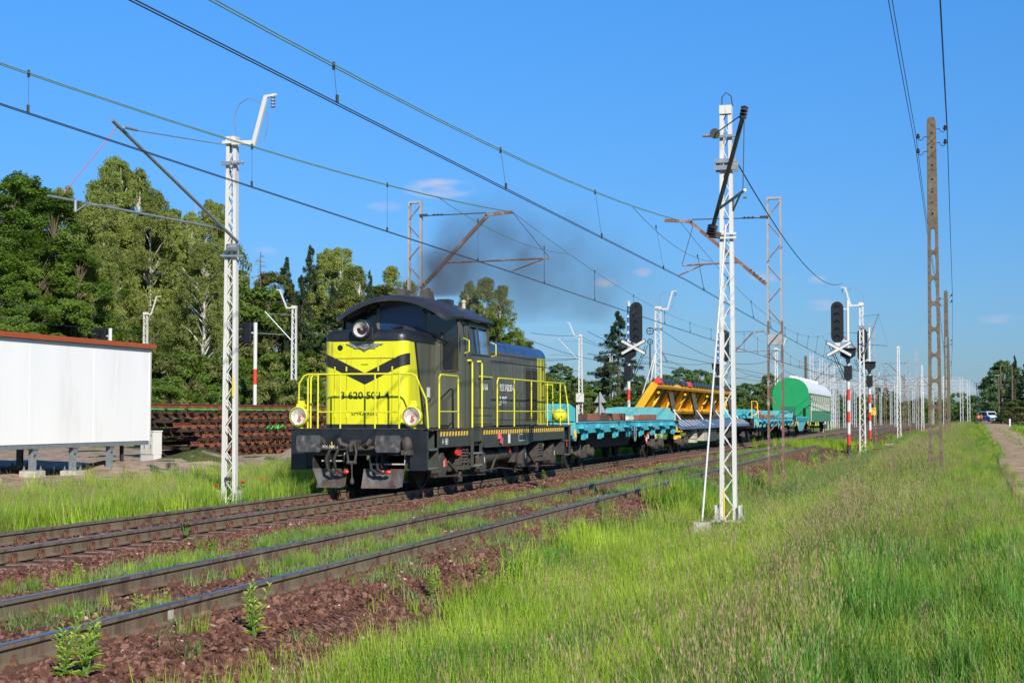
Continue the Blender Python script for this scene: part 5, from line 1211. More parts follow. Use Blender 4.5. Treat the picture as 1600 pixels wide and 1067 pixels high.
b = MB(); b.tube([(-.8, -.04, .66), (-.3, -.04, .66), (-.28, -.04, .84)], .018, 6); b.tube([(.3, -.04, .60), (1.05, -.04, .60), (1.07, -.04, .86)], .018, 6); L_(b, 'air_pipe', 'concretelight')
b = MB(); b.lathe([(.09, .90), (.12, .96), (.115, 1.04), (.09, 1.12), (.04, 1.17), (.001, 1.175)], (1.13, -.12, 0), 'z', 14); b.box(1.03, 1.23, -.2, .0, .80, .90); L_(b, 'tail_lamp', 'gear', smooth=True)
for s, (xa, xb) in ((-1, (-1.02, -.22)), (1, (.14, 1.05))):
    for fr in (0, 1):
        b = MB(); y = -.02 if fr == 0 else LL + .02; d = -1 if fr == 0 else 1
        xs_ = np.linspace(xa, xb, 7); top = []; bot = []
        for k, x in enumerate(xs_): bow = .10 * math.sin(PI * k / 6); top.append((x, y + d * (.0 - bow * .5), .50)); bot.append((x + .08 * s * 0, y + d * (.16 - bow), .10 if 0 < k < 6 or (s > 0) else .14))
        if s < 0: bot[0] = (xa + .18, y + d * .1, .14); 
        else: bot[-1] = (xb - .02, y + d * .1, .14)
        m = 7; vs = top + bot + [(p[0], p[1] - d * .012, p[2]) for p in top + bot]
        fs = [(i, i + 1, m + i + 1, m + i) for i in range(m - 1)] + [(2 * m + i, 3 * m + i, 3 * m + i + 1, 2 * m + i + 1) for i in range(m - 1)] + [(i, 2 * m + i, 2 * m + i + 1, i + 1) for i in range(m - 1)] + [(m + i, m + i + 1, 3 * m + i + 1, 3 * m + i) for i in range(m - 1)] + [(0, m, 3 * m, 2 * m), (m - 1, 3 * m - 1, 4 * m - 1, 2 * m - 1)][:1]
        b.add(vs, fs); L_(b, 'snow_plough', 'plough')
        b = MB(); b.bar(((xa + xb) / 2, y + d * .0, .5), ((xa + xb) / 2, y - d * .05, .82), .4, .02); L_(b, 'plough_bracket', 'dark')
# bogies
for yc in (3.05, 9.95):
    for dy in (-1.3, 1.3): wheelset(lo, yc + dy, .55)
    for s in (-1, 1):
        x = s * 1.12
        b = MB(); b.prism([(yc - 1.9, .52), (yc - 1.9, .70), (yc - .9, .72), (yc - .5, .52), (yc + .5, .52), (yc + .9, .72), (yc + 1.9, .70), (yc + 1.9, .52), (yc + .6, .36), (yc - .6, .36)], x - .05, x + .05, 'x'); L_(b, 'bogie_frame', 'gear')
        for dy in (-1.55, 1.55):
            yy = yc + dy; b = MB(); b.prism([(yy - .28, .38), (yy - .2, .28), (yy + .2, .28), (yy + .28, .38), (yy + .28, .62), (yy + .05, .82), (yy - .05, .82), (yy - .28, .62)], min(x, x + s * .26), max(x, x + s * .26), 'x'); L_(b, 'axle_box', 'gear', bevel=.015)
            b = MB(); b.box(x + s * .262 - .001, x + s * .262 + .001, yy + .08, yy + .12, .5, .64); L_(b, 'box_mark', 'whitetext')
        for dy in (-.14, .14): coil(lo, x + s * .20, yc + dy, .50, .92, .11, 6, 'gear')
        b = MB(); b.box(x + s * .04, x + s * .36, yc - .30, yc + .30, .40, .49) if s > 0 else b.box(x + s * .36, x + s * .04, yc - .30, yc + .30, .40, .49)
        b.prism([(yc - .22, .40), (yc + .22, .40), (yc + .06, .12), (yc - .06, .12)], x + s * .1, x + s * .2, 'x') if s > 0 else b.prism([(yc - .22, .40), (yc + .22, .40), (yc + .06, .12), (yc - .06, .12)], x + s * .2, x + s * .1, 'x')
        b.prism([(yc - .30, .95), (yc - .12, .95), (yc - .2, .50), (yc - .30, .5)], x, x + s * .28, 'x') if s > 0 else None
        L_(b, 'spring_seat', 'gear')
        b = MB(); b.bar((x + s * .25, yc + .30, .80), (x + s * .25, yc - .35, .22), .05, .05); b.bar((x + s * .2, yc - 1.0, .6), (x + s * .22, yc - .4, .35), .05, .05); b.tube([(x + s * .2, yc - 1.9, .30), (x + s * .2, yc + 1.9, .22)], .02, 6); L_(b, 'brake_rod', 'gear')
        if yc < 5 and s > 0:
            b = MB(); b.lathe([(.09, 0), (.09, .10)], (x + .16, yc - .52, .82), 'x', 12); b.lathe([(.07, 0), (.07, .10)], (x + .16, yc - 1.25, .55), 'x', 12); L_(b, 'speed_sensor', 'gear', smooth=True)
            b = MB(); b.lathe([(.10, .0), (.10, .04)], (x + .265, yc - .60, .82), 'x', 12); b.box(x + .24, x + .29, yc - .42, yc - .30, .72, .92); b.box(x + .26, x + .28, yc - 1.4, yc - 1.34, .5, .68); L_(b, 'red_cover', 'red')
# under-frame tanks and pipes between the bogies
b = MB(); b.prism([(5.0, .30), (8.0, .30), (8.2, .45), (8.2, .85), (4.8, .85), (4.8, .45)], -.9, .9, 'x'); L_(b, 'fuel_tank', 'dark', bevel=.03)
b = MB(); b.lathe([(.001, 4.95), (.15, 5.0), (.17, 5.1), (.17, 5.9), (.15, 6.0), (.001, 6.05)], (1.15, 0, .62), 'y', 14); b.lathe([(.001, 6.2), (.15, 6.25), (.17, 6.35), (.17, 7.4), (.15, 7.5), (.001, 7.55)], (1.15, 0, .66), 'y', 14); L_(b, 'air_reservoir', 'gear', smooth=True)
b = MB(); b.box(1.0, 1.3, 7.65, 8.05, .42, .84); b.tube([(1.32, 4.9, .30), (1.32, 6.2, .33), (1.30, 8.4, .20)], .018, 6); b.bar((1.3, 6.2, .8), (1.3, 5.5, .25), .05, .04); L_(b, 'equipment_box', 'gear', bevel=.01)
b = MB(); b.tube([(1.34, 6.75, .82), (1.38, 6.85, .86), (1.38, 6.95, .70)], .028, 6); L_(b, 'red_lever', 'red')
b = MB(); b.box(1.50, 1.56, 5.45, 5.55, 1.05, 1.2); b.prism([(5.5, 1.15), (5.75, 1.05), (5.72, .90), (5.55, .95)], 1.52, 1.55, 'x'); L_(b, 'red_flag_lever', 'pink')


# ------------------------------------------------------------------ flat wagons
def bogie(root, yc, s_mt='gear', wb=.9, r=.46):
    for dy in (-wb, wb): wheelset(root, yc + dy, r)
    for s in (-1, 1):
        x = s * 1.02; b = MB()
        b.prism([(yc - 1.25, .46), (yc - 1.2, .62), (yc - .6, .68), (yc - .35, .50), (yc + .35, .50), (yc + .6, .68), (yc + 1.2, .62), (yc + 1.25, .46), (yc + .45, .30), (yc - .45, .30)], x - .06, x + .06, 'x'); b.build('bogie_frame', M[s_mt], root)
        b = MB()
        for dy in (-wb, wb): b.lathe([(.15, 0), (.15, .12 * s), (.11, .16 * s), (.001, .17 * s)], (x + .05 * s, yc + dy, .46), 'x', 12)
        b.build('axle_box', M[s_mt], root, smooth=True)
        b = MB()
        for dy in (-wb - .26, -wb + .26, wb - .26, wb + .26): b.lathe([(.07, .42), (.07, .70)], (x + .08 * s, yc + dy, 0), 'z', 8)
        b.build('spring', M[s_mt], root)
def flat_wagon(y0, y1, label, lumber, endL=True, endR=True, flip=False, seed=0, bog=True, mt='cyan', red=False, wheel=True):
    rr = random.Random(seed); L = y1 - y0; w = empty('flat_wagon', (XT, y0, 0), 0, label, 'wagon', 'cyan flat wagons in the train')
    e = .62; L0 = e; L1 = L - e
    b = MB(); b.box(-1.30, 1.30, L0 + .02, L1 - .02, .98, 1.30); b.build('underframe', M['dark'], w)
    for s in (-1, 1):
        b = MB(); b.box(s * 1.38 - .05, s * 1.38 + .05, L0, L1, 1.08, 1.40); b.box(s * 1.40 - .06, s * 1.40 + .06, L0, L1, 1.385, 1.42); b.build('side_sill', M[mt], w)
        n = int((L1 - L0) / 2.15)
        for k in range(n):
            y = L0 + .8 + (L1 - L0 - 1.6) * k / (n - 1); X = s * 1.46
            b = MB(); b.box(min(s * 1.43, s * 1.50), max(s * 1.43, s * 1.50), y - .16, y + .16, .88, 1.34); b.box(min(s * 1.43, s * 1.53), max(s * 1.43, s * 1.53), y + .28, y + .36, .92, 1.30); b.build('stanchion_pocket', M[mt], w)
            b = MB(); b.prism([(y - .55, 1.22), (y - .5, 1.27), (y + .45, 1.25), (y + .55, 1.18), (y + .40, 1.14), (y - .40, 1.17)], min(s * 1.44, s * 1.60), max(s * 1.44, s * 1.60), 'x'); b.build('folding_stanchion', M['cyanold' if k in (2, 5) else mt], w)
    for y in (L0, L1): b = MB(); b.box(-1.42, 1.42, y - .06, y + .06, .86, 1.40); b.build('headstock', M[mt if y == L1 else 'cyanold'], w)
    b = MB(); b.box(-1.34, 1.34, L0 + .06, L1 - .06, 1.40, 1.44); b.build('deck', M['wood'], w)
    if L > 15:
        b = MB(); b.prism([(L * .25, 1.0), (L * .75, 1.0), (L * .66, .52), (L * .34, .52)], .55, .60, 'x'); b.prism([(L * .25, 1.0), (L * .75, 1.0), (L * .66, .52), (L * .34, .52)], -.60, -.55, 'x'); b.build('belly_girder', M['dark'], w)
    if endR:
        b = MB(); y = L1 - .02; b.prism([(-1.42, 1.44), (1.42, 1.44), (1.42, 1.66), (1.15, 1.92), (-.9, 1.96), (-1.42, 1.90)], y - .05, y + .02); b.build('end_board', M['cyanold'], w)
        b = MB(); b.box(1.44, 1.47, y - .06, y + .03, 1.4, 1.86); b.build('end_board_stay', M['cream'], w)
    if endL:
        b = MB(); y = L0 + .02; b.prism([(-1.42, 1.44), (1.42, 1.44), (1.42, 1.80), (1.2, 1.96), (-1.3, 1.96), (-1.42, 1.90)], y, y + .06)
        for x in (-1.2, -.6, 0, .6, 1.2): b.box(x - .04, x + .04, y - .05, y, 1.44, 1.9)
        b.build('end_board', M[mt], w)
        b = MB(); b.box(1.44, 1.47, y - .06, y + .05, 1.4, 1.92); b.build('end_board_stay', M['cream'], w)
    if bog:
        for yc in (3.0, L - 3.0): bogie(w, yc)
    for d, y in ((-1, L0), (1, L1)): buffer_pair(w, y, d, z=1.04, rect=False)
    b = MB(); ring = [(1.62, L * .5 - .7 + .26 * math.cos(a), .98 + .26 * math.sin(a)) for a in [2 * PI * k / 16 for k in range(17)]]; b.tube(ring, .018, 5, cap=False)
    for a in range(4): b.bar((1.62, L * .5 - .7, .98), (1.62, L * .5 - .7 + .26 * math.cos(a * PI / 2), .98 + .26 * math.sin(a * PI / 2)), .02, .03)
    b.tube([(1.62, L * .5 - .7, .98), (1.40, L * .5 - .7, .98)], .02, 6)
    b.build('hand_wheel', M['galv'], w)
    b = MB(); yl = L * .5 + 2.2; b.bar((1.5, yl - .35, .86), (1.5, yl + .1, .84), .03, .05); b.bar((1.5, yl + .2, .94), (1.5, yl + .7, .98), .03, .05); b.tube([(1.5, yl + .02, .80), (1.5, yl + .10, .62), (1.5, yl - .06, .60), (1.5, yl, .78)], .018, 5); b.build('brake_lever', M['red'], w)
    b = MB(); b.box(1.49, 1.52, yl - .12, yl + .02, .68, .82); b.box(1.49, 1.52, yl + .25, yl + .38, .76, .9); b.build('brake_plate', M['white'], w)
    for y in (.3, L - .35): b = MB(); b.lathe([(.001, 0), (.09, .01), (.09, .04), (.001, .05)], (1.46, y, 1.0), 'x', 10); b.box(1.45, 1.5, y - .02, y + .02, 1.05, 1.2); b.build('yellow_valve_handle', M['signyellow'], w)
    # timbers lying on the deck are things of their own
    for (ya, yb, xx, h, m) in lumber:
        o = MB(); o.cbox((0, 0, h / 2), (.26, yb - ya, h)); q = o.build('timber', M[m], None, bevel=.01); q.location = (XT + xx, y0 + (ya + yb) / 2, 1.442); q.rotation_euler = (0, 0, R(rr.uniform(-1.2, 1.2)))
        yield_list.append((q, ya, y0))
    return w
yield_list = []
W1 = flat_wagon(43.85, 62.75, 'nearest cyan flat wagon coupled behind the locomotive, brown timbers along its edge', [(.8, 1.9, 1.05, .20, 'redwood'), (2.0, 3.1, 1.08, .22, 'wood'), (3.2, 5.0, 1.05, .22, 'redwood'), (5.3, 6.6, 1.02, .20, 'wood'), (6.9, 9.3, 1.06, .24, 'redwood'), (9.5, 10.5, 1.12, .14, 'cream'), (12.0, 15.8, 1.0, .18, 'redwood'), (15.2, 17.4, .70, .20, 'redwood')])
W3 = flat_wagon(91.6, 114.9, 'second cyan flat wagon, behind the brown mast, with a pinkish box on its timbers', [(1.5, 7.5, 1.0, .20, 'redwood'), (9, 15, .9, .18, 'redwood')], seed=2)
tn = ['first squared timber at the front of the nearest flat wagon', 'dark squared timber, second from the front of the nearest flat wagon', 'long reddish timber, third from the front of the nearest flat wagon', 'short dark timber near the middle of the nearest flat wagon', 'thick reddish timber at the middle of the nearest flat wagon', 'short pale timber lying at the middle of the nearest flat wagon', 'long reddish timber towards the rear of the nearest flat wagon', 'reddish timber beside the end board of the nearest flat wagon', 'long brown timber at the front of the second flat wagon', 'long brown timber at the rear of the second flat wagon']
for (q, ya, y0), l in zip(yield_list, tn): tag(q, l, 'timber', 'timbers lying on the flat wagons')
b = MB(); b.cbox((0, 0, .1), (.4, 1.5, .2)); o = b.build('crate', M['pink'], bevel=.02); o.location = (XT + 1.05, 91.6 + 3.2, 1.645); tag(o, 'pinkish red box lying on the timber of the second flat wagon', 'box')

# transport wagon with tilted yellow platform
TW0, TW1 = 62.9, 91.5; L = TW1 - TW0
tw = empty('turnout_wagon', (XT, TW0, 0), 0, 'long special wagon with a tilted yellow platform and striped blue-grey deck flaps', 'wagon')
def T_(b, name, m, **k): return b.build(name, M[m], tw, **k)
b = MB(); b.box(-1.05, 1.05, .7, L - .7, .85, 1.15); T_(b, 'main_frame', 'dark')
for y in (.66, L - .66): b = MB(); b.box(-1.35, 1.35, y - .06, y + .06, .85, 1.4); T_(b, 'headstock', 'black')
ns = 8; yd0, yd1 = .8, L - 3.6
for k in range(ns):
    ya = yd0 + (yd1 - yd0) * k / ns; yb = yd0 + (yd1 - yd0) * (k + 1) / ns - .04
    b = MB(); b.prism([(1.02, 1.42), (1.46, 1.10), (1.48, 1.02), (1.44, 1.00), (.98, 1.36)], ya, yb); fl = T_(b, 'deck_flap', 'slate')
    if k in (0, 1, 2, 6, 7, 3):
        b = MB(); nst = 3 if k not in (2, 3) else 1
        for q in range(nst):
            yy = ya + .35 + q * .95; dx = Vector((.44, 0, -.32)).normalized()
            p0 = Vector((1.06, yy, 1.392)) + Vector((.006, 0, .008)); p1 = p0 + dx * .42 + Vector((0, .45, 0))
            b.add([p0, p0 + Vector((0, .24, 0)), p1 + Vector((0, .24, 0)), p1], [(0, 1, 2, 3)])
        b.build('white_stripe', M['whitetext'], fl)
    b = MB(); b.prism([(-1.02, 1.42), (-1.46, 1.10), (-1.48, 1.02), (-1.44, 1.00), (-.98, 1.36)], ya, yb); T_(b, 'deck_flap', 'slate')
b = MB(); b.box(-1.02, 1.02, .8, yd1, 1.15, 1.40); T_(b, 'deck', 'frame')
# tilted platform
PA = Vector((-1.00, 1.50)); PB = Vector((.02, 3.04)); d2 = (PB - PA).normalized(); n2 = Vector((d2.y, -d2.x))
def pp(t, off): q = PA.lerp(PB, t) + n2 * off; return (q.x, q.y)
y0p, y1p = 1.9, L - 1.2
def slab(t0, t1, o0, o1, ya, yb, nm, m):
    b = MB(); b.prism([pp(t0, o0), pp(t1, o0), pp(t1, o1), pp(t0, o1)], ya, yb); return T_(b, nm, m)
slab(0, 1, -.06, 0, y0p, y1p, 'platform_plate', 'frame')
slab(.93, 1.0, 0, .30, y0p, y1p, 'upper_beam', 'orange'); slab(.24, .32, 0, .34, y0p, y1p, 'lower_beam', 'orange'); slab(-.02, .05, 0, .2, y0p, y1p, 'foot_beam', 'orange')
slab(0, 1.0, 0, .32, y0p - .12, y0p, 'end_beam', 'orange'); slab(0, 1.0, 0, .32, y1p, y1p + .12, 'end_beam', 'orange')
nr = 7
for k in range(nr):
    yc = y0p + (y1p - y0p) * (k + .6) / nr
    for dd in (-1, 1):
        b = MB(); a0 = pp(.30, .0); a1 = pp(.95, .0); a2 = pp(.95, .12); a3 = pp(.30, .32)
        ww = .9; vs = [(a0[0], yc, a0[1]), (a1[0], yc + dd * ww, a1[1]), (a2[0], yc + dd * ww, a2[1]), (a3[0], yc, a3[1])]
        vs += [(v[0], v[1] + dd * .12, v[2]) for v in vs]
        b.add(vs, [(0, 1, 2, 3), (7, 6, 5, 4), (0, 4, 5, 1), (1, 5, 6, 2), (2, 6, 7, 3), (3, 7, 4, 0)]); T_(b, 'gusset', 'orange')
    if k % 2: continue
    b = MB(); q0 = pp(.86, .32); b.lathe([(.06, -.05), (.06, .05)], (q0[0], yc - 1.3, q0[1] - .05), 'y', 10); T_(b, 'lifting_lug', 'orange')
for k, yc in enumerate((5.4, 12.0, 18.3, 25.2)):
    q = pp(.86, .36); b = MB(); b.bar((q[0] + .02, yc, q[1]), (.40, yc + .15, 1.48), .16, .20); b.box(.28, .62, yc - .1, yc + .5, 1.40, 1.62); T_(b, 'prop_strut', 'frame')
    b = MB(); b.bar((.78, yc - 2.6, 1.85), (1.06, yc - 2.4, 1.42), .05, .05); T_(b, 'prop_rod', 'white')
    b = MB(); q = pp(.28, .36); b.bar((q[0], yc - 2.2, q[1]), (q[0] + .5, yc + .5, q[1] + 1.0), .015, .015); T_(b, 'chain', 'black')
q = pp(1.0, .12)
for k in range(26):
    yc = y0p + .5 + k * .92 * (y1p - y0p - 1) / 24.5
    if k in (5, 6): continue
    b = MB(); r_ = k in (0, 9); b.prism([(q[0] - .16, q[1]), (q[0] + .16, q[1]), (q[0] + .12, q[1] + .16), (q[0] + .02, q[1] + .26), (q[0] - .1, q[1] + .16)], yc, yc + (.5 if not r_ else .8)); T_(b, 'clamp', 'red' if r_ else 'black', bevel=.02)
b = MB(); b.cbox((1.02, 9, .7), (.5, 1.2, .55)); T_(b, 'control_box', 'concretelight', bevel=.02)
b = MB(); b.cbox((1.02, 11.5, .66), (.5, 2.6, .62)); T_(b, 'fuel_tank', 'frame', bevel=.05)
for k in range(4):
    for j in range(2): b = MB(); b.cbox((1.05, 5.9 + j * .42, .46 + k * .17), (.4, .38, .15)); T_(b, 'battery_cover', 'concretelight', bevel=.01)
b = MB(); b.cbox((1.0, 15, .68), (.5, 2.2, .55)); b.cbox((1.0, 18.5, .68), (.5, 1.8, .5)); T_(b, 'tool_box', 'frame', bevel=.03)
for yc in (3.1, L - 3.2): bogie(tw, yc, 'gear', .9)
for d, y in ((-1, .66), (1, L - .66)): buffer_pair(tw, y, d, z=1.04, rect=False)
b = MB(); b.lathe([(.09, -.5), (.09, .5)], (1.35, .35, .70), 'y', 8); b.box(1.2, 1.5, .1, .8, .92, .98); T_(b, 'yellow_step', 'signyellow')
b = MB(); b.box(-1.2, 1.30, L - 3.4, L - .8, 1.15, 1.42); T_(b, 'end_deck', 'black')
b = MB(); b.prism([(L - 3.4, 1.42), (L - 2.2, 1.42), (L - 2.2, 1.2), (L - 3.0, 1.25)], 1.30, 1.42, 'x'); T_(b, 'rusty_flap', 'rust')
b = MB(); yy = L - .5; b.tube([(1.2, yy, 1.2), (1.2, yy, 2.45), (1.45, yy + .1, 2.42), (1.52, yy + .15, 2.3), (1.52, yy + .15, 1.75), (1.4, yy, 1.62), (1.22, yy, 1.60)], .035, 6); T_(b, 'grab_frame', 'signyellow')
b = MB(); b.lathe([(.08, 0), (.10, .08), (.05, .16), (.001, .18)], (1.35, L + .2, 1.98), 'z', 8); T_(b, 'red_lamp', 'red')

# short fish-belly wagon between the second flat wagon and the coach
y0 = 115.0; L = 13.2
w = empty('crane_match_wagon', (XT, y0, 0), 0, 'short cyan wagon with deep fish-belly sides just before the green coach', 'wagon')
for s in (-1, 1):
    b = MB(); b.prism([(2.4, 1.50), (L, 1.50), (L, 1.15), (L - 2.5, .98), (L - 5.5, .40), (L - 8.5, .38), (2.4, 1.05)], s * 1.45 - .03, s * 1.45 + .03, 'x'); b.build('side_plate', M['cyanold'], w)
    b = MB()
    for k in range(9): y = 3 + k * 1.15; b.prism([(y, 1.44), (y + .8, 1.44), (y + .4, 1.05)], s * 1.52 - .04, s * 1.52 + .04, 'x')
    b.build('gusset', M['cyan'], w)
b = MB(); b.box(-1.4, 1.4, 2.3, L, 1.38, 1.48); b.build('deck', M['dark'], w)
b = MB(); b.box(-1.46, 1.46, .5, 2.4, .95, 1.6); b.build('end_block', M['black'], w, bevel=.03)
for yc in (2.6, L - 1.6): bogie(w, yc)
for y in (1.2, 3.0, L - .8): b = MB(); b.box(1.5, 1.56, y, y + .15, .85, 1.1); b.build('yellow_valve_handle', M['signyellow'], w)

# green coach with white roof
CY0 = 128.6; CL = 27.0
co = empty('coach', (XT + .05, CY0, 0), 0, 'green coach with white arched roof, its vivid green end wall facing the camera', 'coach')
def arch(y, hw=1.48, z0=1.0, ze=3.42, zt=4.70, n=12, ins=0):
    pts = [(hw - ins, y, z0), (hw - ins, y, ze)] + [((hw - ins) * math.cos(a), y, ze + (zt - ze - ins) * math.sin(a)) for a in [PI * k / n for k in range(1, n)]] + [(-hw + ins, y, ze), (-hw + ins, y, z0)]
    return pts
b = MB(); b.loft([arch(0), arch(.05)]); b.build('end_wall', M['greenv'], co)
b = MB(); b.box(-1.46, 1.46, .06, CL, 1.0, 3.44); b.build('body', M['green'], co, bevel=.01)
b = MB()
rg = [[(x, y, z) for (x, y, z) in arch(y, 1.50, 3.42, 3.44, 4.68)] for y in (.06, CL)]; b.loft(rg); b.build('roof', M['roofwhite'], co, smooth=True, sharp=40)
for k in range(7): b = MB(); y = 2.2 + k * 3.6; b.loft([[(-.3, y - .35, 4.6), (.5, y - .35, 4.55), (.5, y + .35, 4.55), (-.3, y + .35, 4.6)], [(-.22, y - .25, 4.9), (.42, y - .25, 4.86), (.42, y + .25, 4.86), (-.22, y + .25, 4.9)]]); b.build('roof_vent', M['roofwhite'], co)
nb = 9
for k in range(nb):
    y = 2.6 + k * 2.62
    b = MB(); b.box(1.455, 1.475, y, y + 1.55, 2.68, 3.24); f = b.build('window', M['glass'], co)
    b = MB(); b.box(1.455, 1.49, y - .05, y + 1.6, 2.62, 2.68); b.box(1.455, 1.49, y - .05, y, 2.6, 3.3); b.box(1.455, 1.49, y + 1.55, y + 1.60, 2.6, 3.3); b.box(1.455, 1.49, y - .05, y + 1.6, 3.24, 3.30); b.build('window_frame', M['cream'], f)
    b = MB(); b.box(1.455, 1.485, y, y + 1.55, 1.98, 2.62); b.build('lower_panel', M['cream'], co)
b = MB(); b.box(1.46, 1.49, .6, 1.4, 1.3, 3.3); b.build('door', M['green'], co); b = MB(); b.tube([(1.52, 1.7, 1.1), (1.52, 1.7, 2.4)], .03, 5); b.tube([(1.52, CL - .3, 1.1), (1.52, CL - .3, 2.4)], .03, 5); b.build('grab_rail', M['white'], co)
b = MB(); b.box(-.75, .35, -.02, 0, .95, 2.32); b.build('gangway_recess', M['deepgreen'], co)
b = MB(); b.box(1.0, 1.22, -.02, 0, 1.2, 2.2); b.build('end_window', M['glass'], co)
for x in (-1.3, .92): b = MB(); b.lathe([(.001, -.08), (.05, -.07), (.06, 0)], (x, 0, 1.92), 'y', 8); b.build('tail_lamp', M['red'], co)
b = MB(); b.box(-.9, .9, 1, CL - 1, .8, 1.0); b.build('underframe', M['dark'], co)
for yc in (3.2, CL - 3.2): bogie(co, yc, wb=1.2)
for y in (1.0, 7, 9.5): b = MB(); b.box(1.46, 1.52, y, y + .3, .78, 1.0); b.build('yellow_valve_handle', M['signyellow'], co)
# ------------------------------------------------------------------ white container-like building on steel legs
BX = -25.9; BY1 = 49.6
p_end = at(240, 545, X=None, D=51)  # reference only
bl = empty('building', (-22.9, 47.0, 0), 0, 'long windowless white building on steel legs with a brick red roof edge', 'building')
def wallpt(u, v, X): return at(u, v, X=X)
WX = -22.6
c1 = at(236, 546, X=WX); c2 = at(236, 688, X=WX); YE = c1.y; zt = c1.z; zb = c2.z; Y0 = YE - 22
b = MB(); n = 7; wp = (YE - .08 - Y0) / n
for k in range(n):
    pb = MB(); pb.box(WX - .10 - (-22.9) - .0, WX + 22.9, Y0 + wp * k - 47 + .007, Y0 + wp * (k + 1) - 47 - .007, zb, zt); 
    pb.build('wall_panel', M['wallwhite'], bl)
b = MB(); b.box(WX + 22.9 - 6.2, WX + 22.9 - .11, Y0 - 47, YE - .1 - 47, zb, zt - .02); b.build('wall', M['wallwhite'], bl)
b = MB(); b.box(WX + 22.9 - .04, WX + 22.9 + .02, YE - .085 - 47, YE - 47, zb, zt); b.box(WX + 22.9 - .5, WX + 22.9 - .04, YE - .1 - 47, YE - 47, zb, zt); b.build('corner_trim', M['cabinet'], bl)
b = MB(); b.box(WX + 22.9 - 6.5, WX + 22.9 + .10, Y0 - .2 - 47, YE + .16 - 47, zt + .02, zt + .15); b.build('roof_fascia', M['fascia'], bl)
b = MB(); b.box(WX + 22.9 - 6.4, WX + 22.9 + .1, Y0 - 47, YE + .1 - 47, zt, zt + .02); b.build('soffit', M['frame'], bl)
b = MB(); b.box(WX + 22.9 - 6.2, WX + 22.9 - .02, Y0 - 47, YE - .05 - 47, zb - .12, zb); b.build('floor_beam', M['galv'], bl)
k = 0
for xx in (0, 1):
    for j in range(9):
        Xl = WX + 22.9 - .14 - xx * 2.9; Yl = at(178, 700, X=WX).y - 1.93 * j - 47; zl = zb - .12
        fz = -.02 + .06 * (j % 3) + (.10 if xx else 0)
        b = MB(); b.box(Xl - .075, Xl + .075, Yl - .07, Yl - .05, fz + .1, zl); b.box(Xl - .075, Xl + .075, Yl + .05, Yl + .07, fz + .1, zl); b.box(Xl - .012, Xl + .012, Yl - .05, Yl + .05, fz + .1, zl)
        b.box(Xl - .12, Xl + .12, Yl - .12, Yl + .12, zl - .02, zl - .001); b.prism([(Yl - .12, zl - .02), (Yl + .12, zl - .02), (Yl + .06, zl - .16), (Yl - .06, zl - .16)], Xl + .078, Xl + .09, 'x')
        lg = b.build('leg', M['galv'], bl)
        b = MB(); b.box(Xl - .2, Xl + .2, Yl - .2, Yl + .2, fz + .075, fz + .1); 
        for sx in (-.15, .15):
            for sy in (-.15, .15): b.lathe([(.028, fz + .1), (.028, fz + .15), (.014, fz + .15), (.014, fz + .2)], (Xl + sx, Yl + sy, 0), 'z', 6)
        b.build('base_plate', M['galv'], lg)
        b = MB(); b.box(Xl - .24, Xl + .24, Yl - .24, Yl + .24, -.5, fz + .075); b.build('footing', M['concretelight'], lg, bevel=.015)
b = MB(); 
for q in range(3): b.tube([(WX + 22.9 - .3 - .04 * q, YE - 1.1 - 47 + .05 * q, zb - .1), (WX + 22.9 - .32 - .04 * q, YE - 1.05 - 47 + .05 * q, -.3)], .05, 7)
b.build('down_pipe', M['rubber'], bl)
# grey-white cable cabinet
p = at(235, 716, D=49); cb = empty('cable_cabinet', (p.x, p.y, p.z - .1), R(-20), 'light grey two-door cable cabinet at the corner of the white building', 'cabinet')
sc = 49 / F; hh = 44 * sc; ww = 30 * sc
b = MB(); b.box(-ww / 2, ww / 2, -.14, .18, -.1, .22); b.build('plinth', M['cabinet'], cb)
b = MB(); b.box(-ww / 2, ww / 2, -.15, .2, .22, hh + .05); b.build('case', M['cabinet'], cb, bevel=.008)
b = MB(); b.box(-ww / 2 - .015, ww / 2 + .015, -.17, .22, hh + .05, hh + .09); b.build('lid', M['cabinet'], cb)
for s in (-1, 1):
    b = MB(); x0, x1 = (-ww / 2 + .02, -.01) if s < 0 else (.01, ww / 2 - .02); b.box(x0, x1, -.165, -.15, .24, hh + .02); d = b.build('door', M['cabinet'], cb, bevel=.004)
    b = MB(); b.box((x0 + x1) / 2 + .06 - .012, (x0 + x1) / 2 + .06 + .012, -.185, -.165, .42, .56); b.build('handle', M['galv'], d)
    b = MB(); b.box((x0 + x1) / 2 + .03, (x0 + x1) / 2 + .08, -.167, -.166, .30, .35); b.build('warning_sticker', M['signyellow'], d)
b = MB(); b.box(ww / 2 - .16, ww / 2 - .05, -.167, -.166, hh - .08, hh - .05); b.build('name_plate', M['frame'], cb)

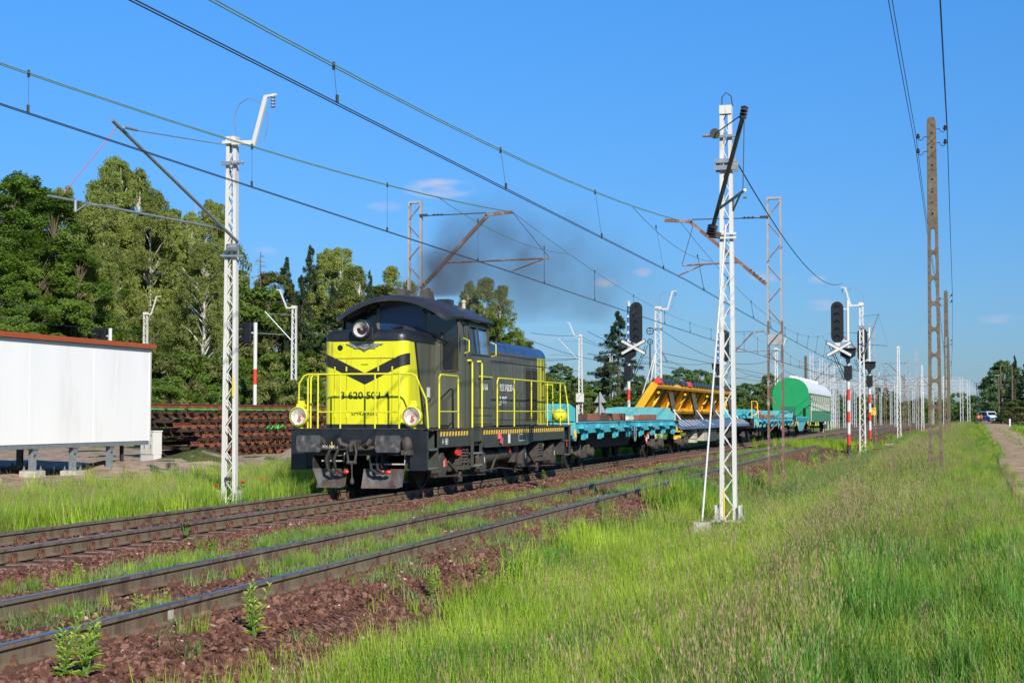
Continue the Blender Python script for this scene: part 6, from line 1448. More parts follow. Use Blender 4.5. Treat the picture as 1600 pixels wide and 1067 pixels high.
# ------------------------------------------------------------------ stack of rusty track panels
SX = -27.2
pf0 = at(238, 636, X=SX); zTop = at(300, 632, X=SX).z
def track_panel(y0, y1, z, lab, first=False, phase=0, nst=34):
    t = empty('track_panel', (SX, y0, z), 0, lab, 'track panel', 'rusty track panels stacked one on another')
    L = y1 - y0
    prof = [(p[0] * .95, p[1] + .172) for p in HEAD]
    for x in (0, -1.5):
        b = MB(); b.prism([(x + p[0], p[1]) for p in prof], 0, L); b.build('rail', M['rustdark' if x else 'rust'], t)  # far rail in darker rust to deepen the shade behind the near one
    sp = L / nst
    b = MB(); b.box(-1.95, .42, -.09, .09, -.055, -.045); b.box(-1.95, .42, -.10, -.088, -.16, -.05); b.box(-1.95, .42, .088, .10, -.16, -.05); s0 = b.build('steel_sleeper', M['shadesteel'], t)
    c = MB(); c.box(.07, .20, -.09, -.07, -.045, .09); c.box(.07, .20, .07, .09, -.045, .09); c.box(.06, .17, -.09, .09, -.045, -.03); c.box(.08, .17, -.075, .04, .065, .09); c.lathe([(.03, .0), (.03, .06)], (.14, 0, 0), 'z', 6); c0 = c.build('chair', M['orangerust'], s0)
    c0.location = (.04, 0, 0)
    for k in range(nst):
        if k == 0: s = s0; 
        else:
            s = clone(s0, t); 
            if random.random() > .12: clone(c0, s, (.04 + random.uniform(-.02, .02), random.uniform(-.03, .03), 0))
        s.location = (random.uniform(-.04, .04), (k + .5 + phase) * sp + random.uniform(-.10, .10), random.uniform(-.01, .01))
    return t
YS = pf0.y
labs = ['topmost rusty track panel of the stack, green paint line along its edge', 'second rusty track panel from the top of the stack', 'third rusty track panel from the top of the stack', 'fourth rusty track panel from the top of the stack', 'fifth rusty track panel from the top of the stack', 'lowest rusty track panel of the stack, lying on the ground']
zs_ = [zTop - .15 - .355 * k for k in range(6)]
for k, (z, l) in enumerate(zip(zs_, labs)):
    y0 = YS + (-1.0 if k == 0 else [0, 2.6, 1.6, 3.2, 3.0, 2.4][k]); t = track_panel(y0, YS + 27 + [0, .6, .2, .9, .4, .5][k], z, l, phase=.1 * k)
    t.rotation_euler = (0, 0, R([0, -.25, .3, -.2, .25, 0][k]))
    if k == 0:
        b = MB(); pr = random.Random(3); y = 0
        while y < 25: l_ = pr.uniform(.6, 2.4); b.bar((.44, y, -.03), (.44, min(y + l_, 26), -.035), .012, .035); y += l_ + pr.uniform(.05, .5)
        b.build('paint_line', M['spray'], t)
    if k == 2:
        b = MB(); pts = [(.0, .05), (.15, .18), (.3, .0), (.45, .17), (.6, .05), (.8, .2), (.75, .02), (1.0, .1), (1.15, .2), (1.3, .03)]
        b.tube([(.48, 7.2 + q[0] * 1.5, -.12 + q[1] * .8) for q in pts], .022, 5); b.build('paint_scrawl', M['spray'], t)
# packing timbers carrying the stack
for k in range(5):
    for j, z in enumerate(zs_[:-1]):
        pass
b = MB()
for k in range(5): b.box(-1.9, .35, 2.6 + k * 5.4, 2.85 + k * 5.4, -.3 - 0, zs_[-1] - .17)
o = b.build('ground_timber', M['wood']); o.location = (SX, YS, 0); tag(o, 'dark packing timbers under the lowest rusty track panel', 'timber')

# ------------------------------------------------------------------ road vehicles and people far along the path
def body_person(h, stance, arm, name_label, vest, legs, p, face):
    t = empty('person', (p.x, p.y, p.z), face, name_label, 'person')
    def skinned(verts, edges, rad, nm, m, parent):
        me = bpy.data.meshes.new(nm); me.from_pydata(verts, edges, []); me.materials.append(m); o = bpy.data.objects.new(nm, me); C.objects.link(o)
        md = o.modifiers.new('s', 'SKIN'); sv = me.skin_vertices[0].data
        for i, r_ in enumerate(rad): sv[i].radius = (r_, r_ * .85) if not isinstance(r_, tuple) else r_
        sv[0].use_root = True; o.modifiers.new('ss', 'SUBSURF').levels = 1
        dg = bpy.context.evaluated_depsgraph_get(); m2 = bpy.data.meshes.new_from_object(o.evaluated_get(dg)); m2.name = nm
        bpy.data.objects.remove(o); m2.shade_smooth(); o = bpy.data.objects.new(nm, m2); C.objects.link(o); o.parent = parent; return o
    k = h / 1.75
    V = [(0, 0, .95), (0, 0, 1.15), (0, 0, 1.36), (0, 0, 1.50), (0, -.01, 1.58), (0, -.01, 1.72),
         (.10, 0, .90), (.12 + stance, .0, .50), (.13 + stance, .02, .09), (.14 + stance, -.12, .05), (-.10, 0, .90), (-.12 - stance, 0, .50), (-.13 - stance, .02, .09), (-.14 - stance, -.12, .05),
         (.19, 0, 1.40), (.25, .0, 1.14), (.22 + arm * .1, -.08 - arm * .2, .92 + arm * .2), (.21 + arm * .1, -.12 - arm * .25, .84 + arm * .22), (-.19, 0, 1.40), (-.25, 0, 1.14), (-.24, -.05, .90), (-.24, -.07, .81)]
    E = [(0, 1), (1, 2), (2, 3), (3, 4), (4, 5), (0, 6), (6, 7), (7, 8), (8, 9), (0, 10), (10, 11), (11, 12), (12, 13), (2, 14), (14, 15), (15, 16), (16, 17), (2, 18), (18, 19), (19, 20), (20, 21)]
    Rr = [.16, .14, .16, .06, .06, .10, .095, .065, .045, .04, .095, .065, .045, .04, .06, .045, .035, .035, .06, .045, .035, .035]
    V = [tuple(c * k for c in v) for v in V]; bo = skinned(V, E, [r_ * k for r_ in Rr], 'body', M['skin'], t)
    for m in (M[legs], M[vest], M['rubber']): bo.data.materials.append(m)
    for f in bo.data.polygons:
        z = f.center.z / k; x = abs(f.center.x) / k
        f.material_index = 3 if z < .12 else 1 if (z < .96 and x < .22 or z < .78) else 2 if (z < 1.50 and z > .95) else 0
    b = MB(); b.lathe([(.001, 1.83 * k), (.07 * k, 1.81 * k), (.105 * k, 1.74 * k), (.11 * k, 1.69 * k)], (0, .01, 0), 'z', 12); b.build('hair', M['dark'], t, smooth=True)
    b = MB(); b.lathe([(.001, -.135), (.016, -.12), (.02, -.1)], (0, 0, 1.68 * k), 'y', 6); b.build('nose', M['skin'], t)
p = at(1529, 657, D=285); p.z = gz(p.x, p.y); pz = p.z
body_person(1.78, .02, .3, 'person in an orange vest standing left of the blue and white van on the path', 'orangevest', 'navy', p, R(200))
p = at(1533, 657, D=290); p.z = gz(p.x, p.y); body_person(1.72, .0, .6, 'person in orange and dark clothing, right against the blue and white van', 'orangevest', 'navy', p, R(150))
pv_ = at(1541, 657, D=298); vn = empty('van', (pv_.x + .5, pv_.y, gz(pv_.x, pv_.y) + .06), R(24), 'blue and white van standing on the dirt path far away', 'van')
def V_(b, nm, m, **k): return b.build(nm, M[m], vn, **k)
side = [(-2.5, .42), (-2.52, .85), (-2.3, 1.05), (-1.55, 1.22), (-.95, 1.92), (-.7, 2.02), (2.35, 2.02), (2.5, 1.85), (2.55, .45), (2.3, .32), (-2.3, .32)]
b = MB(); b.prism(side, -.92, .92, 'x'); o = V_(b, 'body', 'vanwhite', bevel=.06, smooth=True)
b = MB(); b.prism([(-2.53, .42), (-2.55, .86), (-1.6, 1.02), (2.56, 1.02), (2.57, .45)], -.935, .935, 'x'); V_(b, 'lower_body', 'vanblue', bevel=.03)
b = MB(); b.prism([(-1.50, 1.27), (-.98, 1.86), (-.96, 1.84), (-1.44, 1.25)], -.80, .80, 'x'); b.v = [(x, y - .03, z + .02) for x, y, z in b.v]; V_(b, 'windscreen', 'glass')
for s in (-1, 1):
    for (ya, yb) in ((-1.15, -.35), (-.25, .95), (1.05, 2.2)): b = MB(); b.prism([(ya, 1.22), (ya + (.35 if ya < -1 else 0), 1.80), (yb, 1.80), (yb, 1.22)], s * .93 - .012, s * .93 + .012, 'x'); V_(b, 'side_window', 'glass')
    for y in (-1.6, 1.65):
        b = MB(); b.lathe([(.001, -.12), (.33, -.12), (.35, -.05), (.35, .08), (.30, .12), (.001, .12)], (s * .84, y, .33), 'x', 18); w_ = V_(b, 'wheel', 'rubber'); b = MB(); b.lathe([(.001, s * .125), (.2, s * .125), (.2, s * .10)], (s * .84, y, .33), 'x', 14); b.build('rim', M['galv'], w_)
    b = MB(); b.cbox((s * .68, -2.50, .88), (.32, .06, .18)); V_(b, 'headlight', 'lens', bevel=.02)
    b = MB(); b.cbox((s * 1.04, -1.1, 1.35), (.16, .1, .24)); V_(b, 'mirror', 'black', bevel=.02)
b = MB(); b.cbox((0, -2.54, .62), (1.5, .06, .22)); V_(b, 'grille', 'black'); b = MB(); b.cbox((0, -2.58, .46), (.5, .02, .11)); V_(b, 'number_plate', 'vanwhite')
# right side far poles
for i, (u, vt, D, m, arm, lab) in enumerate(((1533, 607, 420, 'wood', 1, 'distant wooden pole with cross arms beyond the van'), (1538, 606, 400, 'bark', 0, 'plain wooden pole just left of the van'), (1544, 597, 330, 'wood', 1, 'wooden pole with cross arm behind the van'), (1563, 570, 240, 'bark', 0, 'tall wooden pole before the dark trees on the right'), (1581, 572, 230, 'bark', 0, 'second tall pole before the dark trees on the right'), (1560, 586, 260, 'oldmastgrey', 2, 'grey pole with a flat lamp head before the dark trees'))):
    p = at(u, vt, D=D); t = empty('pole', (p.x, p.y, 0), 0, lab, 'pole', 'poles beside the path on the right'); b = MB(); b.tube([(0, 0, -.2), (0, 0, p.z)], [.16, .11], 8); b.build('shaft', M['bark'], t)
    if arm == 1: b = MB(); b.bar((-.9, 0, p.z - .9), (.9, 0, p.z - .9), .12, .12); b.bar((-.6, 0, p.z - 1.9), (.6, 0, p.z - 1.9), .1, .1); b.build('cross_arm', M['bark'], t)
    if arm == 2: b = MB(); b.box(-.6, .5, -.2, .2, p.z - .1, p.z + .05); b.build('lamp_head', M['galv'], t)
p = at(1578, 656, D=190); b = MB(); b.box(-.1, .1, -.1, .1, 0, .9); o = b.build('marker_post', M['white']); o.location = (p.x, p.y, gz(p.x, p.y)); tag(o, 'small white marker post in the grass right of the path', 'post')
p = at(1506, 657, D=330)
# ------------------------------------------------------------------ vegetation: meshes built with numpy
def quads_mesh(name, P, U, V_, mats):
    """P centres (n,3), U/V half vectors -> rhombic leaf quads"""
    n = len(P); co = np.stack([P - U, P - V_ * .6 + U * .1, P + U, P + V_ * .6 + U * .1], 1).reshape(-1, 3).astype(np.float32)
    me = bpy.data.meshes.new(name); me.vertices.add(4 * n); me.vertices.foreach_set('co', co.ravel())
    me.loops.add(4 * n); me.loops.foreach_set('vertex_index', np.arange(4 * n, dtype=np.int32)); me.polygons.add(n)
    me.polygons.foreach_set('loop_start', np.arange(0, 4 * n, 4, dtype=np.int32)); me.polygons.foreach_set('loop_total', np.full(n, 4, dtype=np.int32))
    me.update(calc_edges=True); me.materials.append(mats); return me
def unit(n, rng):
    v = rng.normal(size=(n, 3)); return v / np.linalg.norm(v, axis=1)[:, None]
def crown_mesh(kind, H, rw, nleaf, lsize, seed, mt):
    rng = np.random.default_rng(seed); P = []; limbs = []
    if kind == 'spruce':
        nb = int(H * 7.5)
        for i in range(nb):
            f = (i + rng.uniform()) / nb; z = H * (.06 + .94 * f); rad = rw * (1 - f) ** .85 * rng.uniform(.65, 1.12) + .12; a = rng.uniform(0, 2 * PI)
            m = max(6, int(nleaf / nb * (1.7 - 1.4 * f))); t = rng.uniform(.12, 1, m) ** .75
            droop = -.28 * rad * t ** 1.6 + .16 * rad * t ** 4 + .03
            spread = (1 - t) * .2 * rad + .10
            off = rng.normal(size=m) * spread * .55
            x = np.cos(a) * rad * t - np.sin(a) * off; y = np.sin(a) * rad * t + np.cos(a) * off
            P.append(np.stack([x, y, z + droop + rng.normal(size=m) * .08 - abs(rng.normal(size=m)) * .18], 1)); 
        P = np.concatenate(P)
    else:
        # clusters on branch ends inside an uneven crown
        nc = {'birch': 125, 'decid': 150, 'bush': 80, 'mixed': 170}[kind]; zb = {'birch': .27, 'decid': .14, 'bush': .05, 'mixed': .08}[kind]
        lob = [(rng.uniform(0, 2 * PI), rng.uniform(.35, 1.0), rng.uniform(.6, 1.2)) for _ in range(7)]
        for i in range(nc):
            f = rng.uniform(0, 1) ** .85; z = H * (zb + (1 - zb) * f)
            prof = {'birch': min(1, (f + .2) / .42) * (1 - f) ** .58 * 1.12 + .05, 'decid': min(1, (f + .3) / .45) * (1 - f) ** .45 * 1.08 + .06, 'bush': math.sqrt(max(.02, 1 - f * f)), 'mixed': (1 - f) ** .42 + .06}[kind]
            a = rng.uniform(0, 2 * PI); lobf = 1 + .22 * sum(math.cos(a - l[0]) * math.exp(-((f - l[1]) / .2) ** 2) for l in lob)
            rr_ = rw * prof * lobf * rng.uniform(.35, 1.0) ** .55
            c = np.array([rr_ * math.cos(a), rr_ * math.sin(a), z]); limbs.append(c)
            cs = rw * rng.uniform(.13, .25) * (1 - .45 * f); m = int(nleaf / nc * rng.uniform(.6, 1.4))
            d = unit(m, rng) * (rng.uniform(0, 1, m) ** .45)[:, None] * cs
            if kind == 'birch':
                d[:, 2] = d[:, 2] * .6; st = rng.integers(0, 9, m); sa = rng.uniform(0, 2 * PI, 9); sx = np.cos(sa) * cs * .75; sy = np.sin(sa) * cs * .75; k = rng.uniform(0, 1, m) < .6
                hang = rng.uniform(0, 1, m) * cs * 2.6
                d[k, 0] = sx[st[k]] + rng.normal(size=k.sum()) * .07; d[k, 1] = sy[st[k]] + rng.normal(size=k.sum()) * .07; d[k, 2] = -hang[k]
            else: d[:, 2] *= .62
            P.append(c + d)
        P = np.concatenate(P); P = P[P[:, 2] > .1]
    n = len(P); axis = np.array([0, 0, H * .4]); out = P - axis * 1.0; out[:, 2] *= .5; out /= (np.linalg.norm(out, axis=1)[:, None] + 1e-6)
    nrm = unit(n, rng) * .75 + out * .6 + np.array([0, 0, .35]); nrm /= np.linalg.norm(nrm, axis=1)[:, None]
    r = unit(n, rng); U = np.cross(nrm, r); U /= np.linalg.norm(U, axis=1)[:, None] + 1e-6
    if kind in ('birch',): U = U * .6 + np.array([0, 0, -.8]); U /= np.linalg.norm(U, axis=1)[:, None]
    Vv = np.cross(nrm, U); Vv /= np.linalg.norm(Vv, axis=1)[:, None] + 1e-6
    s = lsize * rng.uniform(.6, 1.35, n)[:, None]
    return quads_mesh('crown', P, U * s, Vv * s * (.55 if kind != 'spruce' else .4), M[mt]), limbs
def tree_proto(kind, H, rw, nleaf, lsize, seed, leaf, bark):
    t = empty('tree_source'); me, limbs = crown_mesh(kind, H, rw, nleaf, lsize, seed, leaf); c = bpy.data.objects.new('crown', me); C.objects.link(c); c.parent = t
    rng = random.Random(seed); b = MB(); r0 = H * .013 + (.06 if kind == 'birch' else .03); lean = rng.uniform(-.03, .03)
    top = H * (.95 if kind != 'bush' else .5); pts = [(lean * H * (k / 7) ** 2 + .06 * math.sin(k * 1.3 + seed), .05 * math.cos(k * 1.7 + seed), -.3 + top * k / 7) for k in range(8)]
    b.tube(pts, [r0 * (1 - .9 * k / 7) for k in range(8)], 7)
    tk = b.build('trunk', M[bark], t, smooth=True, sharp=60)
    if limbs:
        b = MB()
        for l in limbs[::2]:
            f = max(.05, min(.9, (l[2] - math.hypot(l[0], l[1]) * .8) / top)); k = f * 7; i = int(k); p0 = Vector(pts[i]).lerp(Vector(pts[min(7, i + 1)]), k - i); p2 = Vector(l); mid = p0.lerp(p2, .55) + Vector((0, 0, .25))
            rr_ = r0 * .35 * (1 - f * .6); b.tube([p0, mid, p2], [rr_, rr_ * .6, rr_ * .25], 4, cap=False)
        b.build('limb', M[bark], t)
    return t
def remove_tree(t):
    for ch in list(t.children): bpy.data.objects.remove(ch)
    bpy.data.objects.remove(t)
TP = {}
for k, a in {'birch1': ('birch', 17, 3.0, 44000, .085, 1, 'birchleaf', 'birchbark'), 'birch2': ('birch', 16, 2.6, 38000, .085, 2, 'birchleaf', 'birchbark'), 'birch3': ('birch', 14, 2.4, 20000, .10, 3, 'birchleaf', 'birchbark'),
             'decid1': ('decid', 15, 4.3, 46000, .115, 4, 'leaf', 'bark'), 'decid2': ('decid', 13, 3.9, 40000, .11, 5, 'leaf', 'bark'), 'mixed1': ('mixed', 14, 4.0, 36000, .12, 6, 'mixleaf', 'bark'), 'mixed2': ('mixed', 12, 3.2, 26000, .12, 7, 'mixleaf', 'bark'),
             'spruce1': ('spruce', 16, 4.8, 34000, .17, 8, 'spruceleaf', 'bark'), 'spruce2': ('spruce', 12, 2.8, 16000, .15, 9, 'spruceleaf', 'bark'), 'bush1': ('bush', 5, 3.4, 16000, .125, 10, 'leaf', 'bark'), 'bush2': ('bush', 4, 3.0, 12000, .12, 11, 'mixleaf', 'bark'),
             'far1': ('decid', 12, 5.0, 13000, .27, 12, 'farleaf', 'bark'), 'far2': ('decid', 10, 5.5, 12000, .27, 13, 'farleaf', 'bark'), 'light1': ('bush', 9, 5.0, 12000, .25, 14, 'lightleaf', 'bark')}.items(): TP[k] = tree_proto(*a)
H0 = {'birch1': 17, 'birch2': 16, 'birch3': 14, 'decid1': 15, 'decid2': 13, 'mixed1': 14, 'mixed2': 12, 'spruce1': 16, 'spruce2': 12, 'bush1': 5, 'bush2': 4, 'far1': 12, 'far2': 10, 'light1': 9}
trr = random.Random(5)
def put_tree(u, vt, D, kind, label, group, wf=1.0, cat='tree', nm=None):
    p = at(u, vt, D=D); z0 = gz(p.x, p.y) - .1; h = p.z - z0; s = h / H0[kind]
    t = copy_tree(TP[kind]); t.name = nm or {'b': 'birch_tree', 'd': 'broadleaf_tree', 'm': 'mixed_tree', 's': 'spruce_tree', 'f': 'broadleaf_tree', 'l': 'broadleaf_tree'}[kind[0]]
    t.location = (p.x, p.y, z0); t.rotation_euler = (0, 0, trr.uniform(0, 2 * PI)); t.scale = (s * wf, s * wf, s); tag(t, label, cat, group); return t
FG = 'trees of the wood on the left'
wood = [(-40, 300, 92, 'decid1', 1.1), (8, 272, 94, 'decid1', 1.0), (48, 300, 98, 'decid2', 1.15), (30, 282, 104, 'birch1', .9), (88, 312, 90, 'decid2', 1.0), (102, 290, 100, 'birch2', .8), (130, 322, 96, 'birch3', 1.1), (182, 250, 99, 'birch1', 1.05), (212, 262, 101, 'birch2', 1.05),
        (158, 300, 95, 'birch1', 1.05), (238, 300, 98, 'birch1', 1.0), (268, 330, 100, 'birch3', 1.1), (190, 330, 98, 'birch2', 1.1), (300, 335, 96, 'birch1', .95), (330, 312, 92, 'birch2', .95), (344, 350, 98, 'birch3', 1.2), (282, 362, 98, 'birch1', 1.0), (236, 372, 100, 'birch2', 1.2), (318, 380, 88, 'birch2', 1.1), (150, 385, 90, 'birch1', 1.1),
        (60, 380, 88, 'decid1', 1.1), (120, 400, 88, 'decid2', 1.1), (178, 400, 94, 'birch3', 1.3), (10, 390, 86, 'decid1', 1.1), (330, 400, 100, 'decid1', 1.0),
        (372, 440, 104, 'mixed2', 1.1), (392, 455, 99, 'bush1', 1.0), (402, 470, 108, 'mixed1', 1.1), (425, 430, 105, 'mixed1', 1.1), (448, 402, 106, 'spruce1', .8), (486, 384, 104, 'spruce1', .75), (510, 392, 106, 'birch1', 1.1), (532, 386, 103, 'birch2', 1.15), (556, 415, 100, 'birch2', 1.2), (470, 430, 97, 'spruce1', .75), (520, 440, 96, 'spruce1', .75), (548, 460, 96, 'mixed1', 1.1),
        (578, 425, 99, 'spruce2', .6), (592, 450, 104, 'mixed2', 1.2), (612, 418, 112, 'birch3', 1.0), (640, 440, 112, 'birch3', .9), (668, 452, 108, 'birch3', .7), (690, 470, 116, 'birch2', .6), (735, 442, 106, 'birch1', .85), (760, 432, 104, 'birch2', .95), (785, 448, 104, 'birch3', 1.0), (775, 500, 102, 'decid2', 1.0), (806, 520, 106, 'decid2', .9), (740, 520, 98, 'decid2', 1.0), (822, 535, 112, 'mixed2', 1.0)]
descr = {'decid1': 'dense dark green broadleaf tree', 'decid2': 'bushy bright green broadleaf tree', 'birch1': 'tall birch with drooping twigs', 'birch2': 'slender birch with thin hanging foliage', 'birch3': 'small light birch', 'mixed1': 'thick olive green tree', 'mixed2': 'narrow olive green tree', 'spruce1': 'dark spruce', 'spruce2': 'small pointed spruce', 'bush1': 'low green bush'}
def where(u):
    for lim, s in ((0, 'at the left edge of the photo'), (75, 'at the far left above the white building'), (150, 'above the left part of the white building'), (222, 'in the tallest group above the white building'), (285, 'above the right end of the white building'), (365, 'directly left of the left white mast'), (430, 'just right of the left white mast'), (500, 'behind the small white mast'), (570, 'left of the locomotive cab roof'), (630, 'just left of the old grey mast'), (700, 'behind the smoke above the cab'), (770, 'behind the locomotive cab, right of the smoke'), (900, 'above the blue rear hood')):
        if u <= lim: return s
cnt = {}
ordn = ['', 'nearer ', 'lower ', 'further ', 'fuller ', 'last ']
for (u, vt, D, k, wf) in wood:
    key = (descr[k], where(u)); c_ = cnt.get(key, 0); cnt[key] = c_ + 1
    put_tree(u, vt, D, k, (ordn[min(c_, 5)] + descr[k] + ' ' + where(u)), FG, wf)
# undergrowth along the wood edge
uu = [(-20, 560, 84), (30, 575, 83), (75, 560, 84), (120, 570, 82), (160, 555, 84), (205, 560, 83), (250, 560, 82), (262, 590, 72), (285, 555, 84), (318, 560, 86), (350, 560, 86), (378, 560, 88), (410, 545, 90), (440, 555, 88), (470, 550, 90), (500, 555, 90), (528, 560, 92), (395, 590, 84), (430, 590, 82), (480, 590, 84), (330, 600, 80), (300, 598, 80), (620, 560, 100), (700, 560, 100), (760, 570, 100), (815, 575, 105), (845, 590, 120)]
for i, (u, vt, D) in enumerate(uu):
    k = 'bush1' if i % 3 else 'bush2'; kk = (k, where(u)); c_ = cnt.get(kk, 0); cnt[kk] = c_ + 1; put_tree(u, vt, D, k, '%s%s shrub at the wood edge, %s' % (ordn[c_], 'leafy green' if k == 'bush1' else 'olive green', where(u)), 'shrubs along the edge of the wood', .9, 'shrub', 'shrub')
# dead conifer
p = at(407, 396, D=98); t = empty('dead_tree', (p.x, p.y, gz(p.x, p.y)), 0, 'thin dead conifer with bare twigs right of the left white mast', 'tree', FG); h = p.z
b = MB(); b.tube([(0, 0, 0), (.05, 0, h * .5), (0, 0, h)], [.12, .07, .02], 6); b.build('trunk', M['bark'], t); b = MB()
for k in range(90):
    z = h * trr.uniform(.35, .98); a = trr.uniform(0, 2 * PI); l = (1 - z / h) * 2.4 + .25; b.tube([(0, 0, z), (math.cos(a) * l * .6, math.sin(a) * l * .6, z + .05 * l), (math.cos(a) * l, math.sin(a) * l, z - .25 * l)], [.02, .014, .008], 3, cap=False)
b.build('twig', M['oldmast'], t)
# behind the train
mid = [(878, 570, 230, 'far1', 1.0, 'round distant tree behind the yellow handrail'), (856, 585, 200, 'far2', .9, 'low distant tree just behind the blue hood end'), (900, 592, 210, 'far2', .9, 'distant tree left of the slim white mast'), (965, 486, 150, 'spruce1', 1.35, 'big dark spruce behind the nearest flat wagon'), (948, 560, 156, 'spruce2', 1.1, 'smaller spruce beside the big spruce'),
       (925, 605, 150, 'bush1', 1.2, 'bush left of the big spruce'), (1000, 590, 160, 'far1', .8, 'tree right of the big spruce'), (1015, 600, 155, 'bush1', 1.2, 'bush behind the tip of the yellow platform'), (1068, 576, 210, 'far1', .9, 'light tree rising above the yellow platform'), (1092, 580, 215, 'far2', .9, 'tree behind the near white mast'), (1040, 588, 205, 'far2', .9, 'tree above the front of the yellow platform'),
       (1108, 590, 170, 'light1', .8, 'yellowish bush right of the tree above the platform'), (1140, 603, 150, 'far1', 1.0, 'dark hedge-like tree right of the near white mast'), (1165, 601, 150, 'far2', 1.0, 'dark green tree left of the coach'), (1188, 599, 152, 'far1', .95, 'dark green tree right behind the brown mast'), (1160, 628, 140, 'bush1', 1.3, 'bush left of the coach'), (1185, 630, 138, 'bush1', 1.2, 'bush touching the coach'), (1200, 585, 230, 'far1', .8, 'grey-green distant tree above the coach end'),
       (870, 625, 120, 'bush1', 1.2, 'bush behind the rear yellow lamp'), (895, 618, 125, 'bush2', 1.2, 'blossoming bush behind the front of the nearest flat wagon'), (1130, 625, 140, 'bush1', 1.3, 'bush behind the near white mast'), (975, 620, 130, 'bush1', 1.3, 'bush at the foot of the big spruce'), (1060, 612, 150, 'bush1', 1.4, 'bush behind the yellow platform'), (1030, 612, 150, 'bush2', 1.4, 'olive bush behind the yellow platform'),
       (1305, 606, 330, 'far1', .7, 'distant tree between coach and signals'), (1335, 612, 330, 'far1', .5, 'distant poplar-like tree behind the right signal'), (1372, 604, 340, 'far1', .45, 'narrow distant tree behind the kilometre sign'), (1384, 606, 345, 'far1', .4, 'second narrow distant tree behind the kilometre sign'), (1395, 612, 345, 'far2', .5, 'low distant tree right of the kilometre sign'), (1412, 628, 360, 'light1', .9, 'pale distant bush between two white masts'), (1435, 630, 370, 'light1', .9, 'pale distant bush left of the big concrete pole'), (1455, 634, 360, 'light1', .8, 'pale distant bush behind the big concrete pole'),
       (1350, 616, 340, 'far2', .6, 'distant tree behind the signal seen from behind'), (1320, 618, 335, 'far2', .6, 'distant tree left of the right red and white post'), (1480, 634, 330, 'far2', .7, 'distant dark bush behind the concrete poles'),
       (1502, 613, 420, 'light1', 1.0, 'bright green tree beyond the path, right of the concrete poles'), (1518, 618, 430, 'light1', .9, 'bright green tree left of the far poles'), (1528, 628, 430, 'far1', .8, 'darker bush beyond the people on the path'),
       (1556, 580, 330, 'far1', .7, 'dark leafy tree directly above the van'), (1568, 566, 310, 'far2', .8, 'tall leafy tree behind the poles on the right'), (1585, 555, 250, 'spruce1', .7, 'tall dark spruce near the right edge'), (1600, 568, 235, 'spruce1', .8, 'dark spruce at the right edge'), (1573, 590, 245, 'spruce2', 1.2, 'lower dark spruce before the leafy tree'), (1614, 560, 240, 'spruce1', .8, 'dark spruce beyond the right edge'), (1583, 632, 250, 'bush1', 1.1, 'bush some way right of the van'), (1592, 625, 225, 'bush2', 1.4, 'dark bush at the foot of the spruces'),
       (1640, 570, 230, 'far1', 1, 'tree outside the right edge')]
for (u, vt, D, k, wf, l) in mid:
    put_tree(u, vt, D, k, l, 'trees in the distance', wf, 'bush' if k.startswith('bush') else 'tree', 'bush' if k.startswith('bush') else None)
for t in TP.values(): remove_tree(t)
# far wood that closes the horizon
Pn = []; Sn = []
lobes = proto_collection('far_clumps', [bpy.data.objects.new('clump', crown_mesh('bush', 5, 4.2, 900, .55, 50 + k, 'farleaf')[0]) for k in range(3)])
for k in range(420):
    a = R(-62 + 100 * random.random()); D = random.uniform(430, 560); x = math.sin(a) * D; y = math.cos(a) * D
    if abs(x - bend(y) + 6) < 30 and y > 400: pass
    Pn.append((x, y, 0)); Sn.append(random.uniform(.8, 1.35))
scatter('far_wood', Pn, Sn, RNG.integers(0, 3, len(Pn)), lobes, 'low dark wood closing the horizon', 'wood')

# ------------------------------------------------------------------ grass
def blades(n, h0, h1, rad, w, mt, lean=.35, seed=0, seedhead=False, name='tuft', curl=.5):
    rng = np.random.default_rng(seed); v = []; f = []
    for i in range(n):
        a = rng.uniform(0, 2 * PI); r = rad * math.sqrt(rng.uniform()); x, y = r * math.cos(a), r * math.sin(a); h = rng.uniform(h0, h1); d = rng.uniform(0, 2 * PI); ln = h * lean * rng.uniform(.1, 1); tw = d + PI / 2 + rng.uniform(-.6, .6)
        k = 3; base = len(v)
        for j in range(k + 1):
            t = j / k; z = h * (t - curl * .3 * t * t * (ln / h)); ox = math.cos(d) * ln * t * t; oy = math.sin(d) * ln * t * t; ww = w * (1 - t * .85) * (1 if not seedhead else .55)
            if j < k: v += [(x + ox - math.cos(tw) * ww, y + oy - math.sin(tw) * ww, z), (x + ox + math.cos(tw) * ww, y + oy + math.sin(tw) * ww, z)]
            else: v.append((x + ox, y + oy, z))
        f += [(base, base + 1, base + 3, base + 2), (base + 2, base + 3, base + 5, base + 4), (base + 4, base + 5, base + 6)]
        if seedhead:
            bx, by, bz = v[-1]
            for q in range(7):
                zz = bz - q * h * .035; s = .005 + .006 * rng.uniform(); aa = rng.uniform(0, 2 * PI); o = len(v); t = q * .02
                cx = x + (bx - x) * (zz / bz) ** 2; cy = y + (by - y) * (zz / bz) ** 2
                v += [(cx, cy, zz - .02), (cx + math.cos(aa) * s, cy + math.sin(aa) * s, zz), (cx, cy, zz + .02)]; f.append((o, o + 1, o + 2))
    me = bpy.data.meshes.new(name); me.from_pydata(v, [], f); me.materials.append(M[mt]); return bpy.data.objects.new(name, me)
G = []
for k in range(3): G.append(blades(34, .26, .64, .17, .0088, 'grass', .38, 20 + k))          # 0-2 fresh grass
for k in range(2): G.append(blades(46, .30, .60, .16, .0075, 'grassdeep', .5, 30 + k))       # 3-4 deep green
for k in range(2): G.append(blades(16, .60, 1.08, .20, .0055, 'grassdry', .5, 40 + k, True))   # 5-6 seed heads
for k in range(2): G.append(blades(36, .30, .70, .18, .008, 'grassolive', .55, 44 + k))        # 7-8 olive
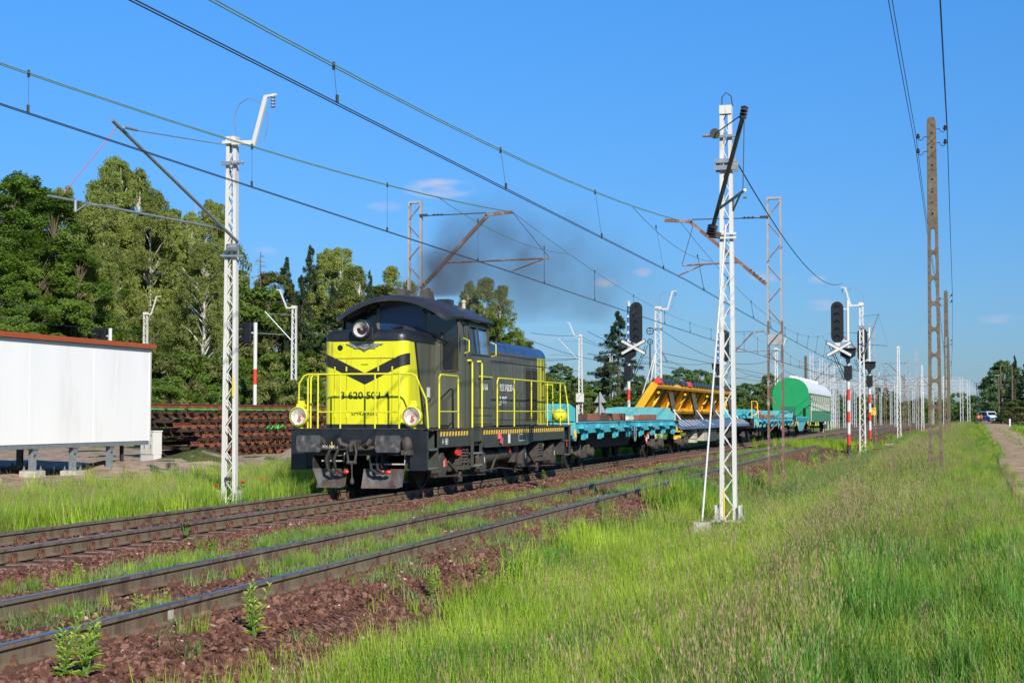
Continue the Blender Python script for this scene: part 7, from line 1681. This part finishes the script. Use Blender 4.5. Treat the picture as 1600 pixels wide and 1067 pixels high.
for k in range(2): G.append(blades(60, .06, .20, .16, .006, 'grassgrey', .9, 48 + k))         # 9-10 low grey-green weeds
G.append(blades(40, .30, .7, .18, .013, 'weed', .7, 52))                                       # 11 broad leafy
for k in range(2): G.append(blades(46, .45, .85, .17, .012, 'grassdeep', .5, 60 + k))        # 12-13 reedy
G.append(blades(34, .22, .55, .22, .022, 'weed', .8, 70)); G.append(blades(30, .25, .60, .22, .020, 'grassdeep', .9, 71))   # 14-15 broad weeds
G.append(blades(9, .75, 1.05, .25, .004, 'grassdry', 1.1, 72, True))     # 16 arching stalks
grassc = proto_collection('grass_tufts', G)
for i, o in enumerate(G): o.name = 'tuft_%02d' % i
def noise2(x, y, s, ph=0): return math.sin(x * s + ph + 1.7 * math.sin(y * s * .7 + ph)) * math.sin(y * s * 1.1 - ph + 1.3 * math.sin(x * s * .8))
def grass_patch(name, n, x0, x1, y0, y1, pick, label, power=1.0, scale=(.8, 1.2), dens=None, straight=True):
    P = []; SC = []; IX = []
    xs = RNG.uniform(x0, x1, n); ys = y0 + (y1 - y0) * RNG.uniform(0, 1, n) ** power
    for x, y in zip(xs, ys):
        X = x + (bend(y) if straight else 0)
        if dens and random.random() > dens(x, y): continue
        k, sc = pick(x, y); e_ = (pathx(y) - X) / 1.5
        if x < -13 and abs(y - 30.2 * x / -14.64) < .75 and x > -15: continue
        sc *= 1 if (x < -3 or x > 3 or name == 'path_grass') else max(.32 if y > 24 else .55, min(1, e_)); P.append((X, y, gz(X, y) - .03)); IX.append(k); SC.append(sc * random.uniform(*scale))
    return scatter(name, P, SC, IX, grassc, label, 'grass', tilt=.09)
ch = random.choice
def pick_right(x, y):
    if y < 16 and x > -.8 and random.random() < .6: return (ch((11, 14, 15, 3, 4, 12)), .85)
    q = noise2(x, y, .9); q2 = noise2(x, y, .35, 2)
    if noise2(x, y, 1.3, 4) > .45 and random.random() < .5: return (ch((14, 15, 11)), .8)
    if random.random() < .03: return (16, .9)
    if x > -1.7:    # bank top: olive with seed heads
        r = random.random(); return (ch((5, 6)), .80) if r < .045 else (ch((7, 8)), .9) if r < .42 else (ch((0, 1, 2)), .9) if r < .86 else (ch((3, 4)), 1) if r < .97 else (11, .8)
    if y > 36 and x < -3.9: return (ch((0, 1, 2, 3)), .42)
    if y > 34 and x < -2.2: r = random.random(); return (ch((12, 13)), .75) if q2 > -.35 and r < .7 else (ch((3, 4)), .9) if r < .8 else (ch((5, 6)), .6)
    r = random.random()
    if q2 > .25 and r < .16: return (ch((5, 6, 7)), .62)
    if q > .55 and r < .5: return (ch((3, 4)), 1.0)
    if r < .05: return (11, .7)
    return (ch((0, 1, 2)), 1.0) if r < .86 else (ch((7, 8)), .9)
def dens_right(x, y):
    if abs(x + 3.97) < .55 and 28.3 < y < 30.7: return 0
    if abs(x + 4.0) < .35 and 25.9 < y < 27.2: return 0
    lim = -4.35 - .35 * min(1, max(0, (y - 12) / 12)) - (.5 if 31 < y < 36 else 0) + .2 * noise2(0, y, 1.1)
    if y > 38: lim = -5.0
    if x < lim - .5: return 0
    if x < lim: return .35
    px = pathx(y) - .05
    if x + bend(y) > px: return 0 if x + bend(y) > px + .15 else .3
    return 1
grass_patch('meadow_grass', 16500, -5.3, 1.1, 4.2, 24, pick_right, 'tall fresh green meadow grass filling the foreground right of the tracks', 1.05, dens=dens_right)
grass_patch('bank_grass', 13500, -5.9, 2.2, 22, 62, pick_right, 'tall mixed grass on the bank between the tracks and the path', 1.2, (.95, 1.35), dens=dens_right)
grass_patch('verge_grass', 9500, -5.8, 6, 58, 220, pick_right, 'grass of the bank far along the path', 1.25, (.8, 1.25), dens=dens_right)
grass_patch('verge_grass', 5000, 3.2, 14, 14, 160, lambda x, y: (ch((3, 4, 0, 1, 7)), .7), 'grass right of the dirt path', 1.2, (.8, 1.6), dens=lambda x, y: 1 if x > pathx(y) + 2.7 else 0, straight=False)
def pick_left(x, y): r = random.random(); return (ch((0, 1, 2)), .95) if r < .66 else (ch((3, 4)), 1) if r < .80 else (ch((7, 8)), .9) if r < .93 else (ch((5, 6)), .75)
def dens_left(x, y):
    if x < -17.2 + .6 * noise2(x, y, .6) : return .10 if x > -19.5 else 0
    return 1
grass_patch('lineside_grass', 13500, -21, -12.95, 14, 62, pick_left, 'bright green grass between the train track and the building', 1.1, (.8, 1.25), dens=lambda x, y: dens_left(x, y))
grass_patch('lineside_grass', 6000, -26, -13.2, 60, 190, pick_left, 'grass behind the train', 1.3, (1.1, 1.9))
grass_patch('wood_edge_grass', 5000, -62, -39, 60, 120, lambda x, y: (ch((0, 3, 7, 12)), 1.3), 'grass at the edge of the wood', 1, (.9, 1.5), straight=False)
def dens_mid(x, y):
    return max(0, .34 + .75 * noise2(x * 2.2, y, .9, 1) + (.25 if -9.6 < x < -8.7 else 0))
def pick_mid(x, y): r = random.random(); return (ch((9, 10)), 1.1) if r < .62 else (ch((0, 1, 2)), .42) if r < .86 else (11, .38) if r < .95 else (ch((3, 4)), .45)
grass_patch('track_weeds', 3000, -9.75, -8.6, 12, 90, pick_mid, 'low weeds and grass between the two tracks', 1.3, dens=lambda x, y: dens_mid(x, y) * (1.0 if y < 35 else .5))
grass_patch('track_weeds', 3300, -7.85, -6.55, 9, 80, pick_mid, 'grey-green weeds growing between the rails of the front track', 1.3, dens=dens_mid)
grass_patch('track_weeds', 1900, -6.3, -4.9, 9, 60, pick_mid, 'scattered weeds on the ballast shoulder', 1.1, dens=lambda x, y: .22 + .3 * noise2(x * 2, y, .8, 3))
grass_patch('track_weeds', 2600, -9.9, -4.9, 60, 150, lambda x, y: (ch((0, 3, 9, 10)), .5 if x < -6 else .42), 'grass between the tracks further away', 1.2, dens=lambda x, y: .15 + .4 * noise2(x, y, .5))
grass_patch('path_grass', 9000, .4, 9, 8, 160, lambda x, y: (ch((0, 3, 7, 9)), .34), 'short grass growing along and in the middle of the dirt path', 1.3, (.6, 1.3),
            dens=lambda x, y: 1 if (abs(x - pathx(y) + .05) < .45 or abs(x - pathx(y) - 2.75) < .45) else .35 if abs(x - pathx(y) - 1.4) < .3 else .02 if pathx(y) < x < pathx(y) + 3 else 0, straight=False)
p1 = at(1275, 678, D=88); P = [(p1.x + random.gauss(0, 1.3), p1.y + random.gauss(0, 1.6), gz(p1.x, p1.y) - .1) for _ in range(420)]
scatter('grass_tussock', P, [random.uniform(.7, 1.25) for _ in P], [ch((0, 1, 2)) for _ in P], grassc, 'rounded light green tussock beside the track in front of the coach', 'grass', tilt=.1)
# ------------------------------------------------------------------ single leafy weeds
def leafy_weed(H, nst, seed, mt='leafyweed', lw=.02, ll=.10):
    rng = random.Random(seed); t = empty('weed_source'); b = MB(); lv = []; st_ = MB()
    for s in range(nst):
        a = rng.uniform(0, 2 * PI); l = rng.uniform(.05, .35); h = H * rng.uniform(.6, 1.0); pts = [Vector((math.cos(a) * l * h * (k / 5) ** 1.3, math.sin(a) * l * h * (k / 5) ** 1.3, h * k / 5)) for k in range(6)]
        st_.tube(pts, [.008 * (1 - k / 7) for k in range(6)], 4, cap=False)
        n = int(h / .022)
        for i in range(n):
            t_ = .12 + .88 * i / n; k = t_ * 5; j = min(4, int(k)); p = pts[j].lerp(pts[j + 1], k - j); an = i * 2.4 + rng.uniform(-.4, .4); L = ll * (1.15 - .6 * t_) * rng.uniform(.8, 1.2); up = .25 + .75 * t_
            d = Vector((math.cos(an), math.sin(an), up)).normalized(); sd = Vector((-math.sin(an), math.cos(an), 0)) * lw * (1.1 - .5 * t_)
            m1 = p + d * L * .5 + Vector((0, 0, .01)); b.add([p, m1 + sd, p + d * L - Vector((0, 0, L * .15)), m1 - sd], [(0, 1, 2, 3)])
    st_.build('stem', M['stem'], t); b.build('foliage', M[mt], t, fix=False); return t
WP = [leafy_weed(.52, 5, 1), leafy_weed(.42, 7, 2), leafy_weed(.30, 3, 3), leafy_weed(.75, 4, 4, 'leafyweed', .022, .13), leafy_weed(.16, 16, 5, 'purple', .012, .05)]
ws = [(100, 1066, 3, .72, 'tall leafy weed at the bottom left corner beside the front rail'), (135, 1066, 1, 1.2, 'broad leafy weed at the foot of the corner weed'), (398, 1003, 0, 1.1, 'yellow-green leafy weed on the ballast below the rail with the white mark'), (216, 965, 2, .9, 'small weed right against the front rail'),
      (330, 872, 1, .75, 'leafy weed between the tracks, right of the purple patch'), (312, 875, 0, .7, 'pointed weed between the tracks below the purple patch'), (285, 880, 2, .9, 'small weed on the red ballast between the tracks'), (120, 905, 2, .8, 'small leafy weed left between the tracks'),
      (675, 940, 0, .8, 'leafy weed where ballast meets the tall grass'), (872, 862, 1, .9, 'leafy weed at the edge of the tall grass'), (755, 905, 2, 1.0, 'weed sprouting beside the grass edge'), (1090, 800, 3, .95, 'dark leafy weeds left of the near white mast'), (1075, 815, 0, 1.2, 'weed beside the stay rod'), (1010, 1040, 3, .9, 'dark leafy plant deep in the foreground grass'), (940, 940, 1, .9, 'leafy plant in the foreground grass'), (1235, 880, 3, .9, 'leafy plant right of the near white mast'), (1200, 890, 0, 1.2, 'leafy yellow-green plant below the near white mast'),
      (290, 848, 4, 2.2, 'low purple plant on the ballast'), (405, 812, 4, 1.6, 'second low purple plant on the ballast'), (850, 690 + 60, 2, 1.2, 'weed on the ballast beside the locomotive steps'), (1030, 800, 1, .9, 'weed on the ballast shoulder')]
for (u, v, k, s, l) in ws:
    # find the ground point seen at this pixel
    d = ray(u, v); t_ = 5.0
    while t_ < 120:
        q = Vector((0, 0, CZ)) + d * t_
        if q.z < gz(q.x, q.y) + .02: break
        t_ += .05
    w = copy_tree(WP[k]); w.name = 'leafy_weed'; w.location = (q.x, q.y, gz(q.x, q.y) + .01); w.scale = (s, s, s); w.rotation_euler = (0, 0, random.uniform(0, 6)); tag(w, l, 'weed', 'leafy weeds near the tracks')
for t in WP: remove_tree(t)
# poppies
def poppy():
    t = empty('poppy'); b = MB(); b.tube([(0, 0, 0), (.01, 0, .3), (.0, .01, .55)], .004, 4); b.build('stem', M['stem'], t)
    b = MB()
    for k in range(5):
        a = 2 * PI * k / 5; ca, sa = math.cos(a), math.sin(a); b.add([(0, 0, .55), (ca * .035 - sa * .03, sa * .035 + ca * .03, .575), (ca * .058, sa * .058, .60), (ca * .035 + sa * .03, sa * .035 - ca * .03, .575)], [(0, 1, 2, 3)])
    b.build('petals', M['poppy'], t, fix=False); return t
pop = poppy(); pz_ = [(337, 778, 30), (379, 775, 31), (408, 764, 34), (413, 770, 33), (1213, 757, 41), (1195, 773, 40), (1369, 681, 90), (1353, 694, 76), (1357, 692, 78), (1352, 699, 72), (1366, 705, 68), (1372, 708, 66), (1376, 694, 75), (1383, 700, 70), (1392, 684, 88), (1336, 696, 75), (1341, 701, 71), (1390, 712, 62), (1349, 689, 82), (1402, 691, 80), (1157, 848, 25)]
for i, (u, v, D) in enumerate(pz_):
    o = pop if i == 0 else copy_tree(pop); q = at(u, v, D=D); z = gz(q.x, q.y); s2 = 1.15 if D < 50 else 1.5
    o.location = (q.x, q.y, max(z - .1, q.z - .58 * s2)); o.scale = (s2, s2, s2); o.name = 'poppy'
    tag(o, 'red poppy in the grass %s' % ('beside the left white mast' if u < 500 else 'just right of the near white mast' if u < 1300 else 'between the right signal and the kilometre stone'), 'flower', 'poppies in the grass')

# ------------------------------------------------------------------ exhaust smoke
def smoke(name, blobs, dens, label):
    vs = [Vector((b_[0], b_[1], b_[2])) for b_ in blobs]
    bm = bmesh.new()
    lo_ = [min(b_[i] - b_[3] for b_ in blobs) for i in range(3)]; hi_ = [max(b_[i] + b_[3] for b_ in blobs) for i in range(3)]
    m = MB(); m.box(lo_[0], hi_[0], lo_[1], hi_[1], lo_[2], hi_[2]); o = m.build(name, M['smoke' + name[-1]] if False else None, None) if False else None
    mt = bpy.data.materials.new('exhaust_smoke'); mt.use_nodes = True; nt = mt.node_tree; nt.nodes.clear(); N = nt.nodes.new; L = nt.links.new
    out = N('ShaderNodeOutputMaterial'); pv2 = N('ShaderNodeVolumePrincipled'); L(pv2.outputs[0], out.inputs['Volume']); pv2.inputs['Color'].default_value = (.22, .185, .16, 1); pv2.inputs['Anisotropy'].default_value = .2
    g = N('ShaderNodeNewGeometry'); nz_ = N('ShaderNodeTexNoise'); nz_.inputs['Scale'].default_value = .55; nz_.inputs['Detail'].default_value = 5; L(g.outputs['Position'], nz_.inputs[0])
    # domain warp
    vm = N('ShaderNodeVectorMath'); vm.operation = 'SUBTRACT'; vm.inputs[1].default_value = (.5, .5, .5); L(nz_.outputs['Color'], vm.inputs[0])
    vs_ = N('ShaderNodeVectorMath'); vs_.operation = 'SCALE'; vs_.inputs['Scale'].default_value = 2.4; L(vm.outputs[0], vs_.inputs[0])
    va = N('ShaderNodeVectorMath'); va.operation = 'ADD'; L(g.outputs['Position'], va.inputs[0]); L(vs_.outputs[0], va.inputs[1])
    tot = None
    def mm(op, a, c, clamp=False):
        n_ = N('ShaderNodeMath'); n_.operation = op; n_.use_clamp = clamp
        for i, q in enumerate((a, c)):
            if isinstance(q, (int, float)): n_.inputs[i].default_value = q
            else: L(q, n_.inputs[i])
        return n_.outputs[0]
    for (x, y, z, r_, w_) in blobs:
        dd = N('ShaderNodeVectorMath'); dd.operation = 'DISTANCE'; dd.inputs[1].default_value = (x, y, z); L(va.outputs[0], dd.inputs[0])
        f = mm('SUBTRACT', 1.0, mm('MULTIPLY', dd.outputs['Value'], 1 / r_), True); f = mm('MULTIPLY', mm('MULTIPLY', f, f), w_)
        tot = f if tot is None else mm('ADD', tot, f)
    nz2 = N('ShaderNodeTexNoise'); nz2.inputs['Scale'].default_value = .9; nz2.inputs['Detail'].default_value = 6; L(va.outputs[0], nz2.inputs[0])
    tot = mm('MULTIPLY', tot, mm('MULTIPLY', mm('SUBTRACT', nz2.outputs[0], .34, True), 3.2)); L(mm('MULTIPLY', tot, dens), pv2.inputs['Density'])
    m = MB(); m.box(lo_[0], hi_[0], lo_[1], hi_[1], max(4.55, lo_[2]), hi_[2]); me_o = m.build(name, mt)
    tag(me_o, label, 'smoke', kind='stuff')
def sp_(u, v, D, r, w): q = at(u, v, D=D); return (q.x, q.y, q.z, r, w)
smoke('exhaust_smoke', [sp_(680, 458, 37.5, .9, 3.5), sp_(682, 432, 38, 1.1, 2.2), sp_(692, 405, 38.5, 1.25, 1.1), sp_(705, 382, 39, 1.4, .7), sp_(735, 380, 40, 1.5, .6), sp_(770, 390, 41, 1.8, .55), sp_(805, 395, 42, 2.1, .5), sp_(840, 410, 44, 2.4, .36), sp_(885, 430, 46, 2.8, .26), sp_(770, 440, 44, 2.4, .26), sp_(840, 490, 48, 3.4, .16), sp_(935, 455, 49, 3.4, .18)], 1.05, 'dark diesel exhaust smoke rising from the locomotive and drifting to the right')
